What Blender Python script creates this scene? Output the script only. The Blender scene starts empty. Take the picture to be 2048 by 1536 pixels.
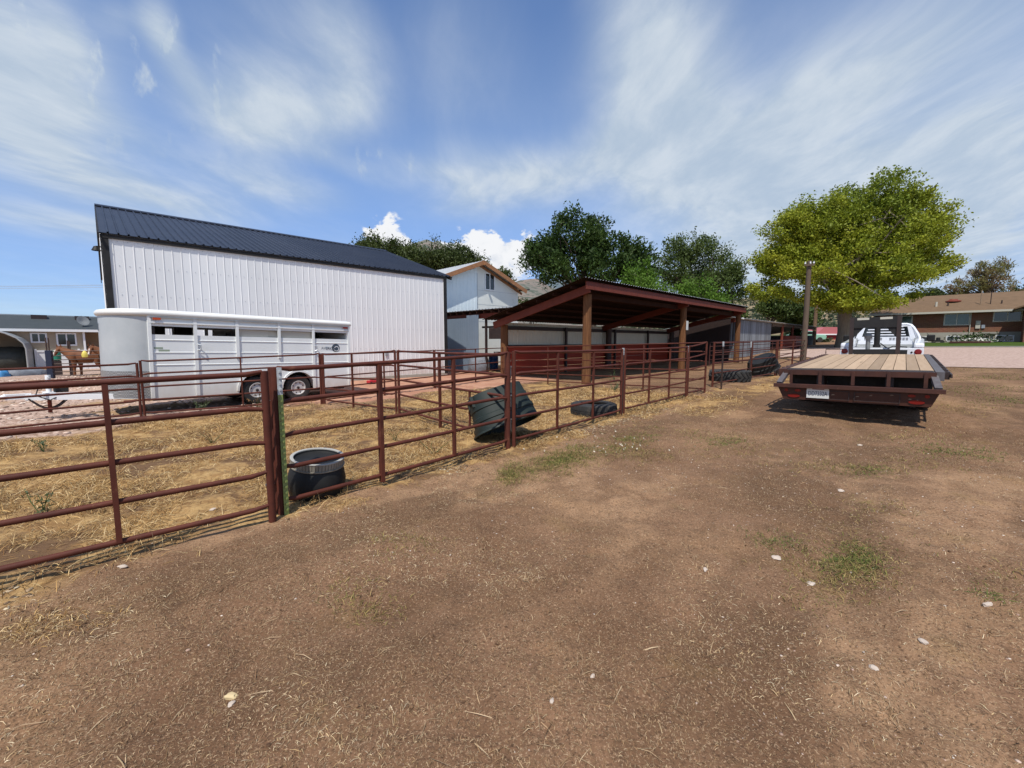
import bpy, bmesh, math, random
import numpy as np
from mathutils import Vector, Matrix, Euler
random.seed(7)
R = math.radians
C = bpy.context.scene
COL = C.collection
# ------------------------------------------------------------------ camera
F, HOR, CAMZ = 848.0, 683.0, 1.65          # focal length and horizon in units of a 2048 wide picture
PITCH = math.atan((768 - HOR) / F)
cd = bpy.data.cameras.new('camera'); cam = bpy.data.objects.new('camera', cd); COL.objects.link(cam)
cd.sensor_width = 36; cd.lens = F / 2048 * 36; cd.clip_end = 20000; cd.clip_start = .05
cam.location = (0, 0, CAMZ); cam.rotation_euler = (R(90) - PITCH, 0, 0)
C.camera = cam
C.view_settings.view_transform = 'Standard'; C.view_settings.look = 'None'
C.view_settings.exposure = 0.0; C.view_settings.gamma = 1
C.cycles.max_bounces = 6; C.cycles.transparent_max_bounces = 8
# ------------------------------------------------------------------ sun and sky
SUN_EL, SUN_AZ = 60.0, 193.0               # azimuth of the sun, clockwise from +Y (the view axis)
sd = bpy.data.lights.new('sun', 'SUN'); sun = bpy.data.objects.new('sun', sd); COL.objects.link(sun)
sd.energy = 4.9; sd.angle = R(.6); sd.color = (1, .945, .86)
_d = Vector((math.sin(R(SUN_AZ)) * math.cos(R(SUN_EL)), math.cos(R(SUN_AZ)) * math.cos(R(SUN_EL)), math.sin(R(SUN_EL))))
sun.rotation_euler = _d.to_track_quat('Z', 'Y').to_euler(); sun.location = (0, -20, 40)

def build_sky():
    w = bpy.data.worlds.new('World'); C.world = w; w.use_nodes = True
    nt = w.node_tree; nt.nodes.clear(); L = nt.links.new
    def N(t, **k):
        n = nt.nodes.new(t)
        for a, b in k.items(): setattr(n, a, b)
        return n
    def put(sock, v):
        if hasattr(v, 'node'): L(v, sock)
        else: sock.default_value = v
    def mth(op, a, b=None, clamp=False):
        n = N('ShaderNodeMath', operation=op, use_clamp=clamp); put(n.inputs[0], a)
        if b is not None: put(n.inputs[1], b)
        return n.outputs[0]
    def rng(v, a, b, c, d, kind='SMOOTHSTEP'):
        n = N('ShaderNodeMapRange', interpolation_type=kind); put(n.inputs[0], v)
        for i, x in enumerate((a, b, c, d)): n.inputs[1 + i].default_value = x
        return n.outputs[0]
    def mapping(vec, loc=(0, 0, 0), rot=0, sc=(1, 1, 1), kind='POINT'):
        n = N('ShaderNodeMapping', vector_type=kind); put(n.inputs[0], vec)
        n.inputs[1].default_value = loc; n.inputs[2].default_value = (0, 0, rot); n.inputs[3].default_value = sc
        return n.outputs[0]
    def noise(vec, scale, detail=6, rough=.55, dist=0., lac=2.):
        n = N('ShaderNodeTexNoise'); put(n.inputs['Vector'], vec); n.inputs['Scale'].default_value = scale
        n.inputs['Detail'].default_value = detail; n.inputs['Roughness'].default_value = rough
        n.inputs['Distortion'].default_value = dist; n.inputs['Lacunarity'].default_value = lac
        return n.outputs['Fac']
    def mix(f, a, b):
        n = N('ShaderNodeMix', data_type='RGBA'); put(n.inputs[0], f); put(n.inputs[6], a); put(n.inputs[7], b)
        return n.outputs[2]
    tc = N('ShaderNodeTexCoord').outputs['Generated']
    sx = N('ShaderNodeSeparateXYZ'); L(tc, sx.inputs[0]); X, Y, Z = sx.outputs
    az = mth('ARCTAN2', X, Y); el = mth('ARCSINE', Z)
    ae = N('ShaderNodeCombineXYZ'); L(az, ae.inputs[0]); L(el, ae.inputs[1]); AE = ae.outputs[0]
    zz = mth('ADD', mth('MAXIMUM', Z, 0.), .13)
    q = N('ShaderNodeCombineXYZ'); L(mth('DIVIDE', X, zz), q.inputs[0]); L(mth('DIVIDE', Y, zz), q.inputs[1]); Q = q.outputs[0]
    # warp the cloud plane a little so that streaks bend
    wn = N('ShaderNodeTexNoise'); L(Q, wn.inputs['Vector']); wn.inputs['Scale'].default_value = .55; wn.inputs['Detail'].default_value = 3
    wv = N('ShaderNodeVectorMath', operation='MULTIPLY_ADD'); L(wn.outputs['Color'], wv.inputs[0]); wv.inputs[1].default_value = (1.0, 1.0, 0); L(Q, wv.inputs[2])
    Qw = wv.outputs[0]
    streak = noise(mapping(Qw, rot=R(20), sc=(1.5, .42, 1)), 1.7, 6, .55)
    fine = noise(mapping(Qw, rot=R(-25), sc=(1.5, .8, 1)), 3.6, 8, .62)
    puff = noise(mapping(AE, sc=(1, 1.5, 1)), 16., 6, .6, .3)
    def aepx(px, py):                                  # direction of a point of the sky, as azimuth and elevation
        f = Vector((0, math.cos(PITCH), -math.sin(PITCH))); u = Vector((0, math.sin(PITCH), math.cos(PITCH)))
        d = (f + Vector((1, 0, 0)) * ((px - 1024) / F) + u * ((768 - py) / F)).normalized()
        return math.atan2(d.x, d.y), math.asin(d.z)
    def blob(px, py, rx, ry, rot, amp, inner=0.):      # an elliptic bank of cloud; radii in degrees
        a, e = aepx(px, py)
        m = mapping(AE, (a, e, 0), R(rot), (R(rx), R(ry), 1), 'TEXTURE')
        ln = N('ShaderNodeVectorMath', operation='LENGTH'); L(m, ln.inputs[0])
        return rng(ln.outputs['Value'], inner, 1., amp, 0.)
    def total(bl):
        s = None
        for b in bl:
            v = blob(*b); s = v if s is None else mth('ADD', s, v)
        return s
    cirrus = total([
        (560, 215, 13, 6.5, 12, 1.0), (690, 225, 7, 4, 25, .5), (470, 260, 7, 4, -20, .45), (700, 90, 6, 12, 30, .6), (620, 60, 13, 7, 0, .45),
        (40, 110, 8, 13, 28, .85), (0, 180, 9, 7, 0, .5), (150, 95, 2.4, 4, 35, .55), (318, 45, 2.6, 3, 10, .8), (345, 110, 2.2, 5, 40, .6), (240, 35, 3, 2, 30, .35),
        (1270, 120, 8, 17, 15, .8), (1370, 60, 8, 14, 10, .55), (1380, 290, 17, 9, 0, .9), (1150, 330, 18, 5, 8, .6), (1000, 350, 14, 5, -8, .7), (860, 345, 10, 2.4, -10, .5),
        (1560, 420, 26, 9, 0, .75), (1860, 480, 26, 9, 0, .7), (1640, 170, 10, 6, 25, .55), (1950, 330, 20, 7, 25, .6), (2010, 60, 8, 14, -30, .35), (1800, 120, 5, 14, -35, .35),
        (560, 370, 11, 3, -6, .7), (380, 400, 14, 3, 0, .5), (120, 330, 20, 5, -10, .7), (100, 440, 16, 2, -4, .5), (330, 300, 16, 3, -14, .4), (700, 330, 14, 2, -12, .4), (940, 410, 8, 3, 0, .6), (200, 470, 14, 2, -3, .3), (1500, 560, 30, 6, 0, .7), (900, 120, 12, 10, 0, .12)])
    veil = total([(1500, 330, 36, 24, 0, .54), (1300, 120, 13, 24, 10, .22), (1900, 260, 22, 22, 0, .34), (520, 230, 20, 11, 0, .26), (60, 150, 13, 15, 0, .25), (950, 380, 20, 7, 0, .22), (300, 420, 26, 7, 0, .16), (940, 160, 13, 14, 0, .13), (1024, 300, 70, 16, 0, .08)])
    tex = mth('ADD', mth('MULTIPLY', rng(streak, .30, .74, .0, 1.), .62), mth('MULTIPLY', rng(fine, .34, .70, 0., 1.), .55))
    cov = mth('MULTIPLY', mth('MINIMUM', cirrus, 1.3), mth('ADD', mth('MULTIPLY', tex, .34), .58))
    cov = mth('ADD', cov, mth('MULTIPLY', rng(streak, .40, .80, 0., 1.), .16))
    cov = mth('ADD', mth('ADD', cov, veil), rng(mth('ABSOLUTE', az, 0.), 1.1, 1.7, 0., .42))
    bits = noise(mapping(AE, rot=R(-50), sc=(1, .55, 1)), 26., 5, .55, .2)
    cov = mth('ADD', cov, mth('MULTIPLY', rng(bits, .56, .74, 0., .6), total([(230, 110, 15, 11, 20, 1.), (420, 130, 10, 10, 0, .6), (760, 330, 9, 3, 0, .9)])))
    cov = mth('ADD', cov, rng(el, 0., .34, .30, .03))              # the air whitens towards the horizon
    cov = rng(cov, .06, 1.15, 0.0, .92, 'LINEAR')
    sky = N('ShaderNodeTexSky'); sky.sky_type = 'NISHITA'; sky.sun_disc = False
    sky.sun_elevation = R(SUN_EL); sky.sun_rotation = R(SUN_AZ); sky.altitude = 1700; sky.air_density = 1.0; sky.dust_density = .6; sky.ozone_density = 2.0
    tint = N('ShaderNodeMix', data_type='RGBA', blend_type='MULTIPLY'); tint.inputs[0].default_value = 1
    L(sky.outputs[0], tint.inputs[6]); tint.inputs[7].default_value = (1.72, 1.82, 1.98, 1)
    ccol = mix(rng(fine, .3, .75, 0., 1.), (4.7, 5.7, 6.9, 1), (6.6, 7.3, 8.0, 1))
    low = N('ShaderNodeMix', data_type='RGBA', blend_type='MULTIPLY'); low.inputs[0].default_value = 1; L(tint.outputs[2], low.inputs[6])
    lc = N('ShaderNodeCombineColor'); L(rng(el, 0., .42, .50, 1.), lc.inputs[0]); L(rng(el, 0., .42, .56, 1.), lc.inputs[1]); L(rng(el, 0., .42, .70, 1.), lc.inputs[2]); L(lc.outputs[0], low.inputs[7])
    col = mix(cov, low.outputs[2], ccol)
    # cumulus heads low over the hills
    cum = total([(775, 468, 3.7, 2.8, 0, 1.05), (740, 480, 2, 1.6, 0, .8), (815, 482, 2.2, 1.6, 0, .8), (950, 495, 4.8, 3.6, 0, 1.0), (1015, 500, 5.2, 3.9, 0, 1.05),
                 (1060, 515, 3.6, 3, 0, .8), (890, 500, 4, 2, 0, .7), (1000, 560, 8, 3, 0, .8), (775, 432, 2.2, 1.3, 0, .22)])
    cm = rng(mth('ADD', cum, mth('MULTIPLY', mth('SUBTRACT', puff, .5), 3.0)),   .34, .62, 0., 1.)
    cm = mth('MULTIPLY', cm, rng(cum, 0., .25, 0., 1.))
    shade = mth('ADD', mth('MULTIPLY', puff, .9), rng(el, .06, .24, -.35, .35))
    cucol = mix(rng(mth('ADD', mth('MULTIPLY', shade, .6), mth('MULTIPLY', noise(AE, 38., 6, .62, .4), .55)), .28, .74, 0., 1.), (5.4, 6.0, 7.0, 1), (9.6, 9.6, 9.6, 1))
    col = mix(mth('MULTIPLY', cm, .93), col, cucol)
    bg = N('ShaderNodeBackground'); bg.inputs[1].default_value = .10
    L(col, bg.inputs[0]); out = N('ShaderNodeOutputWorld'); L(bg.outputs[0], out.inputs[0])
build_sky()
# ------------------------------------------------------------------ terrain and picture geometry
def sstep(a, b, x):
    t = min(max((x - a) / (b - a), 0.), 1.); return t * t * (3 - 2 * t)
def terrain(x, y):
    d = math.hypot(x, y)
    k = .034 if x > 0 else .018
    z = k * max(-60, min(60, x)) * sstep(18, 48, d)
    z += .16 * sstep(1.5, 7, x) * sstep(5, 11, y) * (1 - sstep(15, 24, y))
    return z
def np_sstep(a, b, x):
    t = np.clip((x - a) / (b - a), 0, 1); return t * t * (3 - 2 * t)
def np_terrain(x, y):
    d = np.hypot(x, y); k = np.where(x > 0, .034, .018)
    z = k * np.clip(x, -60, 60) * np_sstep(18, 48, d)
    return z + .16 * np_sstep(1.5, 7, x) * np_sstep(5, 11, y) * (1 - np_sstep(15, 24, y))
_f = Vector((0, math.cos(PITCH), -math.sin(PITCH))); _u = Vector((0, math.sin(PITCH), math.cos(PITCH)))
def ray(px, py): return _f + Vector((1, 0, 0)) * ((px - 1024) / F) + _u * ((768 - py) / F)
def at(px, py, y):
    d = ray(px, py); return Vector((0, 0, CAMZ)) + d * (y / d.y)
def gnd(px, py):                        # the spot of ground seen in a direction
    d = ray(px, py); t = .5
    while t < 400:
        p = Vector((0, 0, CAMZ)) + d * t
        if p.z < terrain(p.x, p.y): break
        t += .02 + t * .002
    return Vector((p.x, p.y, terrain(p.x, p.y)))
def zat(py, p):                         # height above p at which a direction's elevation passes
    d = ray(1024, py)
    # depth along the axis is what counts
    dep = p.y; return CAMZ + dep * d.z / d.y
def px_of(p):
    v = Vector(p) - Vector((0, 0, CAMZ)); dep = v.dot(_f); return 1024 + F * v.x / dep, 768 - F * v.dot(_u) / dep
def reach(p, dr, pxt, lo, hi):          # distance from p along dr at which the picture column pxt is reached
    for _ in range(60):
        m = (lo + hi) / 2
        if (px_of(p + dr * lo)[0] - pxt) * (px_of(p + dr * m)[0] - pxt) <= 0: hi = m
        else: lo = m
    return (lo + hi) / 2
def head(a): return Vector((math.sin(R(a)), math.cos(R(a)), 0))
def left(a): return Vector((-math.cos(R(a)), math.sin(R(a)), 0))
# ------------------------------------------------------------------ mesh helpers
class MB:
    def __init__(s): s.v = []; s.f = []; s.c = []
    def add(s, vs, fs):
        o = len(s.v); s.v += [tuple(v) for v in vs]; s.f += [tuple(i + o for i in f) for f in fs]; return s
    def obox(s, c, a, b, d):
        c, a, b, d = map(Vector, (c, a, b, d))
        vs = [c - a - b - d, c + a - b - d, c + a + b - d, c - a + b - d, c - a - b + d, c + a - b + d, c + a + b + d, c - a + b + d]
        return s.add(vs, [(0, 3, 2, 1), (4, 5, 6, 7), (0, 1, 5, 4), (1, 2, 6, 5), (2, 3, 7, 6), (3, 0, 4, 7)])
    def box(s, x0, x1, y0, y1, z0, z1):
        return s.obox(((x0 + x1) / 2, (y0 + y1) / 2, (z0 + z1) / 2), ((x1 - x0) / 2, 0, 0), (0, (y1 - y0) / 2, 0), (0, 0, (z1 - z0) / 2))
    def bar(s, p, q, w, h, up=(0, 0, 1)):
        p, q, up = Vector(p), Vector(q), Vector(up); d = q - p; n = d.normalized(); sd = n.cross(up)
        if sd.length < 1e-4: sd = n.cross(Vector((1, 0, 0)))
        sd.normalize(); u2 = sd.cross(n)
        return s.obox((p + q) / 2, d / 2, sd * w / 2, u2 * h / 2)
    def tube(s, pts, r, n=8, caps=True):
        pts = [Vector(p) for p in pts]; k = len(pts); rs = r if isinstance(r, (list, tuple)) else [r] * k
        o = len(s.v); ref = None; vs = []
        for i, p in enumerate(pts):
            d = (pts[min(i + 1, k - 1)] - pts[max(i - 1, 0)]).normalized()
            if ref is None: ref = d.cross(Vector((0, 0, 1))) if abs(d.z) < .9 else d.cross(Vector((1, 0, 0)))
            ref = (ref - d * ref.dot(d)).normalized(); b = d.cross(ref)
            for j in range(n):
                a = 2 * math.pi * j / n; vs.append(p + (ref * math.cos(a) + b * math.sin(a)) * rs[i])
        fs = [(i * n + j, i * n + (j + 1) % n, (i + 1) * n + (j + 1) % n, (i + 1) * n + j) for i in range(k - 1) for j in range(n)]
        if caps: fs += [tuple(range(n - 1, -1, -1)), tuple(range((k - 1) * n, k * n))]
        return s.add(vs, fs)
    def lathe(s, prof, n=24, M=None, close=False, caps=True):
        M = M or Matrix(); vs = []; k = len(prof)
        for r, z in prof:
            for j in range(n):
                a = 2 * math.pi * j / n; vs.append(M @ Vector((r * math.cos(a), r * math.sin(a), z)))
        kk = k if close else k - 1
        fs = [(i * n + j, i * n + (j + 1) % n, ((i + 1) % k) * n + (j + 1) % n, ((i + 1) % k) * n + j) for i in range(kk) for j in range(n)]
        if not close and caps:
            if prof[0][0] > 1e-5: fs.append(tuple(range(n - 1, -1, -1)))
            if prof[-1][0] > 1e-5: fs.append(tuple(range((k - 1) * n, k * n)))
        return s.add(vs, fs)
    def prism(s, poly, f3, dv):            # polygon of 2D points, placed by f3, pushed along dv
        a = [Vector(f3(*p)) for p in poly]; dv = Vector(dv); n = len(a)
        return s.add(a + [p + dv for p in a], [tuple(range(n)), tuple(range(2 * n - 1, n - 1, -1))] + [(i, n + i, n + (i + 1) % n, (i + 1) % n) for i in range(n)])
    def sheet(s, prof, dv):                # open polyline of 3D points swept along dv
        a = [Vector(p) for p in prof]; dv = Vector(dv); n = len(a)
        return s.add(a + [p + dv for p in a], [(i, i + 1, n + i + 1, n + i) for i in range(n - 1)])
    def loft(s, rings, closed=True, caps=True):
        n = len(rings[0]); o = [tuple(p) for r in rings for p in r]; m = n if closed else n - 1
        fs = [(i * n + j, i * n + (j + 1) % n, (i + 1) * n + (j + 1) % n, (i + 1) * n + j) for i in range(len(rings) - 1) for j in range(m)]
        if caps and closed: fs += [tuple(range(n - 1, -1, -1)), tuple(range((len(rings) - 1) * n, len(rings) * n))]
        return s.add(o, fs)
    def build(s, name, mat, parent=None, smooth=0, label=None, bevel=0, fix=True):
        me = bpy.data.meshes.new(name); me.from_pydata(s.v, [], s.f)
        if fix:
            bm = bmesh.new(); bm.from_mesh(me); bmesh.ops.recalc_face_normals(bm, faces=bm.faces); bm.to_mesh(me); bm.free()
        me.materials.append(mat)
        if smooth:
            me.shade_smooth(); me.set_sharp_from_angle(angle=R(smooth))
        o = bpy.data.objects.new(name, me); COL.objects.link(o)
        if parent is not None: o.parent = parent
        if bevel:
            b = o.modifiers.new('bevel', 'BEVEL'); b.width = bevel; b.segments = 2; b.limit_method = 'ANGLE'; b.angle_limit = R(40)
        if label: o['label'] = label
        return o
def mesh_np(name, v, f, mat, colors=None, parent=None):  # quads or triangles from arrays, one colour per face
    me = bpy.data.meshes.new(name); nv, nf, k = len(v), len(f), f.shape[1]
    me.vertices.add(nv); me.vertices.foreach_set('co', v.astype(np.float32).ravel())
    me.loops.add(nf * k); me.loops.foreach_set('vertex_index', f.astype(np.int32).ravel())
    me.polygons.add(nf); me.polygons.foreach_set('loop_start', np.arange(nf, dtype=np.int32) * k)
    me.update(calc_edges=True)
    if colors is not None:
        at_ = me.color_attributes.new('tone', 'FLOAT_COLOR', 'CORNER' if len(colors) == nf else 'POINT')
        c = np.ones((len(colors), 4), np.float32); c[:, :colors.shape[1]] = colors
        if len(colors) == nf: c = np.repeat(c, k, 0)
        at_.data.foreach_set('color', c.ravel())
    me.materials.append(mat); o = bpy.data.objects.new(name, me); COL.objects.link(o)
    if parent is not None: o.parent = parent
    return o
def thing(name, label, cat, loc=(0, 0, 0), a=90, group=None, ry=0, rx=0):   # an Empty whose local X points along heading a
    o = bpy.data.objects.new(name, None); COL.objects.link(o); o.empty_display_size = .2
    o.location = loc; o.rotation_euler = (R(rx), R(ry), R(90 - a)); o['label'] = label; o['category'] = cat
    if group: o['group'] = group
    return o
def tag(o, label, cat, group=None, kind=None):
    o['label'] = label; o['category'] = cat
    if group: o['group'] = group
    if kind: o['kind'] = kind
    return o
def copy_tree(o, parent=None):
    c = o.copy(); COL.objects.link(c)
    if parent is not None: c.parent = parent
    for ch in list(o.children): copy_tree(ch, c)
    return c
def text(name, s, size, mat, parent, M, depth=.002, align='CENTER', sx=1):
    cu = bpy.data.curves.new(name, 'FONT'); cu.body = s; cu.size = size; cu.extrude = depth; cu.align_x = align; cu.align_y = 'CENTER'
    tmp = bpy.data.objects.new(name, cu); COL.objects.link(tmp); bpy.context.view_layer.update()
    me = bpy.data.meshes.new_from_object(tmp.evaluated_get(bpy.context.evaluated_depsgraph_get())); bpy.data.objects.remove(tmp); me.materials.clear(); me.materials.append(mat)
    o = bpy.data.objects.new(name, me); COL.objects.link(o); o.parent = parent
    o.matrix_local = M @ Matrix.Diagonal((sx, 1, 1, 1)); return o
def frame(o, x, y):                     # matrix with columns x, y, x cross y at o
    x, y = Vector(x).normalized(), Vector(y).normalized(); z = x.cross(y)
    m = Matrix((x, y, z)).transposed().to_4x4(); m.translation = Vector(o); return m
# ------------------------------------------------------------------ materials
def M(name, col, rough=.6, metal=0, var=None, var_col=None, bump=None, spec=.4, stretch=(1, 1, 1), dirt=None, coords='Object', attr=None, transl=0, clear=0):
    m = bpy.data.materials.new(name); m.use_nodes = True; nt = m.node_tree; L = nt.links.new
    b = nt.nodes['Principled BSDF']; b.inputs['Roughness'].default_value = rough; b.inputs['Metallic'].default_value = metal
    b.inputs['Specular IOR Level'].default_value = spec
    if clear: b.inputs['Coat Weight'].default_value = clear
    c = (*col, 1); b.inputs['Base Color'].default_value = c
    tcn = nt.nodes.new('ShaderNodeTexCoord'); mp = nt.nodes.new('ShaderNodeMapping'); L(tcn.outputs[coords], mp.inputs[0]); mp.inputs[3].default_value = stretch
    last = None
    def nz(scale, detail=5, rgh=.6):
        n = nt.nodes.new('ShaderNodeTexNoise'); L(mp.outputs[0], n.inputs[0]); n.inputs['Scale'].default_value = scale; n.inputs['Detail'].default_value = detail; n.inputs['Roughness'].default_value = rgh; return n.outputs[0]
    def mixc(f, a, b_, mode='MIX'):
        n = nt.nodes.new('ShaderNodeMix'); n.data_type = 'RGBA'; n.blend_type = mode
        for s, v in ((n.inputs[0], f), (n.inputs[6], a), (n.inputs[7], b_)):
            if hasattr(v, 'node'): L(v, s)
            else: s.default_value = v
        return n.outputs[2]
    def mr(v, a, b_, c_=0, d=1):
        n = nt.nodes.new('ShaderNodeMapRange'); L(v, n.inputs[0])
        for i, x in enumerate((a, b_, c_, d)): n.inputs[1 + i].default_value = x
        return n.outputs[0]
    if attr:
        an = nt.nodes.new('ShaderNodeAttribute'); an.attribute_name = attr; last = an.outputs['Color']
    if var:
        vc = var_col or tuple(x * .6 for x in col)
        last = mixc(mr(nz(var[0]), .5 - var[1], .5 + var[1]), last or c, (*vc, 1))
        if len(var) > 2: last = mixc(mr(nz(var[0] * var[2], 3), .35, .7, 0, .35), last, (*[x * .55 for x in col], 1))
    if dirt:
        last = mixc(mr(nz(dirt[0], 7, .7), dirt[1], dirt[1] + .12, 0, dirt[3] if len(dirt) > 3 else 1), last or c, (*dirt[2], 1))
    if last is not None: L(last, b.inputs['Base Color'])
    if bump:
        bn = nt.nodes.new('ShaderNodeBump'); bn.inputs['Strength'].default_value = bump[1]; bn.inputs['Distance'].default_value = bump[2] if len(bump) > 2 else .01
        L(nz(bump[0], 6), bn.inputs['Height']); L(bn.outputs[0], b.inputs['Normal'])
    if transl:
        t = nt.nodes.new('ShaderNodeBsdfTranslucent'); mx = nt.nodes.new('ShaderNodeMixShader'); mx.inputs[0].default_value = transl
        if last is not None: L(last, t.inputs[0])
        else: t.inputs[0].default_value = c
        L(b.outputs[0], mx.inputs[1]); L(t.outputs[0], mx.inputs[2]); L(mx.outputs[0], nt.nodes['Material Output'].inputs[0])
    return m
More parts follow.
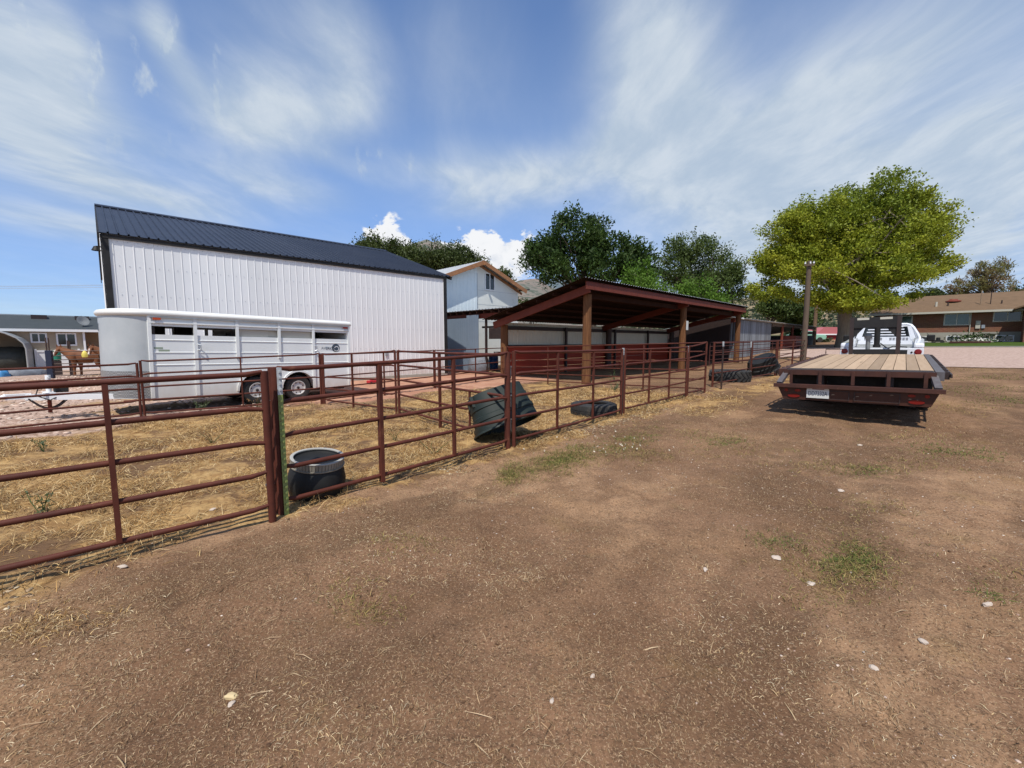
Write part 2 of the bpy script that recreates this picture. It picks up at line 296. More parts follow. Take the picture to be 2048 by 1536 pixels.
MT = dict(
    rail=M('rust_red_paint', (.112, .030, .017), .66, 0, (5, .22), (.062, .017, .011), (60, .25, .004), .25, dirt=(9, .60, (.17, .07, .035), .8)),
    rail2=M('dark_rail_paint', (.075, .022, .015), .6, 0, (6, .2), (.045, .016, .014), (60, .15, .004), .4),
    tpost=M('green_post_paint', (.25, .33, .085), .6, 0, (8, .2), (.19, .21, .08), dirt=(20, .56, (.14, .07, .04))),
    tposttop=M('grey_white_post_tip', (.55, .58, .58), .6, 0, (14, .2), (.35, .36, .36)),
    darkpost=M('dark_post_paint', (.045, .028, .022), .6, 0, (8, .2), (.07, .035, .025)),
    steel=M('bare_steel', (.42, .42, .42), .35, .8, (12, .2), (.25, .23, .21)),
    galv=M('galvanised_steel', (.48, .51, .53), .38, .6, (3, .2), (.36, .38, .40)),
    black=M('black_paint', (.008, .008, .009), .7, 0, (4, .2), (.02, .02, .02)),
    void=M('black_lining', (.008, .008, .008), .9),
    rubber=M('black_rubber', (.018, .018, .019), .75, 0, (10, .25), (.035, .033, .03), (60, .3, .005), dirt=(5, .56, (.09, .075, .06), .6)),
    blackpoly=M('black_plastic', (.010, .0105, .011), .55, 0, (5, .25), (.022, .022, .021), None, .22),
    white=M('white_trailer_paint', (.82, .84, .83), .35, 0, (2.2, .25), (.74, .76, .74), None, .5, dirt=(3.5, .665, (.30, .24, .19), .55)),
    whiteroof=M('white_roof_paint', (.76, .76, .73), .4, 0, (1.5, .25), (.66, .66, .62)),
    nose=M('grey_textured_aluminium', (.50, .52, .52), .42, .15, (2, .25), (.40, .43, .44), (140, .25, .004)),
    cream=M('cream_panel', (.50, .47, .40), .6),
    silver=M('white_wheel_paint', (.52, .52, .52), .35, .1, (9, .2), (.55, .53, .5)),
    orange=M('orange_lens', (.50, .07, .015), .3),
    red=M('red_lens', (.20, .010, .009), .25, spec=.6),
    roofblack=M('navy_roof_steel', (.020, .024, .038), .42, .25, (.6, .25), (.034, .038, .052), None, .5),
    shopwall=M('white_wall_steel', (.775, .785, .78), .4, .0, (.7, .25), (.73, .745, .745), None, .5, dirt=(2.2, .70, (.45, .42, .40), .5)),
    barnwall=M('white_barn_siding', (.75, .76, .71), .55, 0, (.8, .2), (.64, .67, .63), None, dirt=(1.2, .60, (.40, .41, .38), .6)),
    barnblue=M('pale_blue_siding', (.72, .79, .80), .5, 0, (1, .2), (.62, .72, .77)),
    greysteel=M('grey_blue_steel', (.19, .24, .30), .5, .1, (1, .2), (.16, .205, .26)),
    galvroof=M('galvanised_roofing', (.56, .58, .58), .4, .4, (1.6, .25), (.42, .43, .43), dirt=(2.5, .58, (.30, .20, .14), .7)),
    shedwall=M('cream_steel_wall', (.74, .70, .56), .5, 0, (1, .2), (.66, .62, .49)),
    redwood=M('dark_red_boards', (.42, .045, .018), .6, 0, (3, .25), (.30, .034, .015), None, .3, (.3, 1, 4)),
    redsteel=M('red_oxide_steel', (.19, .044, .024), .6, 0, (3, .25), (.13, .030, .018), spec=.25),
    log=M('log_post_wood', (.225, .105, .045), .8, 0, (5, .22), (.085, .036, .017), (14, .8, .02), .15, (6, 6, .3), dirt=(4, .58, (.05, .02, .01), .8)),
    pole=M('weathered_pole_wood', (.16, .115, .08), .8, 0, (5, .3), (.075, .055, .042), (14, .5, .01), .2, (5, 5, .3)),
    ceil=M('shaded_underside', (.026, .014, .010), .8, 0, (3, .25), (.016, .010, .007), spec=.1),  # shade beneath the tin roof put into the colour
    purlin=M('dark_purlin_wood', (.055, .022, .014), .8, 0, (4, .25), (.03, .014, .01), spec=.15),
    pole2=M('brown_pole_wood', (.20, .12, .065), .8, 0, (5, .3), (.11, .065, .04)),
    rakewood=M('orange_brown_wood', (.36, .17, .075), .65, 0, (4, .25), (.24, .11, .05)),
    corr=M('weathered_corrugated_iron', (.24, .255, .275), .55, .3, (1.5, .12), (.12, .125, .135), None, .4, (5, 5, .15), dirt=(2, .58, (.20, .13, .09), .6)),
    deck=M('pale_deck_boards', (.46, .335, .225), .75, 0, (4, .3), (.36, .255, .165), (22, .3, .004), .2, (.25, 3, 3), dirt=(3, .62, (.19, .135, .085), .8)),
    flat=M('rusty_brown_paint', (.078, .027, .016), .55, 0, (5, .25), (.042, .016, .011), (40, .2, .004), .4, dirt=(8, .60, (.17, .075, .045), .75)),
    flatdark=M('dark_steel_frame', (.028, .020, .020), .5, 0, (6, .25), (.045, .028, .024)),
    tread=M('worn_tread_plate', (.085, .066, .066), .45, .3, (6, .25), (.05, .038, .038), (60, .5, .006)),
    bluegrey=M('worn_strut_paint', (.15, .145, .15), .5, .2, (9, .25), (.09, .07, .07)),
    plate=M('white_number_plate', (.62, .63, .60), .4),
    platetxt=M('dark_plate_letters', (.03, .04, .06), .5),
    truck=M('white_truck_paint', (.74, .76, .80), .22, 0, (1, .2), (.70, .72, .76), clear=.5),
    truckgrey=M('grey_bed_plate', (.42, .43, .42), .4, .3, (3, .2), (.36, .37, .36)),
    glass=M('dark_window_glass', (.018, .024, .026), .06, 0, spec=.8),
    glassgreen=M('green_tinted_glass', (.05, .105, .095), .08, 0, (1.2, .2), (.025, .05, .045), spec=.8),
    wframe=M('pale_window_frame', (.52, .49, .42), .5),
    wwhite=M('white_vinyl', (.76, .77, .77), .4),
    brickroof=M('tan_shingles', (.175, .112, .066), .85, 0, (2, .25), (.13, .085, .05), (9, .4, .02), .2),
    concrete=M('pale_concrete', (.36, .34, .29), .85, 0, (2, .25), (.28, .265, .22)),
    fascia=M('cream_fascia', (.47, .45, .38), .6),
    darkroof=M('charcoal_shingles', (.040, .048, .052), .8, 0, (2, .25), (.052, .062, .066), (9, .4, .02), .3),
    green=M('dark_green_plastic', (.011, .018, .016), .6, 0, (2, .25), (.020, .028, .025), None, .3, dirt=(5, .62, (.09, .10, .09), .6)),
    greentub=M('green_drum_plastic', (.02, .20, .13), .4),
    blue=M('blue_plastic', (.012, .062, .19), .4),
    bluetarp=M('blue_tarp', (.05, .22, .45), .5),
    tarp=M('grey_tarp', (.20, .22, .25), .6, 0, (2, .3), (.12, .13, .15), (6, .8, .05)),
    straw=M('straw_bale', (.30, .14, .045), .9, 0, (8, .3), (.16, .08, .03), (30, .8, .02)),
    bale=M('dark_covered_bale', (.022, .024, .020), .6, 0, (3, .3), (.045, .048, .04), (5, .8, .05)),
    farred=M('pink_red_roof', (.42, .13, .135), .6), farwall=M('barn_red_wall', (.22, .014, .018), .7),
    mint=M('mint_green_paint', (.27, .50, .40), .35), darkred=M('dull_red_paint', (.15, .03, .028), .5, 0, (4, .3), (.07, .02, .02)),
    hide=M('sorrel_coat', (.185, .075, .034), .65, 0, (2.5, .25), (.13, .05, .023), spec=.2), mane=M('dark_mane', (.16, .07, .035), .8), blaze=M('white_blaze', (.60, .52, .46), .7), hoof=M('dark_hoof', (.03, .025, .02), .6),
    stone=M('pale_stone', (.52, .44, .36), .85, 0, (12, .3), (.38, .30, .24), (20, .4, .01)),
    boneyellow=M('pale_wood_chunk', (.62, .50, .28), .8, 0, (20, .3), (.45, .33, .17)),
    grid=M('grey_grid_plastic', (.27, .25, .21), .6, 0, (10, .25), (.18, .165, .135)), rim=M('pale_rim_plastic', (.36, .35, .32), .6),
    logo=M('slate_blue_decal', (.055, .075, .10), .5), stickers=M('pale_green_sticker', (.30, .36, .27), .5),
    wood2=M('pale_plank_wood', (.30, .22, .15), .8, 0, (4, .3), (.2, .14, .09)),
    flower=M('white_blossom', (.75, .73, .66), .8), leaflow=M('low_plant_green', (.06, .10, .03), .8),
    redtool=M('bright_red_plastic', (.42, .02, .03), .4), yellow=M('yellow_plastic', (.60, .50, .10), .5), navy=M('navy_post_paint', (.012, .018, .04), .5),
    leafattr=M('leaf_green', (.1, .15, .03), .55, attr='tone', transl=.32, spec=.25),
    grassattr=M('grass_blade', (.3, .2, .1), .8, attr='tone', transl=.2, spec=.15),
    rockattr=M('pebble_stone', (.4, .3, .25), .9, attr='tone', spec=.2),
    bark2=M('pale_grey_bark', (.33, .275, .20), .9, 0, (4, .25), (.19, .155, .115), (10, .8, .06), .1, (4, 4, .5)),
    bark=M('tree_bark', (.14, .105, .078), .9, 0, (5, .3), (.07, .055, .042), (10, .7, .04), .1, (3, 3, .6)),
)
def brick_mat():
    m = bpy.data.materials.new('brown_brick'); m.use_nodes = True; nt = m.node_tree; L = nt.links.new; b = nt.nodes['Principled BSDF']
    b.inputs['Roughness'].default_value = .9; t = nt.nodes.new('ShaderNodeTexCoord'); s = nt.nodes.new('ShaderNodeSeparateXYZ'); c = nt.nodes.new('ShaderNodeCombineXYZ')
    L(t.outputs['Object'], s.inputs[0]); L(s.outputs[1], c.inputs[0]); L(s.outputs[2], c.inputs[1])
    k = nt.nodes.new('ShaderNodeTexBrick'); L(c.outputs[0], k.inputs[0]); k.inputs['Scale'].default_value = 1
    k.inputs['Brick Width'].default_value = .30; k.inputs['Row Height'].default_value = .10; k.inputs['Mortar Size'].default_value = .010
    k.inputs['Color1'].default_value = (.27, .105, .055, 1); k.inputs['Color2'].default_value = (.20, .070, .038, 1); k.inputs['Mortar'].default_value = (.25, .16, .11, 1)
    n = nt.nodes.new('ShaderNodeTexNoise'); L(t.outputs['Object'], n.inputs[0]); n.inputs['Scale'].default_value = 1.3; n.inputs['Detail'].default_value = 6
    x = nt.nodes.new('ShaderNodeMix'); x.data_type = 'RGBA'; x.blend_type = 'MULTIPLY'; x.inputs[0].default_value = .6; L(k.outputs[0], x.inputs[6]); L(n.outputs['Color'], x.inputs[7])
    g = nt.nodes.new('ShaderNodeMix'); g.data_type = 'RGBA'; g.inputs[0].default_value = .35; L(k.outputs[0], g.inputs[7]); L(x.outputs[2], g.inputs[6])
    L(g.outputs[2], b.inputs['Base Color']); return m
MT['brick'] = brick_mat()
def line_mat(name, col, pitch, axis=2, dark=.55, width=.14):        # lap siding: a fine groove every pitch
    m = M(name, col, .6, 0, (1, .2), tuple(c * .88 for c in col)); nt = m.node_tree; L = nt.links.new; b = nt.nodes['Principled BSDF']
    t = nt.nodes.new('ShaderNodeTexCoord'); s = nt.nodes.new('ShaderNodeSeparateXYZ'); L(t.outputs['Object'], s.inputs[0])
    d = nt.nodes.new('ShaderNodeMath'); d.operation = 'DIVIDE'; L(s.outputs[axis], d.inputs[0]); d.inputs[1].default_value = pitch
    fr = nt.nodes.new('ShaderNodeMath'); fr.operation = 'FRACT'; L(d.outputs[0], fr.inputs[0])
    bp = nt.nodes.new('ShaderNodeBump'); bp.inputs['Strength'].default_value = .8; bp.inputs['Distance'].default_value = .03; L(fr.outputs[0], bp.inputs['Height']); L(bp.outputs[0], b.inputs['Normal'])
    return m
MT['siding'] = line_mat('tan_lap_siding', (.40, .33, .24), .13)
MT['carport'] = line_mat('grey_carport_steel', (.25, .265, .265), .25)
def diamond_mat():
    m = M('diamond_plate', (.36, .36, .35), .38, .6); nt = m.node_tree; L = nt.links.new; b = nt.nodes['Principled BSDF']
    t = nt.nodes.new('ShaderNodeTexCoord'); mp = nt.nodes.new('ShaderNodeMapping'); L(t.outputs['Object'], mp.inputs[0]); mp.inputs[3].default_value = (30, 30, 30)
    v = nt.nodes.new('ShaderNodeTexChecker'); L(mp.outputs[0], v.inputs[0]); v.inputs['Scale'].default_value = 1
    mx = nt.nodes.new('ShaderNodeMix'); mx.data_type = 'RGBA'; L(v.outputs['Fac'], mx.inputs[0]); mx.inputs[6].default_value = (.26, .26, .255, 1); mx.inputs[7].default_value = (.42, .42, .41, 1); L(mx.outputs[2], b.inputs['Base Color'])
    bp = nt.nodes.new('ShaderNodeBump'); bp.inputs['Distance'].default_value = .004; L(v.outputs['Fac'], bp.inputs['Height']); L(bp.outputs[0], b.inputs['Normal']); return m
MT['diamond'] = diamond_mat()

def plank_tones(m, axis, pitch, off, amount):                      # boards that each have their own shade
    nt = m.node_tree; L = nt.links.new; b = nt.nodes['Principled BSDF']; src = b.inputs['Base Color'].links[0].from_socket
    t = nt.nodes.new('ShaderNodeTexCoord'); s = nt.nodes.new('ShaderNodeSeparateXYZ'); L(t.outputs['Object'], s.inputs[0])
    d = nt.nodes.new('ShaderNodeMath'); d.operation = 'ADD'; L(s.outputs[axis], d.inputs[0]); d.inputs[1].default_value = off
    e = nt.nodes.new('ShaderNodeMath'); e.operation = 'DIVIDE'; L(d.outputs[0], e.inputs[0]); e.inputs[1].default_value = pitch
    f = nt.nodes.new('ShaderNodeMath'); f.operation = 'FLOOR'; L(e.outputs[0], f.inputs[0]); w = nt.nodes.new('ShaderNodeTexWhiteNoise'); w.noise_dimensions = '1D'; L(f.outputs[0], w.inputs['W'])
    r = nt.nodes.new('ShaderNodeMapRange'); L(w.outputs['Value'], r.inputs[0]); r.inputs[3].default_value = 1 - amount; r.inputs[4].default_value = 1 + amount * .5
    x = nt.nodes.new('ShaderNodeMix'); x.data_type = 'RGBA'; x.blend_type = 'MULTIPLY'; x.inputs[0].default_value = 1; L(src, x.inputs[6]); L(r.outputs[0], x.inputs[7]); L(x.outputs[2], b.inputs['Base Color'])
plank_tones(MT['shopwall'], 0, .916, 0, .05); plank_tones(MT['corr'], 0, .61, 0, .22); plank_tones(MT['roofblack'], 0, .916, 0, .12)
def splash(m, z0, z1, col, amt):                                   # dust thrown up on the foot of a wall
    nt = m.node_tree; L = nt.links.new; b = nt.nodes['Principled BSDF']; src = b.inputs['Base Color'].links[0].from_socket
    t = nt.nodes.new('ShaderNodeTexCoord'); s = nt.nodes.new('ShaderNodeSeparateXYZ'); L(t.outputs['Object'], s.inputs[0]); n = nt.nodes.new('ShaderNodeTexNoise'); n.inputs['Scale'].default_value = 2.5; n.inputs['Detail'].default_value = 7; L(t.outputs['Object'], n.inputs[0])
    a = nt.nodes.new('ShaderNodeMath'); a.operation = 'MULTIPLY_ADD'; L(n.outputs[0], a.inputs[0]); a.inputs[1].default_value = -(z1 - z0) * 1.5; L(s.outputs[2], a.inputs[2])
    r = nt.nodes.new('ShaderNodeMapRange'); L(a.outputs[0], r.inputs[0]); r.inputs[1].default_value = z0 - (z1 - z0); r.inputs[2].default_value = z0 + (z1 - z0) * .3; r.inputs[3].default_value = amt; r.inputs[4].default_value = 0
    x = nt.nodes.new('ShaderNodeMix'); x.data_type = 'RGBA'; L(r.outputs[0], x.inputs[0]); L(src, x.inputs[6]); x.inputs[7].default_value = (*col, 1); L(x.outputs[2], b.inputs['Base Color'])
splash(MT['shopwall'], .1, .9, (.42, .30, .22), .55); splash(MT['white'], .25, .75, (.40, .30, .22), .6)
# ------------------------------------------------------------------ the ground
def vnoise(x, y, seed=0):
    xi, yi = np.floor(x).astype(np.int64), np.floor(y).astype(np.int64); fx, fy = x - xi, y - yi
    def h(a, b):
        n = (a * 374761393 + b * 668265263 + seed * 1442695) & 0xffffffff
        n = ((n ^ (n >> 13)) * 1274126177) & 0xffffffff
        return ((n ^ (n >> 16)) & 0xffff) / 65535.
    u, v = fx * fx * (3 - 2 * fx), fy * fy * (3 - 2 * fy)
    return (h(xi, yi) * (1 - u) + h(xi + 1, yi) * u) * (1 - v) + (h(xi, yi + 1) * (1 - u) + h(xi + 1, yi + 1) * u) * v
def fbm(x, y, seed=0, o=4):
    s, a, t = 0., .5, 0.
    for i in range(o): s = s + a * vnoise(x * 2 ** i, y * 2 ** i, seed + i); t += a; a *= .5
    return s / t
FA = gnd(560, 1034); FB = gnd(1441, 779)                      # two feet of the near fence
FU = (FB - FA); FU.z = 0; FU.normalize(); FN = Vector((-FU.y, FU.x, 0))   # along the fence; into the pens
def fence_sd(x, y):
    return (x - FA.x) * FU.x + (y - FA.y) * FU.y, (x - FA.x) * FN.x + (y - FA.y) * FN.y
def masks(x, y):                                              # what lies where: straw, gravel, red dirt, green, bare shelter floor
    s, d = fence_sd(x, y); w = fbm(x * .7, y * .7, 3) - .5; w2 = fbm(x * 2.3, y * 2.3, 9) - .5
    straw = np_sstep(-.25, .25, d + .5 * w2) * (1 - np_sstep(6.0, 7.2, d + 2.2 * w)) * (1 - np_sstep(9.5, 12.5, s + 2 * w - .25 * d)) 
    straw = straw * (.72 + .9 * (fbm(x * 1.1, y * 1.1, 21) - .38))
    fringe = np.exp(-(d / .35) ** 2) * .6 * np_sstep(.40, .62, fbm(x * 1.3, y * 1.3, 33)) * np_sstep(-6, -3, s)
    right = .55 * np.exp(-((d + .8) / .7) ** 2) * np_sstep(7, 9, s) * (1 - np_sstep(20, 24, s))
    straw = np.clip(np.maximum(straw, np.maximum(fringe, right)), 0, 1)
    redd = np_sstep(6.6, 7.4, d + 1.2 * w) * np_sstep(1.5, 4, s) * (1 - np_sstep(13, 15, s)) * .9
    grav = np_sstep(6.3, 7.2, d + 1.5 * w) * (1 - np_sstep(.5, 3.0, s)) 
    shel = np_sstep(5, 7, d + w) * np_sstep(13.5, 15.5, s)
    return np.clip(straw, 0, 1), np.clip(grav, 0, 1), np.clip(redd, 0, 1), np.clip(shel, 0, 1)
def micro(x, y):                                              # unevenness of the trodden dirt
    d = np.hypot(x, y); near = 1 - np_sstep(10, 26, d); s, dd = fence_sd(x, y)
    rut = -.045 * np.exp(-((dd + 1.9 + .25 * np.sin(s * .5)) / .28) ** 2) - .04 * np.exp(-((dd + 3.7 + .2 * np.sin(s * .45)) / .3) ** 2)
    return near * ((fbm(x * .55, y * .55, 5, 3) - .5) * .09 + (fbm(x * 4.5, y * 4.5, 11, 4) - .5) * .046 - .02 * np_sstep(.60, .72, vnoise(x * 6.5, y * 6.5, 77)) + rut)
def axis(lo, hi, step, out_lo, out_hi, g=1.16):
    a = list(np.arange(lo, hi, step)); v, st = lo, step
    pre = []
    while v > out_lo: st *= g; v -= st; pre.append(v)
    v, st = a[-1], step; post = []
    while v < out_hi: st *= g; v += st; post.append(v)
    return np.array(pre[::-1] + a + post)
gx, gy = axis(-11, 11, .05, -3000, 3000), axis(.6, 17, .05, -400, 3500)
GX, GY = np.meshgrid(gx, gy); nx, ny = len(gx), len(gy)
GZ = np_terrain(GX, GY) + micro(GX, GY)
gv = np.stack([GX, GY, GZ], -1).reshape(-1, 3)
ii = np.arange(nx * ny).reshape(ny, nx); gf = np.stack([ii[:-1, :-1], ii[:-1, 1:], ii[1:, 1:], ii[1:, :-1]], -1).reshape(-1, 4)
ms = masks(GX.ravel(), GY.ravel())
def ground_mat():
    m = bpy.data.materials.new('dry_trodden_ground'); m.use_nodes = True; nt = m.node_tree; L = nt.links.new; b = nt.nodes['Principled BSDF']
    b.inputs['Roughness'].default_value = .95; b.inputs['Specular IOR Level'].default_value = .15
    t = nt.nodes.new('ShaderNodeTexCoord').outputs['Object']
    def nz(scale, det=6, r=.6, st=None):
        n = nt.nodes.new('ShaderNodeTexNoise'); n.inputs['Scale'].default_value = scale; n.inputs['Detail'].default_value = det; n.inputs['Roughness'].default_value = r
        if st:
            mp = nt.nodes.new('ShaderNodeMapping'); mp.inputs[2].default_value = (0, 0, R(st[2])); mp.inputs[3].default_value = (st[0], st[1], 1); L(t, mp.inputs[0]); L(mp.outputs[0], n.inputs[0])
        else: L(t, n.inputs[0])
        return n.outputs[0]
    def mr(v, a, c, lo=0., hi=1.):
        n = nt.nodes.new('ShaderNodeMapRange'); n.interpolation_type = 'SMOOTHSTEP'; L(v, n.inputs[0])
        for i, x in enumerate((a, c, lo, hi)): n.inputs[1 + i].default_value = x
        return n.outputs[0]
    def mix(f, a, c):
        n = nt.nodes.new('ShaderNodeMix'); n.data_type = 'RGBA'
        for s, v in ((n.inputs[0], f), (n.inputs[6], a), (n.inputs[7], c)):
            if hasattr(v, 'node'): L(v, s)
            else: s.default_value = v
        return n.outputs[2]
    def mth(op, a, c):
        n = nt.nodes.new('ShaderNodeMath'); n.operation = op; n.use_clamp = True
        for s, v in ((n.inputs[0], a), (n.inputs[1], c)):
            if hasattr(v, 'node'): L(v, s)
            else: s.default_value = v
        return n.outputs[0]
    at_ = nt.nodes.new('ShaderNodeAttribute'); at_.attribute_name = 'tone'; sp = nt.nodes.new('ShaderNodeSeparateColor'); L(at_.outputs['Color'], sp.inputs[0])
    sh = at_.outputs['Alpha']
    dirt = mix(mr(nz(.8, 7), .36, .64), (.140, .076, .041, 1), (.216, .122, .069, 1))
    dirt = mix(mr(nz(.33, 5), .50, .68), dirt, (.30, .178, .095, 1))                 # pale pinkish worn patches
    def attr(k): n = nt.nodes.new('ShaderNodeAttribute'); n.attribute_name = k; return n.outputs['Fac']
    dirt = mix(mth('MULTIPLY', attr('pale'), mr(nz(3, 6), .35, .6, .15, .85)), dirt, (.34, .205, .115, 1))
    dirt = mix(mth('MULTIPLY', attr('track'), mr(nz(4, 6), .35, .6, .1, .6)), dirt, (.098, .055, .029, 1))   # tracks and damp streaks
    dirt = mix(mr(nz(1.5, 6), .56, .74, 0, .6), dirt, (.20, .125, .050, 1))             # thatchy ochre
    dirt = mix(mr(nz(14, 5, .7), .52, .70, 0, .55), dirt, (.09, .054, .032, 1))
    dirt = mix(mr(nz(55, 4, .7), .48, .68, 0, .85), dirt, (.070, .041, .024, 1))
    dirt = mix(mr(nz(85, 3, .7), .55, .68, 0, .8), dirt, (.42, .29, .18, 1))
    strawc = mix(mr(nz(5, 6), .36, .62), (.27, .155, .062, 1), (.42, .27, .115, 1))
    strawc = mix(mr(nz(1.1, 7, .65), .45, .58, 0, .95), strawc, (.135, .078, .043, 1))
    strawc = mix(mr(nz(30, 4, .7), .5, .7, 0, .7), strawc, (.10, .055, .026, 1))
    grav = mix(mr(nz(9, 5, .7), .40, .60), (.26, .17, .125, 1), (.50, .37, .30, 1))
    grav = mix(mr(nz(.6, 5), .5, .62, 0, .8), grav, (.30, .19, .09, 1))
    redd = mix(mr(nz(1.2, 5), .4, .6), (.36, .18, .115, 1), (.42, .235, .155, 1))
    shel = mix(mr(nz(1.0, 6), .36, .64), (.21, .128, .066, 1), (.29, .185, .10, 1))
    edge = nz(6, 6, .65)
    def m2(k): return mr(mth('ADD', k, mth('SUBTRACT', mth('MULTIPLY', edge, .8), .4)), .22, .60)
    c = mix(m2(sh), dirt, shel); c = mix(m2(sp.outputs[1]), c, grav); c = mix(m2(sp.outputs[2]), c, redd); c = mix(m2(sp.outputs[0]), c, strawc)
    L(c, b.inputs['Base Color'])
    h = mth('ADD', mth('MULTIPLY', nz(22, 6, .7), .6), mth('MULTIPLY', nz(110, 3, .7), .35))
    bp = nt.nodes.new('ShaderNodeBump'); bp.inputs['Strength'].default_value = .75; bp.inputs['Distance'].default_value = .022; L(h, bp.inputs['Height']); L(bp.outputs[0], b.inputs['Normal'])
    return m
MT['ground'] = ground_mat()
col4 = np.stack([ms[0], ms[1], ms[2], ms[3]], -1)
ground = mesh_np('ground', gv, gf, MT['ground'], col4); ground['kind'] = 'structure'; ground.data.shade_smooth()
_s, _d = fence_sd(GX.ravel(), GY.ravel()); trk = np_sstep(.47, .64, fbm(_s * .28 + .35 * fbm(_s * .5, _d * .5, 44), _d * 1.25, 45, 4)); pal = np_sstep(.52, .68, fbm(_s * .35 + 9, _d * .9, 46, 4))
for nm_, ar_ in (('track', trk), ('pale', pal)): ground.data.attributes.new(nm_, 'FLOAT', 'POINT').data.foreach_set('value', ar_.astype(np.float32))
def surf(x, y): return np_terrain(x, y) + micro(x, y)
def surf1(x, y): return float(surf(np.array([x]), np.array([y]))[0])
def strip(name, near, far, n, lift, mat, jitter=0., up=None):           # a patch of ground between two chains of ground points
    def fine(ch):
        o = []
        for a, b in zip(ch[:-1], ch[1:]): o += [a.lerp(b, k / 12) for k in range(12)]
        return o + [ch[-1]]
    a, b = fine(near), fine(far); vs = []; m = len(a)
    for j, (p, q) in enumerate(zip(a, b)):
        for i in range(n + 1):
            t = i / n; v = p.lerp(q, t)
            if i == 0 and jitter: v = v + (p - q).normalized() * (float(fbm(np.array([v.x * .8]), np.array([v.y * .8]), 2)[0]) - .5) * jitter
            vs.append((v.x, v.y, terrain(v.x, v.y) + lift))
    mb = MB().add(vs, [(j * (n + 1) + i, j * (n + 1) + i + 1, (j + 1) * (n + 1) + i + 1, (j + 1) * (n + 1) + i) for j in range(m - 1) for i in range(n)])
    o = mb.build(name, mat, fix=False)
    for p in o.data.polygons: p.use_smooth = True
    if o.data.polygons[0].normal.z < 0: o.data.flip_normals()
    o['kind'] = 'structure'; return o
def flat_mat(name, c1, c2, s1, c3, s2, bump):
    m = M(name, c1, .95, 0, (s1, .12), c2, bump, .1, dirt=(s2, .56, c3, .8)); return m
MT['lot'] = flat_mat('pink_gravel', (.47, .35, .295), (.35, .25, .205), 7, (.25, .17, .13), 18, (9, .9, .06))
MT['lawn'] = flat_mat('mown_lawn', (.060, .098, .016), (.042, .074, .012), 2.5, (.10, .14, .02), 1.2, (40, .8, .04))
lot_far = [gnd(p, 695.6) for p in (1560, 1625, 1700, 1760, 1830, 1900, 1970, 2048, 2150, 2400)]
lot_near = [gnd(1560, 716), gnd(1612, 716), gnd(1690, 722), gnd(1760, 729), gnd(1830, 732), gnd(1890, 734.5), gnd(1970, 736), gnd(2048, 737), gnd(2150, 738), gnd(2400, 740)]
strip('gravel_lot', lot_near, lot_far, 60, .03, MT['lot'], 1.6)
lw_near = [gnd(1800, 695.4), gnd(1900, 695.4), gnd(2048, 695.5), gnd(2400, 696)]
lw_far = [p + Vector((-.70, .72, 0)) * 6 + Vector((.7, .7, 0)) * 16 for p in lw_near]
strip('lawn', lw_near, lw_far, 30, .06, MT['lawn'])
kb = MB()
for a_, b_ in zip(lw_near[:-1], lw_near[1:]):
    n_ = 10
    for k in range(n_):
        p, q = a_.lerp(b_, k / n_), a_.lerp(b_, (k + 1) / n_); p.z = terrain(p.x, p.y) + .05; q.z = terrain(q.x, q.y) + .05; kb.bar(p, q, .16, .14)
k_ = kb.build('lawn_kerb', MT['concrete']); k_['kind'] = 'structure'
dw_near = [gnd(1622, 694), gnd(1680, 694)]; dw_far = [gnd(1648, 687.5), gnd(1672, 687.5)]
# ------------------------------------------------------------------ far hills
def hill_mat(name, cols, s, tree_s, treecol, amount, far):
    m = bpy.data.materials.new(name); m.use_nodes = True; nt = m.node_tree; L = nt.links.new; b = nt.nodes['Principled BSDF']; b.inputs['Roughness'].default_value = 1; b.inputs['Specular IOR Level'].default_value = 0
    t = nt.nodes.new('ShaderNodeTexCoord').outputs['Object']
    def nz(sc, d=6): n = nt.nodes.new('ShaderNodeTexNoise'); n.inputs['Scale'].default_value = sc; n.inputs['Detail'].default_value = d; L(t, n.inputs[0]); return n.outputs[0]
    def mr(v, a, c):
        n = nt.nodes.new('ShaderNodeMapRange'); L(v, n.inputs[0]); n.inputs[1].default_value = a; n.inputs[2].default_value = c; return n.outputs[0]
    def mix(f, a, c):
        n = nt.nodes.new('ShaderNodeMix'); n.data_type = 'RGBA'; L(f, n.inputs[0])
        for q, v in ((n.inputs[6], a), (n.inputs[7], c)):
            if hasattr(v, 'node'): L(v, q)
            else: q.default_value = (*v, 1)
        return n.outputs[2]
    c = mix(mr(nz(s), .42, .58), cols[0], cols[1]); c = mix(mr(nz(s * 3.3), .5, .62), c, cols[2])
    if amount: c = mix(mr(nz(tree_s, 2), amount, amount + .05), c, treecol)
    L(c, b.inputs['Base Color']); return m
MT['hill'] = hill_mat('juniper_hillside', ((.30, .225, .15), (.155, .15, .085), (.24, .19, .12)), .012, .12, (.10, .10, .055), .52, 0)
MT['mount'] = hill_mat('bare_mountain', ((.22, .175, .15), (.15, .15, .13), (.18, .16, .14)), .0022, .02, (.085, .10, .08), .54, 0)
MT['mountfar'] = hill_mat('hazed_far_mountain', ((.115, .14, .16), (.09, .125, .14), (.13, .15, .16)), .0016, .02, (.09, .12, .13), 0, 0)  # blue-grey of the distant haze is put into the colour
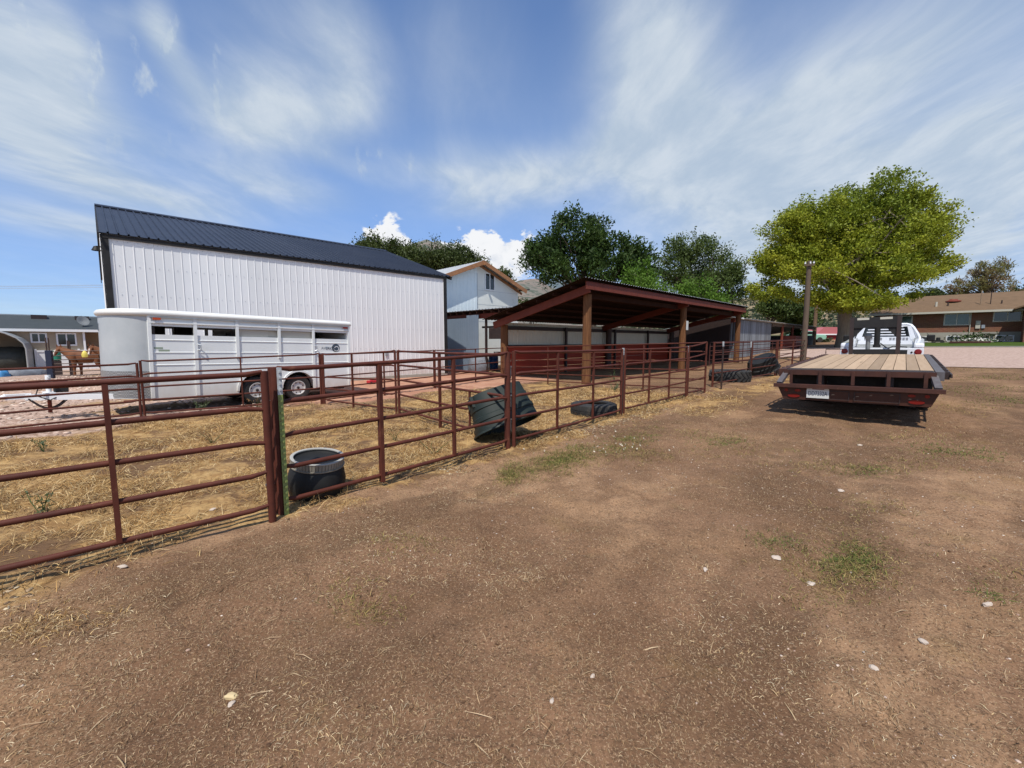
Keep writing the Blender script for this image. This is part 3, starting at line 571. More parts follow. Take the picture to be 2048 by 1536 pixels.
def ridge(name, prof, r0, r1, mat, seed, rough, nr=60, naz=260):
    """a range of hills: prof gives the skyline as (column, row) of directions; the land climbs from r0 to the skyline at r1"""
    pa = np.array([math.atan2(px - 1024, F) for px, _ in prof]); pe = np.array([(HOR - py) / math.hypot(F, px - 1024) for px, py in prof])
    az = np.linspace(pa[0], pa[-1], naz); e = np.interp(az, pa, pe); rr = np.concatenate([np.linspace(r0, r1, nr), r1 + (r1 - r0) * np.linspace(.05, .5, 12)])
    A, RR = np.meshgrid(az, rr); E = np.broadcast_to(e, A.shape); t = (RR - r0) / (r1 - r0); X, Y = RR * np.sin(A), RR * np.cos(A)
    h = np.where(t <= 1, np.clip(t, 0, 1) ** 1.25, np.clip(1 - (t - 1) * 1.6, 0, 1)); sc = 9. / r1
    n = (fbm(X * sc, Y * sc, seed, 5) - .5) * rough
    base = np_terrain(X, Y); Z = base - 1.5 + (CAMZ - base + E * r1) * h * (1 + n * (1 - np.abs(np.clip(t, 0, 1) - 0) * .75)) + n * .1 * h * E * r1
    v = np.stack([X, Y, Z], -1).reshape(-1, 3); m_, k = A.shape; q = np.arange(m_ * k).reshape(m_, k)
    o = mesh_np(name, v, np.stack([q[:-1, :-1], q[:-1, 1:], q[1:, 1:], q[1:, :-1]], -1).reshape(-1, 4), mat); o.data.shade_smooth(); o['kind'] = 'structure'; return o
ridge('hill', [(1180, 690), (1240, 655), (1330, 630), (1420, 610), (1480, 597), (1530, 594), (1600, 600), (1660, 598), (1720, 606), (1790, 607), (1850, 590), (1960, 600), (2100, 590), (2600, 600), (3600, 640)], 170, 620, MT['hill'], 4, .55)
ridge('mountains', [(500, 620), (640, 570), (740, 530), (800, 503), (830, 491), (857, 486), (880, 492), (905, 508), (940, 540), (985, 575), (1010, 570), (1027, 564), (1040, 562), (1062, 564), (1080, 568), (1100, 583), (1130, 590), (1180, 592), (1300, 600), (1500, 612), (1800, 606), (2300, 610)], 900, 3600, MT['mount'], 14, .8, 80, 320)
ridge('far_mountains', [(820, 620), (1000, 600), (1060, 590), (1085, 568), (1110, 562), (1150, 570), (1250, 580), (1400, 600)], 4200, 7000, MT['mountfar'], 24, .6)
# ------------------------------------------------------------------ corral panels
PG = 'pipe panels of the horse pens'
def panel(name, label, A, B, nr=5, ups=(), r=.021, rp=.027, mat='rail', ends=(1, 1), hs=None, cut=None, cat='fence panel', group=PG, extA=0.):
    """A, B: (column, foot row, top row) of the end posts; rails run between them"""
    a, b = gnd(A[0], A[1]), gnd(B[0], B[1]); ha, hb = zat(A[2], a) - a.z, zat(B[2], b) - b.z
    if extA: a = b + (a - b) * (extA / (a - b).length); a.z = terrain(a.x, a.y)
    t = thing(name, label, cat, a, math.degrees(math.atan2((b - a).x, (b - a).y)), group)
    Ln = math.hypot((b - a).x, (b - a).y); dz = b.z - a.z; m = MT[mat]
    hs = hs or [1 - k * (1 - .085) / (nr - 1) for k in range(nr)]; hm = max(hs)
    P = lambda x, f: Vector((x, 0, dz * x / Ln + (ha + (hb - ha) * x / Ln) * f))
    for k, f in enumerate(hs):
        e = Ln - rp * .5; fl = .13
        if cut and k in cut[1]: e = Ln * cut[0]
        s = -1 if k < len(hs) / 2 else 1
        top = f - (r / ha if k == 0 else 0)
        pts = [P(rp * .6, top) + Vector((0, 0, .02 * (1 if k else -1) * s)), P(fl, top), P(e * .5, top) - Vector((0, 0, .006)), P(e - fl, top), P(e, top) + Vector((0, 0, .02 * (1 if k else -1) * s))]
        MB().tube(pts, [r * .75, r, r, r, r * .75], 8).build('rail', m, t, 50)
    for on, x in zip(ends, (0, Ln)):
        if on: MB().tube([P(x, 0) + Vector((0, 0, -.05)), P(x, 1.0)], rp, 8).build('end_post', m, t, 50)
    for u in ups:
        x = Ln * u[0]; w = u[1] if len(u) > 1 else r; z0 = u[2] if len(u) > 2 else hs[-1]; z1 = u[3] if len(u) > 3 else hs[0] - .03
        MB().bar(P(x, z0) + Vector((0, -r * .55, 0)), P(x, z1) + Vector((0, -r * .55, 0)), w * 2, w * 1.4, (1, 0, 0)).build('upright', m, t)
    if cut:
        x = Ln * cut[0]; lo, hi = hs[-1], hs[cut[1][0] - 1]
        MB().tube([P(x, lo), P(x, hi)], r, 8).build('upright', m, t, 50)
    return t
def frac(A, B, px):                     # where along a panel a picture column falls
    a, b = gnd(A[0], A[1]), gnd(B[0], B[1]); d = (b - a); return reach(a, d, px, 0, 1)
A, B = (243, 1119, 765), (545.5, 1043, 742)
panel('pipe_gate', 'big pipe gate nearest the camera, cut by the left edge of the photo', A, B, 5, [((4.2 - (gnd(*B[:2]) - gnd(*A[:2])).length) / 4.2, .024)], 0.0235, .033, ends=(0, 1), hs=[1, .765, .545, .325, .1], cat='gate', group=None, extA=4.2)
A, B = (565, 1028, 735), (1016, 898, 704)
panel('corral_panel', 'near red pipe panel between the green steel post and the tipped green trough', A, B, 5, [(frac(A, B, 764), .03, .03), (frac(A, B, 908), .024)], .0235, .038)
A, B = (1027.5, 896, 702), (1241, 832, 698)
panel('corral_panel', 'near red pipe panel in front of the flat black tyre', A, B, 5, [(frac(A, B, 1113), .02), (frac(A, B, 1184), .02)], .0225, .03)
A, B = (1247, 829, 698), (1371, 796, 693)
panel('corral_panel', 'near red pipe panel between two dark posts, just right of the flat black tyre', A, B, 5, [(frac(A, B, 1296), .02), (frac(A, B, 1336), .02)], .0215, .028)
A, B = (1374, 795, 692.5), (1409, 786, 683.5)
panel('corral_panel', 'short narrow red pipe panel left of the open gap in the near fence', A, B, 5, [], .021, .03)
A, B = (1424.5, 775, 685), (1549.5, 752, 681.5)
panel('corral_panel', 'red pipe panel in front of the lugged tractor tyre', A, B, 5, [(frac(A, B, 1500), .03)], .022, .035)
A, B = (1552, 751, 681), (1611, 722, 679.5)
panel('corral_panel', 'last red pipe panel of the near fence, ending at the utility pole', A, B, 5, [(frac(A, B, 1583), .035, 0)], .022, .035)
A, B = (1013, 764, 693.5), (1409, 786, 684)
panel('corral_panel', 'long pipe panel crossing in front of the open shelter to the near fence', A, B, 6, [(frac(A, B, 1096), .022, 0), (frac(A, B, 1286), .026, 0)], .019, .026)
A, B = (1418, 733, 684), (1612, 713, 678)
panel('corral_panel', 'far pipe panel standing before the corrugated iron shed', A, B, 6, [(.3, .02, 0), (.6, .02, 0)], .021, .03, mat='rail2')
A, B = (14, 866, 750), (283, 837, 726)
A_ = (14, 866, 738)
panel('corral_panel', 'pipe panel beyond the tongue of the white horse trailer, at far left', A_, B, 5, [(0.0, .025, 0)], .021, .025, ends=(0, 1), extA=2.0 * (gnd(283, 837) - gnd(14, 866)).length)
A, B = (290, 836, 721), (643, 808, 707)
panel('corral_panel', 'pipe panel standing in front of the white horse trailer and its wheels', A, B, 5, [(frac(A, B, 487), .022, 0)], .020, .024)
A, B = (647, 808, 708), (868.5, 777, 700)
panel('corral_panel', 'pipe panel close along the white shop wall, behind the red jack', A, B, 5, [(frac(A, B, 769), .022, 0)], .019, .026)
A, B = (871, 777, 700), (1006, 757, 695)
panel('corral_panel', 'pipe panel in front of the grey sliding door beside the shop', A, B, 5, [(frac(A, B, 951), .022, 0)], .019, .026)
A, B = (650, 808, 708), (793, 829, 700.5)
panel('corral_panel', 'short cross panel from the back of the pens, right of the trailer wheels', A, B, 5, [(frac(A, B, 708), .022, 0)], .021, .024)
A, B = (799, 829, 700.5), (1013, 893, 707)
panel('corral_panel', 'cross panel meeting the near fence, its low rails cut short by the green trough', A, B, 5, [(frac(A, B, 882), .026, -.02)], .0225, .032, cut=(frac(A, B, 940), (3, 4)))
def stud_post(name, label, foot, top, split=None, group='steel fence posts', mats=('tpost', 'tposttop'), w=.03):
    p = gnd(*foot); h = zat(top, p) - p.z; tt = thing(name, label, 'fence post', p, math.degrees(math.atan2(FU.x, FU.y)), group)
    s = split or 1.0
    def seg(z0, z1, nm, m):
        b = MB(); b.box(-w, w, -.002, .004, z0, z1); b.box(-.004, .004, .0045, .035, z0, z1)
        z = z0 + .04
        while z < z1 - .02: b.box(-.008, .008, -.012, -.0025, z, z + .018); z += .055
        return b.build(nm, MT[m], tt)
    seg(-.05, h * s, 'shaft', mats[0])
    if split: seg(h * s, h, 'tip', mats[1])
    return tt
stud_post('steel_post', 'green studded steel post with grey-white tip, beside the near gate', (574, 1030), 735, .82, w=.021)
stud_post('steel_post', 'dark studded steel post with white tip, right of the flat black tyre', (1244, 832), 696, .9, mats=('darkpost', 'tposttop'))
stud_post('steel_post', 'dark steel post with white tip, left of the short narrow panel', (1372.5, 796), 692, .88, mats=('darkpost', 'tposttop'))
stud_post('steel_post', 'dark steel post leaning behind the tractor tyre panel', (1443, 779), 683, .9, mats=('darkpost', 'tposttop'), w=.05)
stud_post('steel_post', 'dark green steel post with white tip, right of the tractor tyre', (1499, 762), 683, .85, mats=('darkpost', 'tposttop'), w=.045)
# gate post with its hinge pins and chain
p = gnd(566, 1029); h = zat(735, p) - p.z
t = thing('gate_post', 'red pipe post with hinge pins between the near gate and the green post', 'gate post', p + Vector((-.02, -.012, 0)), 45)
q = p - Vector((.09, .06, 0))
for f in (.02, .92):
    pass
MB().tube([(0, .05, -.05), (0, .05, h)], .025, 10).build('shaft', MT['rail'], t, 50)
for z in (.30, .78 * h):
    MB().tube([(-.095, .05, z), (0, .05, z)], .014, 8).tube([(-.055, .05, z - .02), (-.055, .05, z + .16)], .009, 8).build('hinge_pin', MT['steel'], t, 50)
p = gnd(1021.5, 897)
t = thing('panel_pin', 'steel pin and chain joining two near panels by the green trough', 'pin', p, 45)
for z in (.35, .72, 1.16):
    MB().tube([(0, 0, z - .07), (0, 0, z + .1)], .008, 8).lathe([(.02, .1 + z), (.02, .115 + z)], 8).build('pin', MT['steel'], t, 50)
# ------------------------------------------------------------------ buildings
def ribs(L_, pitch, depth, rw, x0=0.):               # profile (x, out) of ribbed sheet steel
    pts = []; x = x0
    while x < L_ - 1e-6:
        e = min(x + pitch, L_)
        pts += [(x, 0)]
        if e - x > pitch * .7: pts += [(e - rw * 1.3, 0), (e - rw * .9, depth), (e - rw * .4, depth)]
        x = e
    return pts + [(L_, 0)]
def ribbed_wall(mb, x0, x1, z0, z1, y=0., pitch=.23, depth=.018, rw=.035, thick=.05, sgn=-1, axis='x', ztop=None):
    """sheet steel standing on local z0..z1 with ribs facing sgn*y; ztop(x) gives a sloping top"""
    pr = ribs(x1 - x0, pitch, depth, rw); zt = ztop or (lambda x: z1)
    f = (lambda x, o, z: (x0 + x, y + sgn * o, z)) if axis == 'x' else (lambda x, o, z: (y + sgn * o, x0 + x, z))
    n = len(pr); vs = [f(x, o, z0) for x, o in pr] + [f(x, o, zt(x0 + x)) for x, o in pr]
    mb.add(vs, [(i, i + 1, n + i + 1, n + i) for i in range(n - 1)])
    vs = [f(0, -thick, z0), f(x1 - x0, -thick, z0), f(x1 - x0, -thick, zt(x1)), f(0, -thick, zt(x0))]
    mb.add(vs, [(0, 1, 2, 3)]); return mb
# ---- the white shop
SA = 46.3
A = gnd(893.5, 750); A.z = 0
Ls = reach(A, -head(SA), 234, 2, 25); O = A - head(SA) * Ls
t = thing('shop_building', 'long white steel shop with dark navy roof and black corner trim', 'building', O, SA)
EV, W_, RZ = zat(553, A), 6.45, 0
RZ = EV + W_ * .335
ribbed_wall(MB(), 0, Ls, .12, EV, pitch=.229, depth=.013, rw=.026).build('wall', MT['shopwall'], t, fix=False)
scr = MB()
for k in range(int(Ls / .229)):
    for z in (.5, 1.35, 2.2, 3.05, 3.9, 4.6):
        scr.obox((k * .229 + .09, -.006, z), (.008, 0, 0), (0, .006, 0), (0, 0, .008))
scr.build('screws', MT['galv'], t)['kind'] = 'stuff'
gt = lambda y: EV + min(y, 2 * W_ - y) * .335
for x, s in ((0, -1), (Ls, 1)):
    mb = MB(); ribbed_wall(mb, .03, W_, .12, EV, x, sgn=s, axis='y', ztop=gt); ribbed_wall(mb, W_, 2 * W_, .12, EV, x, sgn=s, axis='y', ztop=gt); mb.build('gable_wall', MT['shopwall'], t, fix=False)
MB().box(0, Ls, 2 * W_, 2 * W_ + .05, .12, EV).build('rear_wall', MT['shopwall'], t)
MB().box(-.02, Ls + .02, -.03, 2 * W_ + .03, -.15, .118).build('footing', MT['concrete'], t)
for s in (0, 1):
    pr = ribs(Ls + .32, .229, .045, .045); mb = MB(); vs = []; n = len(pr)
    for d, z in ((-.075, EV - .075 * .335), (W_, RZ)):
        for x, o in pr: vs.append((x - .07, d if not s else 2 * W_ - d, z + .03 + o))
    mb.add(vs, [(i, i + 1, n + i + 1, n + i) for i in range(n - 1)])
    mb.add([(-.07, -.075 if not s else 2 * W_ + .075, EV - .03), (Ls + .25, -.075 if not s else 2 * W_ + .075, EV - .03), (Ls + .25, W_, RZ + .0), (-.07, W_, RZ + .0)], [(0, 1, 2, 3)])
    mb.build('roof', MT['roofblack'], t, fix=False)
MB().prism([(-.22, -.09), (0, 0), (.22, -.09), (.22, -.06), (0, .035), (-.22, -.06)], lambda a, b: (-.08, W_ + a, RZ + .075 + b), (Ls + .34, 0, 0)).build('ridge_cap', MT['roofblack'], t)
tr = MB()
tr.box(-.025, .13, -.045, -.0245, .10, EV - .06).box(-.047, -.0255, -.045, .14, .10, EV - .06)
tr.build('corner_trim', MT['black'], t); tr = MB()
tr.box(Ls - .13, Ls + .025, -.045, -.0245, .10, EV - .06).box(Ls + .0255, Ls + .047, -.045, .14, .10, EV - .06)
tr.build('corner_trim', MT['black'], t)
MB().box(-.05, Ls + .05, -.055, -.022, EV - .135, EV - .034).build('eave_trim', MT['black'], t)
for x in (-.085, Ls + .235):
    rk = MB()
    for s in (0, 1):
        a, b = Vector((x + .015, -.17 if not s else 2 * W_ + .17, EV - .1)), Vector((x + .015, W_, RZ - .04)); rk.bar(a, b, .03, .15, (0, 0, 1))
    rk.build('rake_trim', MT['black'], t)
wl = MB().box(-.14, -.048, .3, .34, 4.42, 4.46).lathe([(.0, .14), (.05, .12), (.11, .0), (.10, -.005), (.04, .1)], 14, Matrix.Translation((-.15, .32, 4.32))).build('wall_lamp', MT['blackpoly'], t, 40)
MB().box(8.75, 8.87, -.055, -.0245, 1.02, 1.22).build('outlet_box', MT['galv'], t)
p = gnd(750, 768)
t = thing('floor_jack', 'small red jack lying on the red dirt by the white shop wall', 'jack', p, 42)
MB().box(-.30, .28, -.12, .12, .04, .15).bar((-.2, 0, .15), (.25, 0, .24), .1, .06).build('body', MT['redtool'], t, bevel=.02)
for x in (-.22, .2): MB().lathe([(.05, -.14), (.05, .14)], 12, Matrix.Translation((x, 0, .05)) @ Matrix.Rotation(R(90), 4, 'X')).build('wheel', MT['black'], t)
# ---- barn behind the shop
a = at(1036, 580, 31.7); BC = Vector((a.x, a.y, 0)); BA = 45.8; BW = 3.7; EVb = a.z
BO = BC - head(BA) * 2 * BW; gz = terrain(BC.x, BC.y) - .1
t = thing('barn', 'two storey white barn with orange-brown gable boards and small upper window', 'barn', (BO.x, BO.y, 0), BA)
RZb = zat(519, BC - head(BA) * BW) - .25; sl = (RZb - EVb) / BW
mb = MB(); gx_ = lambda x: EVb + min(x, 2 * BW - x) * sl
ribbed_wall(mb, 0, BW - .2, gz, 3.35, 0, pitch=.3, depth=.012, rw=.03)
mb.build('lower_wall', MT['barnwall'], t, fix=False)
mb = MB(); ribbed_wall(mb, 0, BW - .2, 3.45, 6, -.03, pitch=.3, depth=.012, rw=.03, ztop=gx_); mb.build('blue_panels', MT['barnblue'], t, fix=False, label='pale blue steel panels of the upper left gable')
mb = MB()
wx0, wx1, wz0, wz1 = BW + .55, BW + 1.33, zat(579, BC - head(BA) * 2.8), zat(548, BC - head(BA) * 2.8)
def gwall(x0, x1, z0, zt): mb.prism([(x0, z0), (x1, z0), (x1, zt(x1)), (x0, zt(x0))], lambda x, z: (x, 0, z), (0, .08, 0))
gwall(BW - .2, BW, gz, gx_); gwall(BW, wx0, gz, gx_); gwall(wx1, 2 * BW, gz, gx_); gwall(wx0, wx1, gz, lambda x: wz0); gwall(wx0, wx1, wz1, gx_)
mb.box(2 * BW - .05, 2 * BW, .08, 12, gz, EVb).box(0, .05, .08, 12, gz, EVb).box(.05, 2 * BW - .05, 11.92, 12, gz, EVb)
mb.build('wall', MT['barnwall'], t)
sm = MB()
for z in (3.0, 4.15, 5.1): sm.box(BW - .15, 2 * BW - .1, -.006, -.001, z, z + .018)
sm.box(BW - .23, BW - .18, -.045, -.0345, 3.4, 6.2).box(0, BW - .2, -.05, -.0345, 3.36, 3.45).build('seam', MT['galv'], t)
def window(par, x0, x1, z0, z1, y=0., fm='wwhite', gm='glass', fw=.07, axis='x', mull=1, out=-1):
    f = MB(); bx = (lambda a, b, c, d, e, g: f.box(a, b, c, d, e, g)) if axis == 'x' else (lambda a, b, c, d, e, g: f.box(c, d, a, b, e, g))
    ya, yb = sorted((y + out * .045, y - out * .03))
    bx(x0 - fw, x0, ya, yb, z0 - fw, z1 + fw); bx(x1, x1 + fw, ya, yb, z0 - fw, z1 + fw); bx(x0, x1, ya, yb, z0 - fw, z0); bx(x0, x1, ya, yb, z1, z1 + fw)
    for k in range(mull):
        xm = x0 + (x1 - x0) * (k + 1) / (mull + 1); bx(xm - fw * .4, xm + fw * .4, ya + .004, yb - .004, z0, z1)
    fo = f.build('window', MT[fm], par); g = MB(); yc = y - out * .008
    if axis == 'x': g.box(x0, x1, yc - .006, yc + .006, z0, z1)
    else: g.box(yc - .006, yc + .006, x0, x1, z0, z1)
    g.build('pane', MT[gm], fo); return fo
window(t, wx0, wx1, wz0, wz1)
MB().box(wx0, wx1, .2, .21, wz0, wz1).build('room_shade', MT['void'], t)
for s in (0, 1):
    y0, y1 = -.55, 12.4; pr = ribs(y1 - y0, .3, .02, .04); n = len(pr); vs = []
    for d, z in ((-.35, EVb - .35 * sl), (BW, RZb)):
        for x, o in pr: vs.append((d if not s else 2 * BW - d, y0 + x, z + .12 + o))
    mb = MB().add(vs, [(i, i + 1, n + i + 1, n + i) for i in range(n - 1)])
    mb.add([(-.35 if not s else 2 * BW + .35, y0, EVb - .35 * sl + .06), (-.35 if not s else 2 * BW + .35, y1, EVb - .35 * sl + .06), (BW, y1, RZb + .06), (BW, y0, RZb + .06)], [(0, 1, 2, 3)])
    mb.build('roof', MT['galvroof'], t, fix=False)
    a, b = Vector((-.38 if not s else 2 * BW + .38, y0 + .02, EVb - .38 * sl)), Vector((BW, y0 + .02, RZb))
    mb = MB().bar(a, b, .05, .26, (0, 0, 1)); mb.bar(a + Vector((0, .5, -.12)), b + Vector((0, .5, -.12)), .05, .16, (0, 0, 1)); mb.build('barge_board', MT['rakewood'], t)
MB().bar((BW, -.75, RZb - .12), (BW, .2, RZb - .12), .12, .14).build('ridge_beam', MT['rakewood'], t)
MB().tube([(2 * BW + .05, -.1, EVb - .05), (2 * BW + 1.1, -.12, EVb + .12)], .045, 8).build('roof_drain', MT['flatdark'], t)
lw = px_of(BO + head(BA) * 5.3)
window(t, 5.15, 5.95, 2.05, 2.75, -.0)
# ---- lean-to between shop and shelter
a = at(898, 626, 24.3); PA = Vector((a.x, a.y, 0)); LA = 135.0
t = thing('lean_to', 'low lean-to roof with red rafters between the shop and the shelter', 'lean-to', PA, LA)
zr = a.z; g0 = terrain(PA.x, PA.y)
pr = ribs(7.6, .25, .03, .06); n = len(pr); vs = []
for d, z in ((-.25, zr + .02), (4.6, zr + .25)):
    for x, o in pr: vs.append((x - .8, d, z + o))
mb = MB().add(vs, [(i, i + 1, n + i + 1, n + i) for i in range(n - 1)]); vs = [(v[0], v[1], v[2] - .012) for v in vs]; mb.add(vs, [(i, n + i, n + i + 1, i + 1) for i in range(n - 1)])
mb.build('roof', MT['galvroof'], t, fix=False)
MB().box(-.8, 6.4, -.02, .03, zr - .42, zr - .17).build('header_beam', MT['redsteel'], t)
rf = MB()
for k in range(13): rf.box(-.75 + k * .56, -.70 + k * .56, -.20, 4.5, zr - .16, zr + .005)
rf.build('rafters', MT['purlin'], t)
for x in (3.05, 4.3): MB().box(x - .05, x + .05, .05, .15, g0 - .1, zr - .43).build('post', MT['flatdark'], t)
MB().box(2.6, 4.6, .2, .3, 2.35, 2.45).box(3.2, 4.5, .15, .32, 1.78, 2.34).build('loft_box', MT['flatdark'], t)
x1 = reach(PA, head(LA), 961.5, .5, 6)
t2 = thing('sliding_door', 'grey-blue ribbed steel sliding door hanging beside the shop corner', 'door', PA + left(LA) * -.12, LA)
mb = MB(); ribbed_wall(mb, -.4, x1 * .64, g0 + .02, zr - .36, -.02, pitch=.19, depth=.008, rw=.03, thick=.02); ribbed_wall(mb, x1 * .64 + .003, x1, g0 + .02, zr - .22, -.02, pitch=.19, depth=.008, rw=.03, thick=.02); mb.build('panel', MT['greysteel'], t2, fix=False)
# things in the lean-to's mouth
p = gnd(987, 741); t = thing('drum', 'blue plastic drum standing in the mouth of the lean-to', 'drum', p, 45)
MB().lathe([(.22, 0), (.27, .06), (.28, .3), (.265, .32), (.28, .34), (.28, .6), (.265, .62), (.28, .64), (.27, .86), (.22, .92), (.2, .9), (0, .9)], 20).build('body', MT['blue'], t, 40)
MB().lathe([(.05, .9), (.05, .935), (0, .935)], 10, Matrix.Translation((.11, 0, 0))).build('cap', MT['black'], t)
p = gnd(958, 745.5); t = thing('feed_sack', 'big grey bulging sack slumped in front of the lean-to', 'sack', p, 100)
rg = []
for z, w, dd in ((0, .48, .34), (.12, .58, .42), (.45, .57, .42), (.75, .5, .36), (.9, .36, .26), (.95, .2, .16)):
    rg.append([Vector((math.cos(k / 20 * 6.283) * w * (1 + .05 * math.sin(3 * k + z * 9)), math.sin(k / 20 * 6.283) * dd * (1 + .06 * math.cos(2 * k + z * 7)), z)) for k in range(20)])
MB().loft(rg).build('sack', MT['tarp'], t, 60)
p = gnd(972, 738) + left(LA) * 1.8
t = thing('scrap_table', 'rusty red steel table with pipe legs at the lean-to', 'table', p, LA)
MB().box(-.9, .75, -.35, .35, .95, 1.0).build('top', MT['redsteel'], t)
for x in (-.85, .7):
    for y in (-.3, .3): MB().box(x - .02, x + .02, y - .02, y + .02, 0, .949).build('leg', MT['redsteel'], t)
p2 = p + left(LA) * 1.9
t = thing('storage_rack', 'tall dark steel rack with grey cans against the barn wall', 'rack', p2, LA)
for z in (.8, 1.55): MB().box(-.8, .8, -.22, .22, z, z + .04).build('shelf', MT['flatdark'], t)
for x in (-.78, .78):
    for y in (-.2, .2): MB().box(x - .02, x + .02, y - .02, y + .02, 0, 2.0).build('leg', MT['flatdark'], t)
MB().bar((-.78, .2, .85), (.78, .2, 1.5), .02, .01).bar((.78, .2, .85), (-.78, .2, 1.5), .02, .01).build('brace', MT['flatdark'], t)
for k in range(4):
    q = p2 + head(LA) * (-.45 + k * .27)
    o = MB().lathe([(.10, 1.6), (.115, 1.63), (.115, 1.86), (.07, 1.93), (.04, 1.95), (0, 1.95)], 12).build('feed_can', MT['carport'], None, 40); o.location = q
    tag(o, 'grey feed can in the row on the dark rack by the barn', 'can', 'cans on the rack')
# ---- open loafing shelter
S1 = gnd(1172, 767.5); SH = 45.0
Y1 = zat(566, S1) - .09; P1 = Vector((S1.x, S1.y, 0))
d0 = reach(P1 - head(SH) * .0, head(SH), 1475, 8, 30)
t = thing('open_shelter', 'open horse shelter with red beams, round log posts and tin roof', 'shelter', P1, SH)
DEP = reach(P1, left(SH), 1000, 3, 10); zF = Y1; bk = P1 + left(SH) * DEP; zB = zat(641, bk) + .02
Lr = d0
def zroof(y): return zF + (zB - zF) * y / DEP
posts = [(0., 0., .172), (reach(P1, head(SH), 1364, 3, 16), .05, .172), (Lr - .35, 0., .17)]
for x, y, r in posts:
    g = terrain(*(P1 + head(SH) * x + left(SH) * y).xy)
    MB().tube([(x, y, g - .3), (x + .01, y, g + 1), (x, y, 2.2), (x, y, zroof(y) - .34)], [r * 1.06, r, r * .97, r * .92], 18).build('log_post', MT['log'], t, 50)
for x in (0., posts[1][0], Lr - .3):
    y = DEP - .3; g = terrain(*(P1 + head(SH) * x + left(SH) * y).xy)
    MB().tube([(x, y, g - .3), (x, y, zroof(y) - .3)], [.19, .17], 16).build('log_post', MT['log' if x == 0 else 'darkpost'], t, 50)
# beams
MB().box(-.55, Lr + .05, -.34, -.29, zF - .20, zF + .06).box(-.55, Lr + .05, -.36, -.28, zF + .0605, zF + .075).build('front_beam', MT['redsteel'], t)
MB().box(-.3, Lr, .24, .40, zF - .42, zF - .22).build('inner_beam', MT['purlin'], t)
for x in (-.28, posts[1][0] - .25, Lr - .5):
    a, b = Vector((x, -.28, zroof(-.28) - .22)), Vector((x, DEP + .1, zroof(DEP + .1) - .22)); MB().bar(a, b, .08, .30, (0, 0, 1)).build('rafter', MT['redsteel'], t)
pu = MB(); k = 0.3
while k < DEP:
    pu.box(-.62, Lr + .02, k, k + .06, zroof(k) - .065, zroof(k) + .03); k += .85
pu.build('purlins', MT['purlin'], t)
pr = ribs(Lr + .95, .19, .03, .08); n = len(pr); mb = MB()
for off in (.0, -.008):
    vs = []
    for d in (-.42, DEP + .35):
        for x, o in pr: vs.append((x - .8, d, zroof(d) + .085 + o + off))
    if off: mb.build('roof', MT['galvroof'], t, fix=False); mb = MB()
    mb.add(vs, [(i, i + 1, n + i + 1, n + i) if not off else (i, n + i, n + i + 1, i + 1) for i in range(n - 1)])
mb.build('roof_shade_sheet', MT['ceil'], t, fix=False)  # near-black sheet under the tin roof, deepens the shelter's shade
mb = MB(); g = .0
ribbed_wall(mb, .2, Lr - .3, 1.35, 0, DEP + .0, pitch=.25, depth=.02, rw=.04, thick=.04, ztop=lambda x: zroof(DEP) - .1); mb.build('back_wall', MT['shedwall'], t, fix=False)
mb = MB(); z = .02
for k in range(4): mb.box(.15, Lr - .3, DEP - .11, DEP - .06, z + k * .36, z + k * .36 + .345)
mb.build('kick_boards', MT['redwood'], t)
mb = MB().box(.1, Lr - .3, DEP - .10, DEP - .025, 2.20, 2.38).box(.1, Lr - .3, DEP - .16, DEP - .025, 1.43, 1.49)
mb.build('girt', MT['flatdark'], t)
for f in (.27, .55, .79): MB().box(Lr * f - .07, Lr * f + .07, DEP - .21, DEP - .115, -.05, 2.4).build('wall_stud', MT['flatdark'], t)
sg = MB().box(-.10, .14, -.235, -.2205, 2.25, 2.72); o = sg.build('notice', MT['plate'], t); o.location = (posts[1][0] - .02, .05, 0)
cam_l = MB().box(-.06, .06, -.32, -.2, zF - .62, zF - .54).lathe([(.0, 0), (.07, .02), (.08, .08), (0, .09)], 12, Matrix.Translation((0, -.3, zF - .66)))
o = cam_l.build('flood_lamp', MT['wwhite'], t, 40); o.location = (Lr - .35, 0, 0)
# ---- corrugated iron shed
K0 = gnd(1472, 717.5); KA = 45.0; zK = zat(637.5, K0); K0 = Vector((K0.x, K0.y, 0)); gK = .30
LK = reach(K0, head(KA), 1626, 10, 40); xk = reach(K0, head(KA), 1538.5, 2, 20); gE = terrain(*(K0 + head(KA) * LK).xy)
t = thing('corrugated_shed', 'weathered corrugated iron shed with one open bay on its right', 'shed', K0, KA)
def corrugated(mb, x0, x1, z0, zt, y, axis='x', pitch=.2, dep=.03, sgn=-1):
    n = int((x1 - x0) / (pitch / 4)); f = (lambda x, o, z: (x, y + sgn * o, z)) if axis == 'x' else (lambda x, o, z: (y + sgn * o, x, z)); a, b = [], []
    for i in range(n + 1):
        x = x0 + (x1 - x0) * i / n; o = dep * math.sin(2 * math.pi * x / pitch); a.append(f(x, o, z0)); b.append(f(x, o, zt(x)))
    m = n + 1; mb.add(a + b, [(i, i + 1, m + i + 1, m + i) for i in range(n)])
    a2 = [f(x0, -.05, z0), f(x1, -.05, z0), f(x1, -.05, zt(x1)), f(x0, -.05, zt(x0))]; mb.add(a2, [(0, 1, 2, 3)])
mb = MB(); corrugated(mb, 0, xk, gK - .1, lambda x: zK - .08, 0); corrugated(mb, .02, 5.5, gK - .2, lambda y: zK - .1 - .16 * y, 0, 'y'); mb.box(.1, LK, 5.45, 5.5, gK - .2, zK - .95).box(LK - .05, LK, .1, 5.4, gK, zK - .95)
mb.build('wall', MT['corr'], t, fix=False)
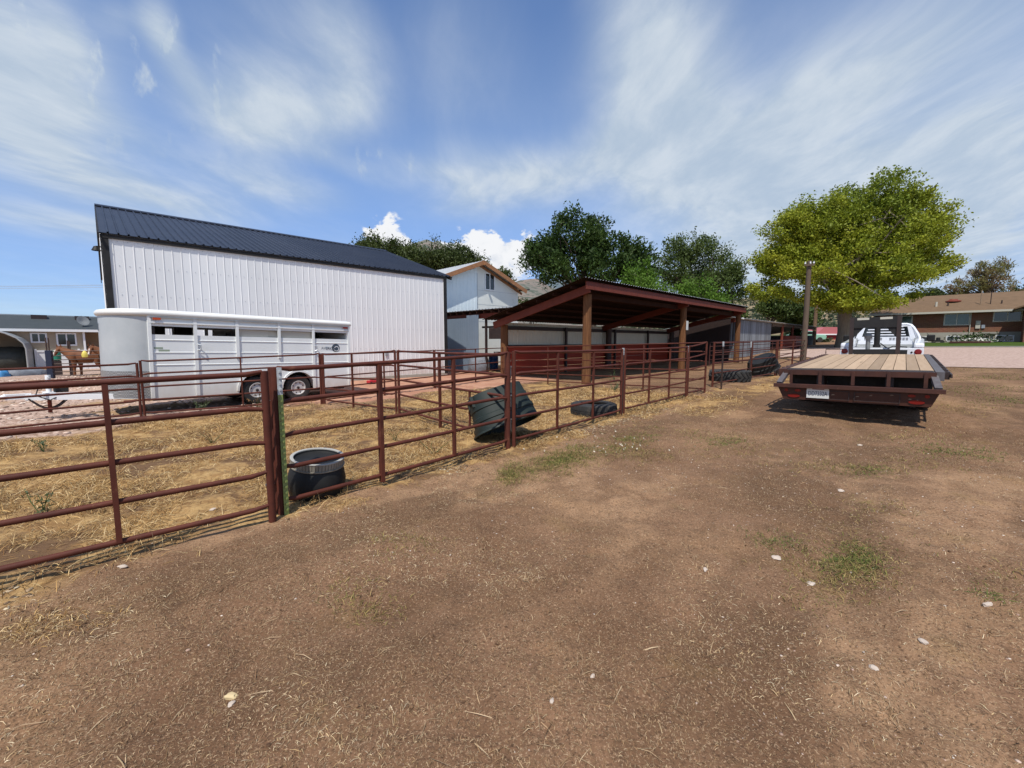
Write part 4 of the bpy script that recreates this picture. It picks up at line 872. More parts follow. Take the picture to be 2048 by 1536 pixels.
MB().bar((-1.5, -.3, zK - .14), (-1.5, 5.7, zK - 1.1), .1, .3, (0, 0, 1)).build('rafter', MT['redsteel'], t)
MB().prism([(-.3, gK - .2), (5.7, gK - .2), (5.7, zK - 1.0), (-.3, zK - .03)], lambda y, z: (-2.55, y, z), (.05, 0, 0)).build('dark_panel', MT['flatdark'], t)  # dark full-height panel in front of the end wall
mb = MB(); pr = ribs(LK + 2.8, .2, .025, .08); n = len(pr)
for off in (0, -.01):
    vs = [(x - 2.6, -.35, zK + .02 + o + off) for x, o in pr] + [(x - 2.6, 5.8, zK - .96 + o + off) for x, o in pr]
    mb.add(vs, [(i, i + 1, n + i + 1, n + i) if not off else (i, n + i, n + i + 1, i + 1) for i in range(n - 1)])
mb.build('roof', MT['galvroof'], t, fix=False)
for x in (xk + 3.6, xk + 7.6): MB().tube([(x, -.05, gE - .5), (x, -.05, zK - .1)], .12, 10).build('post', MT['redsteel'], t, 50)
MB().box(xk, LK, -.1, .02, zK - .30, zK - .05).build('header_beam', MT['pole'], t)
MB().box(xk, xk + .04, .06, 5.4, gK - .1, zK - .9).build('bay_divider', MT['flatdark'], t)
q = K0 + head(KA) * (xk + 5.4) + left(KA) * -.6
t = thing('hay_feeder', 'dull red steel hay feeder in front of the dark open bay', 'feeder', (q.x, q.y, terrain(q.x, q.y)), KA)
MB().prism([(0, .3), (1.9, .3), (2.3, 1.25), (-.4, 1.25)], lambda x, z: (x - 1, -.5, z), (0, 1.1, 0)).build('hopper', MT['darkred'], t)
for x in (-.7, .6): MB().box(x, x + .08, -.45, .5, 0, .299).build('leg', MT['darkred'], t)
MB().box(-.9, .9, -.515, -.5005, .62, .7).build('rim', MT['galv'], t)
# ---- power pole
def power_pole(name, label, foot, top, y=None, r=.17, mat='pole', arm=True):
    p = gnd(*foot) if y is None else None
    if p is None:
        d = ray(*foot); p = Vector((0, 0, CAMZ)) + d * (y / d.y); p.z = terrain(p.x, p.y)
    h = zat(top, p) - p.z; t = thing(name, label, 'pole', p, 120)
    MB().tube([(0, 0, -.3), (.02, 0, h * .5), (0, 0, h)], [r, r * .9, r * .78], 14).build('shaft', MT[mat], t, 50)
    if arm:
        MB().box(-.27, .27, -.25, -.17, h - .32, h - .23).build('crossarm', MT['pole'], t)
        for x in (-.22, .05, .22): MB().lathe([(.03, h - .22), (.055, h - .17), (.03, h - .13), (.05, h - .09), (0, h - .06)], 10, Matrix.Translation((x, -.22, 0))).build('insulator', MT['wwhite'], t, 40)
    return p, h
pp, ph = power_pole('utility_pole', 'weathered wooden utility pole standing at the end of the near fence', (1605, 724.5), 522)
p2_, h2_ = power_pole('utility_pole', 'thin orange-brown pole behind the weathered utility pole', (1627, 688), 590, 52, .22, 'pole2', False)
# ---- brick house
a = at(1757, 630, 47.5); EVH = a.z; HA = 137.5; H0 = Vector((a.x, a.y, 0)); gH = 1.62
t = thing('brick_house', 'long brown brick house with tan shingle roof and basement windows', 'house', H0, HA)
LH = 24.; FZ = gH + .95; DH = 9.0
# walls with openings: columns in picture -> local x
hx = lambda px: reach(H0, head(HA), px, 0, 40)
def hz(py, px): return zat(py, H0 + head(HA) * hx(px))
wins = []
for (pa, pb, ya, yb, pc) in ((1778, 1816, 646, 633.5, 1797), (1882.5, 1929.5, 649, 628.5, 1906), (1979.5, 2032, 641.5, 624, 2006)):
    wins.append((hx(pa), hx(pb), hz(ya, pc), hz(yb, pc)))
bw = []
for (pa, pb, ya, yb, pc) in ((1832, 1851, 682.5, 674, 1842), (1890.5, 1919, 681.5, 673, 1905), (1988, 2021, 681.5, 671.5, 2004)):
    bw.append((hx(pa), hx(pb), hz(ya, pc), hz(yb, pc)))
def pierced(mb, holes, x0, x1, z0, z1, y0, y1):
    xs = x0
    for (a, b, c, d) in sorted(holes):
        mb.box(xs, a, y0, y1, z0, z1); mb.box(a, b, y0, y1, z0, c); mb.box(a, b, y0, y1, d, z1); xs = b
    mb.box(xs, x1, y0, y1, z0, z1); return mb
# local y of this house points away from the viewer's right; facing side is -y after heading 137.5
wo = pierced(MB(), wins, 0, LH, FZ, EVH, 0, .2); wo.box(0, .2, .2, DH, FZ, EVH).box(LH - .2, LH, .2, DH, FZ, EVH).box(.2, LH - .2, DH - .2, DH, FZ, EVH)
def brickwall(nm, mb, par):
    o = mb.build(nm, MT['brickx'], par); return o
mbk = MT['brick'].copy(); MT['brickx'] = mbk
for n_ in mbk.node_tree.nodes:
    if n_.type == 'COMBXYZ':
        s_ = [x for x in mbk.node_tree.nodes if x.type == 'SEPXYZ'][0]; mbk.node_tree.links.new(s_.outputs[0], n_.inputs[0])
brickwall('wall', wo, t)
pierced(MB(), bw, -.03, LH, gH - .6, FZ - .002, -.05, .2).build('foundation', MT['concrete'], t)
for w_, gm in zip(wins, ('glassgreen', 'glassgreen', 'glass')): window(t, *w_, y=.02, fm='wframe', gm=gm, fw=.09)
for w_ in bw: window(t, *w_, y=-.03, fm='wwhite', gm='glass', fw=.07)
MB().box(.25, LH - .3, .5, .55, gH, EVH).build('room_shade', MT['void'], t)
rp = 2.0
pts = [(-.7, -.55, EVH - .02), (LH + .5, -.55, EVH - .02), (LH + .5, DH / 2, EVH + rp), (-.05, DH / 2, EVH + rp), (-.7, DH + .55, EVH - .02), (LH + .5, DH + .55, EVH - .02)]
mb = MB().add([(p[0], p[1], p[2] + o) for o in (.10, 0) for p in pts], [(0, 1, 2, 3), (3, 2, 5, 4), (0, 3, 4), (6, 9, 8, 7), (9, 10, 11, 8), (6, 10, 9), (0, 6, 7, 1), (4, 5, 11, 10), (0, 4, 10, 6), (1, 7, 8, 2), (2, 8, 11, 5)])
mb.build('roof', MT['brickroof'], t)
MB().box(-.72, LH, -.68, -.5605, EVH - .10, EVH + .09).build('gutter', MT['fascia'], t)
MB().box(-.7, LH, -.55, -.003, EVH - .06, EVH - .025).build('soffit', MT['fascia'], t)
MB().box(hx(1932.5), hx(1934), -.12, -.06, gH + .3, EVH - .1).build('downpipe', MT['fascia'], t)
MB().box(hx(1944), hx(1953.5), -.10, -.003, hz(657, 1949), hz(641.5, 1949)).box(hx(1946.5), hx(1951), -.16, -.1005, hz(648, 1949), hz(643, 1949)).build('meter_box', MT['fascia'], t)
MB().box(hx(1956), hx(1963), -.1, -.003, hz(656.5, 1960), hz(649.5, 1960)).build('junction_box', MT['galv'], t)
for px_, py_, hh, r_, m_ in ((1847.5, 617, .55, .09, 'fascia'), (1870.5, 614, .45, .06, 'flatdark'), (1934.5, 616, 1.5, .04, 'wood2'), (1954, 615, 1.3, .035, 'flatdark'), (1976, 613, .4, .05, 'flatdark')):
    x = hx(px_) ; y_ = 1.1; MB().tube([(x + .5, y_, EVH + rp * (y_ + .55) / (DH / 2 + .55) - .1), (x + .5, y_, EVH + rp * (y_ + .55) / (DH / 2 + .55) + hh)], r_, 8).build('vent_pipe', MT[m_], t)
MB().lathe([(.62, 0), (.6, .1), (.35, .2), (.3, .28), (0, .3)], 14, Matrix.Translation((hx(1893), 2.4, EVH + 1.2))).build('roof_vent', MT['redsteel'], t, 40)
# wing of the same house, cut by the frame
mb = MB(); xw = hx(2036)
mb.box(xw, xw + 9, -3.4, -.06, gH - .3, EVH - .02); brickwall('wing_wall', mb, t)
mb = MB().prism([(-.5, -.1), (4.5, 1.9), (9.5, -.1), (9.5, -.22), (4.5, 1.75), (-.5, -.22)], lambda x, z: (xw + x - .2, -4, EVH + z + .12), (0, 8, 0)); mb.build('wing_roof', MT['brickroof'], t)
# yard things before the brick house
q = H0 + head(HA) * hx(1943) + left(HA) * -4.2
zq = lambda v: terrain(v.x, v.y)
t = thing('flower_bed', 'raised brown flower bed full of white blossom on the lawn', 'flower bed', (q.x, q.y, zq(q) + .02), HA)
MB().box(-1.5, 1.1, -.4, .4, 0, .22).build('planter', MT['flat'], t, bevel=.03)
fl, gr = MB(), MB(); rnd = random.Random(3)
for k in range(420):
    x, y, z = rnd.uniform(-1.0, 1.5), rnd.uniform(-.4, .4), rnd.uniform(.23, .55); z = .23 + (z - .23) * (1 - abs(x - .3) / 1.9); m_ = fl if rnd.random() < .7 else gr
    a_ = Vector((rnd.uniform(-1, 1), rnd.uniform(-1, 1), rnd.uniform(-.3, 1))).normalized() * .07; b_ = a_.cross(Vector((rnd.uniform(-1, 1), 1, .3))).normalized() * .07; c_ = Vector((x, y, z)); m_.add([c_ - a_, c_ - b_, c_ + a_, c_ + b_], [(0, 1, 2, 3)])
fl.build('blossom', MT['flower'], t, fix=False); gr.build('foliage', MT['leaflow'], t, fix=False)
q = H0 + head(HA) * hx(1978) + left(HA) * -1.2
t = thing('bird_bath', 'small grey stone bird bath on the lawn near the right basement window', 'bird bath', (q.x, q.y, zq(q)), HA)
MB().lathe([(.3, 0), (.28, .08), (.12, .14), (.10, .55), (.14, .68), (.2, .72)], 14).build('stem', MT['concrete'], t, 40)
MB().lathe([(.2, .721), (.5, .8), (.52, .86), (.46, .84), (0, .78)], 16).build('bowl', MT['concrete'], t, 40)
q = H0 + head(HA) * hx(1874) + left(HA) * -1.0
t = thing('lawn_mower', 'dark push mower parked on the lawn by the brick house', 'mower', (q.x, q.y, zq(q)), HA)
MB().box(-.35, .35, -.28, .28, .14, .34).lathe([(.16, .341), (.16, .55), (.1, .6), (0, .6)], 12).build('body', MT['black'], t, 40)
for x in (-.32, .32):
    for y in (-.3, .3): MB().lathe([(.15, -.03), (.15, .03)], 12, Matrix.Translation((x, y, .15)) @ Matrix.Rotation(R(90), 4, 'X')).build('wheel', MT['rubber'], t)
MB().tube([(-.3, -.2, .3), (-.85, -.2, 1.0), (-.85, .2, 1.0), (-.3, .2, .3)], .02, 6).build('handle', MT['black'], t)
q = H0 + head(HA) * hx(1943) + left(HA) * -.7
t = thing('low_bush', 'dark low bush against the foundation behind the flower bed', 'bush', (q.x, q.y, zq(q)), HA)
bm_ = MB()
for k in range(500):
    c_ = Vector((rnd.gauss(0, .75), rnd.gauss(0, .22), abs(rnd.gauss(.45, .25)))); a_ = Vector((rnd.uniform(-1, 1), rnd.uniform(-1, 1), rnd.uniform(-1, 1))).normalized() * .09; b_ = a_.cross(Vector((rnd.uniform(-1, 1), 1, .3))).normalized() * .06; bm_.add([c_ - a_, c_ - b_, c_ + a_, c_ + b_], [(0, 1, 2, 3)])
bm_.build('foliage', MT['leaflow'], t, fix=False)
# ---- tan house at left
a = at(186, 661, 36.); VA = 45.; gV = terrain(a.x, a.y)
VE = a.z; V1 = Vector((a.x, a.y, 0)); VL = 26.; V0 = V1 - head(VA) * (VL - 4)
t = thing('tan_house', 'tan sided house with charcoal shingle roof and white trim at far left', 'house', V0, VA)
vx = lambda px: reach(V0, head(VA), px, 0, VL + 5)
vz = lambda py, px: zat(py, V0 + head(VA) * vx(px))
vw = [(vx(70), vx(96), vz(683, 83), vz(668, 83)), (vx(121), vx(154.5), vz(689, 138), vz(668.5, 138))]
mb = pierced(MB(), vw, 0, vx(172.5), gV - .3, VE, 0, .2); mb.box(0, .2, .2, 9, gV - .3, VE).box(.2, VL, 8.8, 9, gV - .3, VE).box(vx(172.5), VL, 2.2, 2.4, gV - .3, VE)
mb.build('wall', MT['siding'], t)
for w_ in vw: window(t, *w_, y=.0, fm='wwhite', gm='glass', fw=.1)
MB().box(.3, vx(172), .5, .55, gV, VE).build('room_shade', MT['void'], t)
MB().box(vx(170.5), vx(175), -.2, 0.19, gV, VE - .12).build('porch_column', MT['wwhite'], t)
MB().box(-.3, VL, -.42, -.30, VE - .14, VE + .06).build('gutter', MT['wwhite'], t)
MB().box(-.3, VL, -.30, 2.3, VE - .11, VE - .07).build('soffit', MT['wwhite'], t)
RV = zat(631.5, V0 + head(VA) * vx(100) + left(VA) * 4.5)
MB().prism([(-.32, VE), (4.5, RV), (9.4, VE), (9.4, VE - .1), (4.5, RV - .12), (-.32, VE - .065)], lambda y, z: (-.5, y, z), (VL + .8, 0, 0)).build('roof', MT['darkroof'], t)
MB().box(-.5, VL, 4.42, 4.58, RV - .03, RV + .05).build('ridge_cap', MT['galv'], t)
for px_ in (57, 150): MB().box(vx(px_) + .2, vx(px_) + 1.1, 3.2, 3.9, RV - .55, RV + .0).build('roof_vent', MT['flatdark'], t)
sdm = Matrix.Translation((vx(173), 1.0, VE + (RV - VE) * .27 + .45)) @ Matrix.Rotation(R(65), 4, 'X') @ Matrix.Rotation(R(25), 4, 'Y')
MB().lathe([(0, 0), (.2, .02), (.42, .1), (.43, .1), (.2, .0), (0, -.02)], 18, sdm).tube([(vx(173), 1.0, VE + .2), (vx(173), 1.05, VE + (RV - VE) * .27 + .4)], .03, 6).build('satellite_dish', MT['carport'], t, 40)
# white vinyl fence
a = at(75, 740, 33.5); b = a + head(VA) * reach(a, head(VA), 215, 0, 30); L_ = (b - a).length; gA = terrain(a.x, a.y)
t = thing('vinyl_fence', 'solid white vinyl fence between the horse pen and the tan house', 'fence', (a.x, a.y, 0), VA)
zt_ = zat(698, a)
MB().box(0, L_, 0, .05, gA - .1, zt_ - .25).build('panel', MT['wwhite'], t)
MB().box(-.03, L_ + .03, -.04, .09, zt_ - .249, zt_ - .10).build('top_rail', MT['wwhite'], t)
for k in range(int(L_ / 2.4) + 1): MB().box(k * 2.4 - .065, k * 2.4 + .065, -.05, .1, gA - .1, zt_).build('post', MT['wwhite'], t)
# carport
p = at(57, 741, 30.5); p.z = terrain(p.x, p.y); CA = 46.
t = thing('carport', 'rounded grey steel carport with a dark inside, cut by the left edge', 'carport', p, CA)
prof = [(0, 0), (0, 1.75)]
for k in range(1, 12):
    th = math.pi * k / 12; prof.append((-3.1 + 3.1 * math.cos(th), 1.75 + 1.55 * math.sin(th)))
prof += [(-6.2, 1.75), (-6.2, 0)]
inner = [(-3.1 + (x + 3.1) * .985, z * .985) for x, z in prof]
rg0 = [Vector((x, 0, z)) for x, z in prof] + [Vector((x, 0, z)) for x, z in reversed(inner)]
MB().loft([rg0, [v + Vector((0, 7, 0)) for v in rg0]]).build('roof', MT['carport'], t)
MB().tube([Vector((x, -.02, z)) for x, z in prof], .05, 8).build('arch_rim', MT['truckgrey'], t, 50)
MB().add([(v.x, 6.9, v.z) for v in [Vector((x, 0, z)) for x, z in inner]], [tuple(range(len(inner)))]).build('back_wall', MT['flatdark'], t)
q = p + head(CA) * -.9 + left(CA) * 1.6
t = thing('round_bale', 'big dark covered bale under the carport', 'bale', (q.x, q.y, terrain(q.x, q.y)), CA)
MB().lathe([(0, -.9), (.75, -.88), (.95, -.7), (1.0, 0), (.95, .7), (.75, .88), (0, .9)], 20, Matrix.Translation((0, 0, .95)) @ Matrix.Rotation(R(90), 4, 'Y')).build('bale', MT['bale'], t, 60)
q = p + head(CA) * -3.2 + left(CA) * 2.4
t = thing('flat_wagon', 'low dark red wagon standing under the carport', 'wagon', (q.x, q.y, terrain(q.x, q.y)), CA)
MB().box(-1.2, 1, -.7, .7, .55, .9).build('bed', MT['darkred'], t); MB().box(-1.2, 1, -.72, -.7005, 1.1, 1.2).box(-1.2, 1, -.72, -.7005, 1.4, 1.5).build('rail', MT['carport'], t)
for x in (-.9, .7): MB().lathe([(.28, -.75), (.28, .75)], 14, Matrix.Translation((x, 0, .28)) @ Matrix.Rotation(R(90), 4, 'X')).build('wheel', MT['rubber'], t)
def lump(name, label, cat, c, rx, ry, h, mat, seed, n=16, m=26):
    rg = []; rn = random.Random(seed); ph_ = [rn.uniform(0, 6.28) for _ in range(6)]
    for i in range(n + 1):
        f = i / n; z = h * math.sin(f * math.pi / 2) ** .8; r_ = math.cos(f * math.pi / 2) ** .6 + .02
        rg.append([Vector((rx * r_ * math.cos(6.2832 * k / m) * (1 + .16 * math.sin(3 * 6.2832 * k / m + ph_[0]) + .08 * math.sin(7 * 6.2832 * k / m + ph_[1] + f * 5)), ry * r_ * math.sin(6.2832 * k / m) * (1 + .14 * math.cos(4 * 6.2832 * k / m + ph_[2])), z * (1 + .18 * math.sin(5 * 6.2832 * k / m + ph_[3] + f * 4)))) for k in range(m)])
    o = MB().loft(rg).build(name, MT[mat], None, 60); o.location = c; o.rotation_euler = (0, 0, R(90 - CA)); tag(o, label, cat); return o
lump('tarp_heap', 'crumpled grey tarp heap on the ground before the carport', 'tarp', (lambda v: Vector((v.x, v.y, terrain(v.x, v.y))))(at(36, 750, 26.)), 1.3, .6, .42, 'tarp', 2)
lump('blue_tarp', 'small blue tarp bundle at the left edge before the carport', 'tarp', (lambda v: Vector((v.x, v.y, terrain(v.x, v.y))))(at(0, 749, 25.)), .4, .4, .42, 'bluetarp', 5)
lump('hay_heap', 'loose orange-brown hay heap left of the horse pen', 'hay', (lambda v: Vector((v.x, v.y, terrain(v.x, v.y))))(at(95, 748, 28.)), .5, .5, .42, 'straw', 8)
# horse pen
A_ = gnd(106, 757); B_ = A_ + head(70) * 6.2
t = thing('horse_pen_panel', 'dark pipe pen panel in front of the sorrel horse', 'pen panel', A_, 70, 'horse pen by the tan house')
hp = zat(704, A_) - A_.z
for k in range(7): MB().tube([(0, 0, hp * (1 - k * .152)), (6.2, 0, hp * (1 - k * .152) + .15)], .022, 6).build('rail', MT['darkpost'], t, 50)
for x in (2.45, 3.1, 6.1): MB().box(x - .03, x + .03, -.03, .03, 0, hp + .1).build('upright', MT['redsteel'], t)
MB().box(-.16, .06, -.09, .09, -.1, hp + .08).build('end_post', MT['navy'], t)
for k, (px_, py_, top) in enumerate(((99, 752, 675), (104, 752, 675.5), (142, 752, 681), (145.5, 752, 683))):
    p = gnd(px_, py_); o = MB().tube([(0, 0, 0), (0, 0, zat(top, p) - p.z)], .035, 6).build('pen_pole', MT['darkpost'], None, 50); o.location = p
    tag(o, ('tall dark pole, left of the pair by the white fence', 'tall dark pole above the navy pen corner', 'shorter dark pole, left of the pair over the horse', 'shortest dark pole behind the horse, right of its pair')[k], 'pole', 'tall poles of the horse pen')
p = gnd(117, 750); t = thing('drum', 'green plastic drum behind the head of the sorrel horse', 'drum', p + Vector((0, 0, .85)), 45)
MB().lathe([(.15, 0), (.19, .04), (.20, .28), (.19, .29), (.20, .3), (.19, .56), (.16, .60), (0, .59)], 18).build('body', MT['greentub'], t, 40)
MB().box(-.18, .18, -.18, .18, -.86, -.01).build('stand', MT['flatdark'], t)
p = gnd(174, 756) ; p.z = terrain(p.x, p.y); o = MB().lathe([(.0, 0), (.1, .01), (.12, .12), (.09, .24), (.03, .32), (0, .33)], 12).build('feed_scoop', MT['yellow'], None, 40); o.location = p + Vector((0, 0, 1.0)); tag(o, 'small yellow scoop hanging on the horse pen panel', 'scoop')
# distant barn, shrubs and the mint vehicle beyond the lot
a = at(1637, 672, 92.); gb = terrain(a.x, a.y) + 1.0; BH = 100.
b0 = Vector((a.x - 0, a.y, 0))
t = thing('red_barn', 'small red barn with pinkish roof beyond the gravel lot', 'barn', (b0.x, b0.y, 0), 90)
zb = zat(667.5, b0); zt_ = zat(654, b0)
MB().box(0, 6.5, .5, 6, zat(680, b0) - .5, zb - .02).build('wall', MT['farwall'], t)
MB().prism([(-.3, zb), (1.3, zt_), (6.8, zt_), (7.2, zb), (7.2, zb - .1), (-.3, zb - .1)], lambda x, z: (x, .2, z), (0, 5, 0)).build('roof', MT['farred'], t)
MB().box(-.35, 7.2, .08, .19, zb - .25, zb - .01).build('fascia', MT['wwhite'], t)
a = at(1612, 681, 58.); gm_ = zat(684.5, a)
t = thing('mint_truck', 'old mint green pickup half hidden behind the utility pole', 'pickup', (a.x, a.y, gm_), 100)
MB().prism([(-2.2, .35), (2.0, .35), (2.15, .75), (2.0, 1.0), (.7, 1.06), (.35, 1.5), (-.6, 1.52), (-.9, 1.05), (-2.2, 1.05)], lambda x, z: (x, -.8, z), (0, 1.6, 0)).build('body', MT['mint'], t, bevel=.08)
MB().prism([(.55, 1.08), (.28, 1.44), (-.55, 1.45), (-.75, 1.08)], lambda x, z: (x, -.815, z), (0, 1.63, 0)).build('window', MT['glass'], t)
for x in (-1.4, 1.3): MB().lathe([(.34, -.82), (.34, .82)], 14, Matrix.Translation((x, 0, .34)) @ Matrix.Rotation(R(90), 4, 'X')).build('wheel', MT['rubber'], t)
# power lines, far left
t = thing('power_lines', 'thin pale power lines crossing the sky behind the shop', 'power lines', (0, 0, 0), 90)
for k, (y0, y1) in enumerate(((564, 568), (569, 573), (566, 569.5))):
    a, b = at(-300, y0, 70.), at(330, y1, 70.); MB().tube([a, a.lerp(b, .5) - Vector((0, 0, .5)), b], .022, 5).build('wire', MT['galv'], t)
# ------------------------------------------------------------------ horse trailer
w1, w2 = gnd(598, 799.5), gnd(516, 807.5); wm = (w1 + w2) / 2; HT = 40.0
def tyre_rim(par, x, y, z, r, w, rim, nm='wheel', rm='silver', out=-1, holes=8, rw=.62):
    """a wheel lying in the local XZ plane, its outer face towards out*y"""
    Mw = Matrix.Translation((x, y, z)) @ Matrix.Rotation(R(90), 4, 'X')      # local z of the lathe runs towards -y
    o = MB().lathe([(r * rw, -w * .42), (r * .78, -w * .5), (r * .93, -w * .47), (r, -w * .33), (r, w * .33), (r * .93, w * .47), (r * .78, w * .5), (r * rw, w * .42)], 36, Mw, close=True)
    g = o.build(nm, MT['rubber'], par, 40)
    m = MB(); s = 1 if out < 0 else -1
    m.lathe([(r * rw * 1.02, s * w * .43), (r * rw * .93, s * w * .44), (r * rw * .90, s * w * .30), (r * rw * .86, s * w * .28), (r * rw * .62, s * w * .30), (r * rw * .36, s * w * .33), (r * rw * .34, s * w * .33), (0, s * w * .33)], 32, Mw, caps=False)
    nf = len(m.f)
    if holes:
        hb = m
        for k in range(holes):
            a = 2 * math.pi * (k + .5) / holes; c = Vector((r * rw * .74 * math.cos(a), r * rw * .74 * math.sin(a), s * w * .312))
            ta = Vector((-math.sin(a), math.cos(a), 0)); ra = Vector((math.cos(a), math.sin(a), 0))
            pts = [c + ta * r * .068 - ra * r * .015, c + ra * r * .052, c - ta * r * .068 - ra * r * .015, c - ra * r * .06]; pts = [Mw @ p for p in pts]
            hb.add(pts, [(0, 1, 2, 3)])
        hb.lathe([(r * .11, s * w * .33), (r * .11, s * w * .38), (r * .07, s * w * .42), (0, s * w * .42)], 14, Mw); pass
    rr = m.build('rim', MT[rm], g, 35, fix=False); rr.data.materials.append(MT['flatdark'])
    for p_ in rr.data.polygons:
        if p_.index >= nf: p_.material_index = 1
    return g
t = thing('horse_trailer', 'white stock trailer with slatted side and two wheels beside the white shop', 'horse trailer', wm, HT, ry=1.2)
tm = t
import mathutils
bpy.context.view_layer.update()
def tx(px, lo=-5, hi=4, y=-.02, z=1.2):
    o = Vector(wm) + left(HT) * y + Vector((0, 0, z)); return reach(o, head(HT), px, lo, hi)
XF, XR, ZB, ZT, WD = tx(300), tx(696.5), .30, 2.17, 1.95
wh = abs(tx(598, z=.35) - tx(516, z=.35)) / 2; wc = (tx(598, z=.35) + tx(516, z=.35)) / 2; WR = .352
# lower skin with two wheel arches
ar = WR + .085
def arch(cx): return [(cx + ar * math.cos(a), max(ZB, .37 + ar * math.sin(a))) for a in [math.pi - k * math.pi / 16 for k in range(17)]]
ZL = 1.05
poly = [(XF, ZB), (wc - wh - ar, ZB)] + arch(wc - wh)[1:-1] + [(wc - wh + ar - .001, .40), (wc + wh - ar + .001, .40)] + arch(wc + wh)[1:-1] + [(wc + wh + ar, ZB), (XR, ZB), (XR, ZL), (XF, ZL)]
mb = MB().prism(poly, lambda x, z: (x, 0, z), (0, .035, 0))
zs = [(ZL + .012, 1.335), (1.347, 1.62), (1.632, 1.755), (1.945, ZT)]
for a_, b_ in zs: mb.box(XF, XR, 0, .035, a_, b_)
mb.box(XF, XR, .008, .034, ZL, 1.7)
mb.build('side_wall', MT['white'], t)
gb = MB()
for z in (ZL, 1.335, 1.62): gb.prism([(0, 0), (-.009, .008), (-.009, .02), (0, .03)], lambda y, z_: (XF + .03, y - .0015, z + z_), (XR - XF - .03, 0, 0))
gb.build('slat_ridges', MT['white'], t)
pb = MB()
posts_ = [XF, tx(391), tx(474.5), tx(558), tx(626), XR]
for k, x in enumerate(posts_):
    w = .035 if 0 < k < 5 else .03
    MB().box(x - w, x + w, -.032, -.003, ZB + (0.02 if k in (0, 1, 4, 5) else .9), ZT + .0).build('side_post', MT['white'], t)
MB().box(XF, XR, -.035, -.002, ZT - .16, ZT - .125).build('side_rail', MT['white'], t)
# slot covers inside bays three and four, lining, far side and boards that darken the slots
MB().box(posts_[2] + .05, posts_[3] - .25, .05, .07, 1.74, 1.94).box(posts_[3] + .03, posts_[4] - .04, .05, .07, 1.74, 1.94).box(posts_[2], posts_[4], .08, .10, 1.7, 1.97).build('slot_cover', MT['cream'], t)
fs = MB().box(XF, XR, WD - .03, WD, ZB, 1.74).box(XF, XR, WD - .03, WD, 1.95, ZT)
for x0, x1 in ((XF, posts_[1] - .25), (posts_[1] - .05, posts_[2] - .45), (posts_[2] - .2, posts_[2] - .12), (posts_[2] - .02, posts_[4] + .05), (posts_[4] + .3, XR)): fs.box(x0, x1, WD - .03, WD, 1.741, 1.949)
fs.build('far_side', MT['white'], t)
for x0, x1 in ((XF, posts_[1] - .2), (posts_[1], posts_[2] - .5), (posts_[4] + .32, XR - .06)): MB().box(x0, x1, WD - .06, WD - .035, 1.6, 2.1).build('far_shade_board', MT['flatdark'], t)  # dark boards added behind the far slots to keep the inside dim
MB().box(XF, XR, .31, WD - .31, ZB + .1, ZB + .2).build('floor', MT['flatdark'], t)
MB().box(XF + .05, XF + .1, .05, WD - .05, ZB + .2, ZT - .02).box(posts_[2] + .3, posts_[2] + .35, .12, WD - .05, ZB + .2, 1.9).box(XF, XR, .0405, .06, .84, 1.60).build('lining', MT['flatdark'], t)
MB().box(XR - .05, XR, .05, WD, ZB, ZT).build('rear_gate', MT['white'], t)
# rounded nose
NL = .72
nose = [(XF, 0)] + [(XF - NL * math.sin(a) ** .9, WD / 2 - WD / 2 * math.cos(a)) for a in [k * math.pi / 28 for k in range(1, 28)]] + [(XF, WD)]
def nwall(z0, z1, off, m, nm, a=0, b=None):
    pts = nose[a:b]; c = Vector((XF + .2, WD / 2, 0)); r0 = []
    for x, y in pts:
        d = (Vector((x, y, 0)) - c).normalized() * off; r0.append((x + d.x, y + d.y))
    n = len(r0); vs = [(x, y, z0) for x, y in r0] + [(x, y, z1) for x, y in r0] + [(x + .03, y + (.0), z0) for x, y in r0] + [(x + .03, y, z1) for x, y in r0]
    return MB().add(vs, [(i, i + 1, n + i + 1, n + i) for i in range(n - 1)] + [(2 * n + i, 3 * n + i, 3 * n + i + 1, 2 * n + i + 1) for i in range(n - 1)]).build(nm, MT[m], t, 40, fix=False)
nwall(ZB + .02, ZT, 0, 'nose', 'nose'); nwall(ZB + .05, .93, .008, 'diamond', 'diamond_plate', 0, None)
MB().box(XF - .04, XF + .02, -.012, .0, ZB, ZT).build('nose_seam', MT['white'], t)
rvb = MB()
for k in range(20): rvb.obox((XF - .02, -.014, ZB + .1 + k * .092), (.008, 0, 0), (0, .004, 0), (0, 0, .008))
rvb.build('rivets', MT['galv'], t)
rv = MB()
for k in range(22): rv.obox((XF + .05, -.036, ZB + .1 + k * .083), (.008, 0, 0), (0, .004, 0), (0, 0, .008))
# roof: a crowned cap that overhangs the nose, rounded at its edges
def cap_ring(sc, z, ex):
    pts = []
    for x, y in nose:
        pts.append((XF - .0 + (x - XF) * sc - ex * (1 if x < XF else 0), WD / 2 + (y - WD / 2) * (1 + (sc - 1)) + (0), z))
    return pts
rings = []
for inset, z in ((-.03, ZT - .01), (-.055, ZT + .03), (-.055, ZT + .075), (-.02, ZT + .115), (.10, ZT + .145), (.35, ZT + .165), (.8, ZT + .172)):
    ring = []
    for x, y in [(XR + .06, 0)] + nose + [(XR + .06, WD)]:
        f = max(0, (WD / 2 - inset) / (WD / 2)); yy = WD / 2 + (y - WD / 2) * f
        xx = x if x >= XF else XF + (x - XF) * (NL - inset) / NL
        if x > XR: xx = x - max(0, inset) * .15
        ring.append((xx, yy, z))
    rings.append(ring)
MB().loft(rings).build('roof', MT['whiteroof'], t, 60)
MB().box(XF + .0, XR, -.052, -.004, ZT - .03, ZT - .011).build('drip_rail', MT['galv'], t)
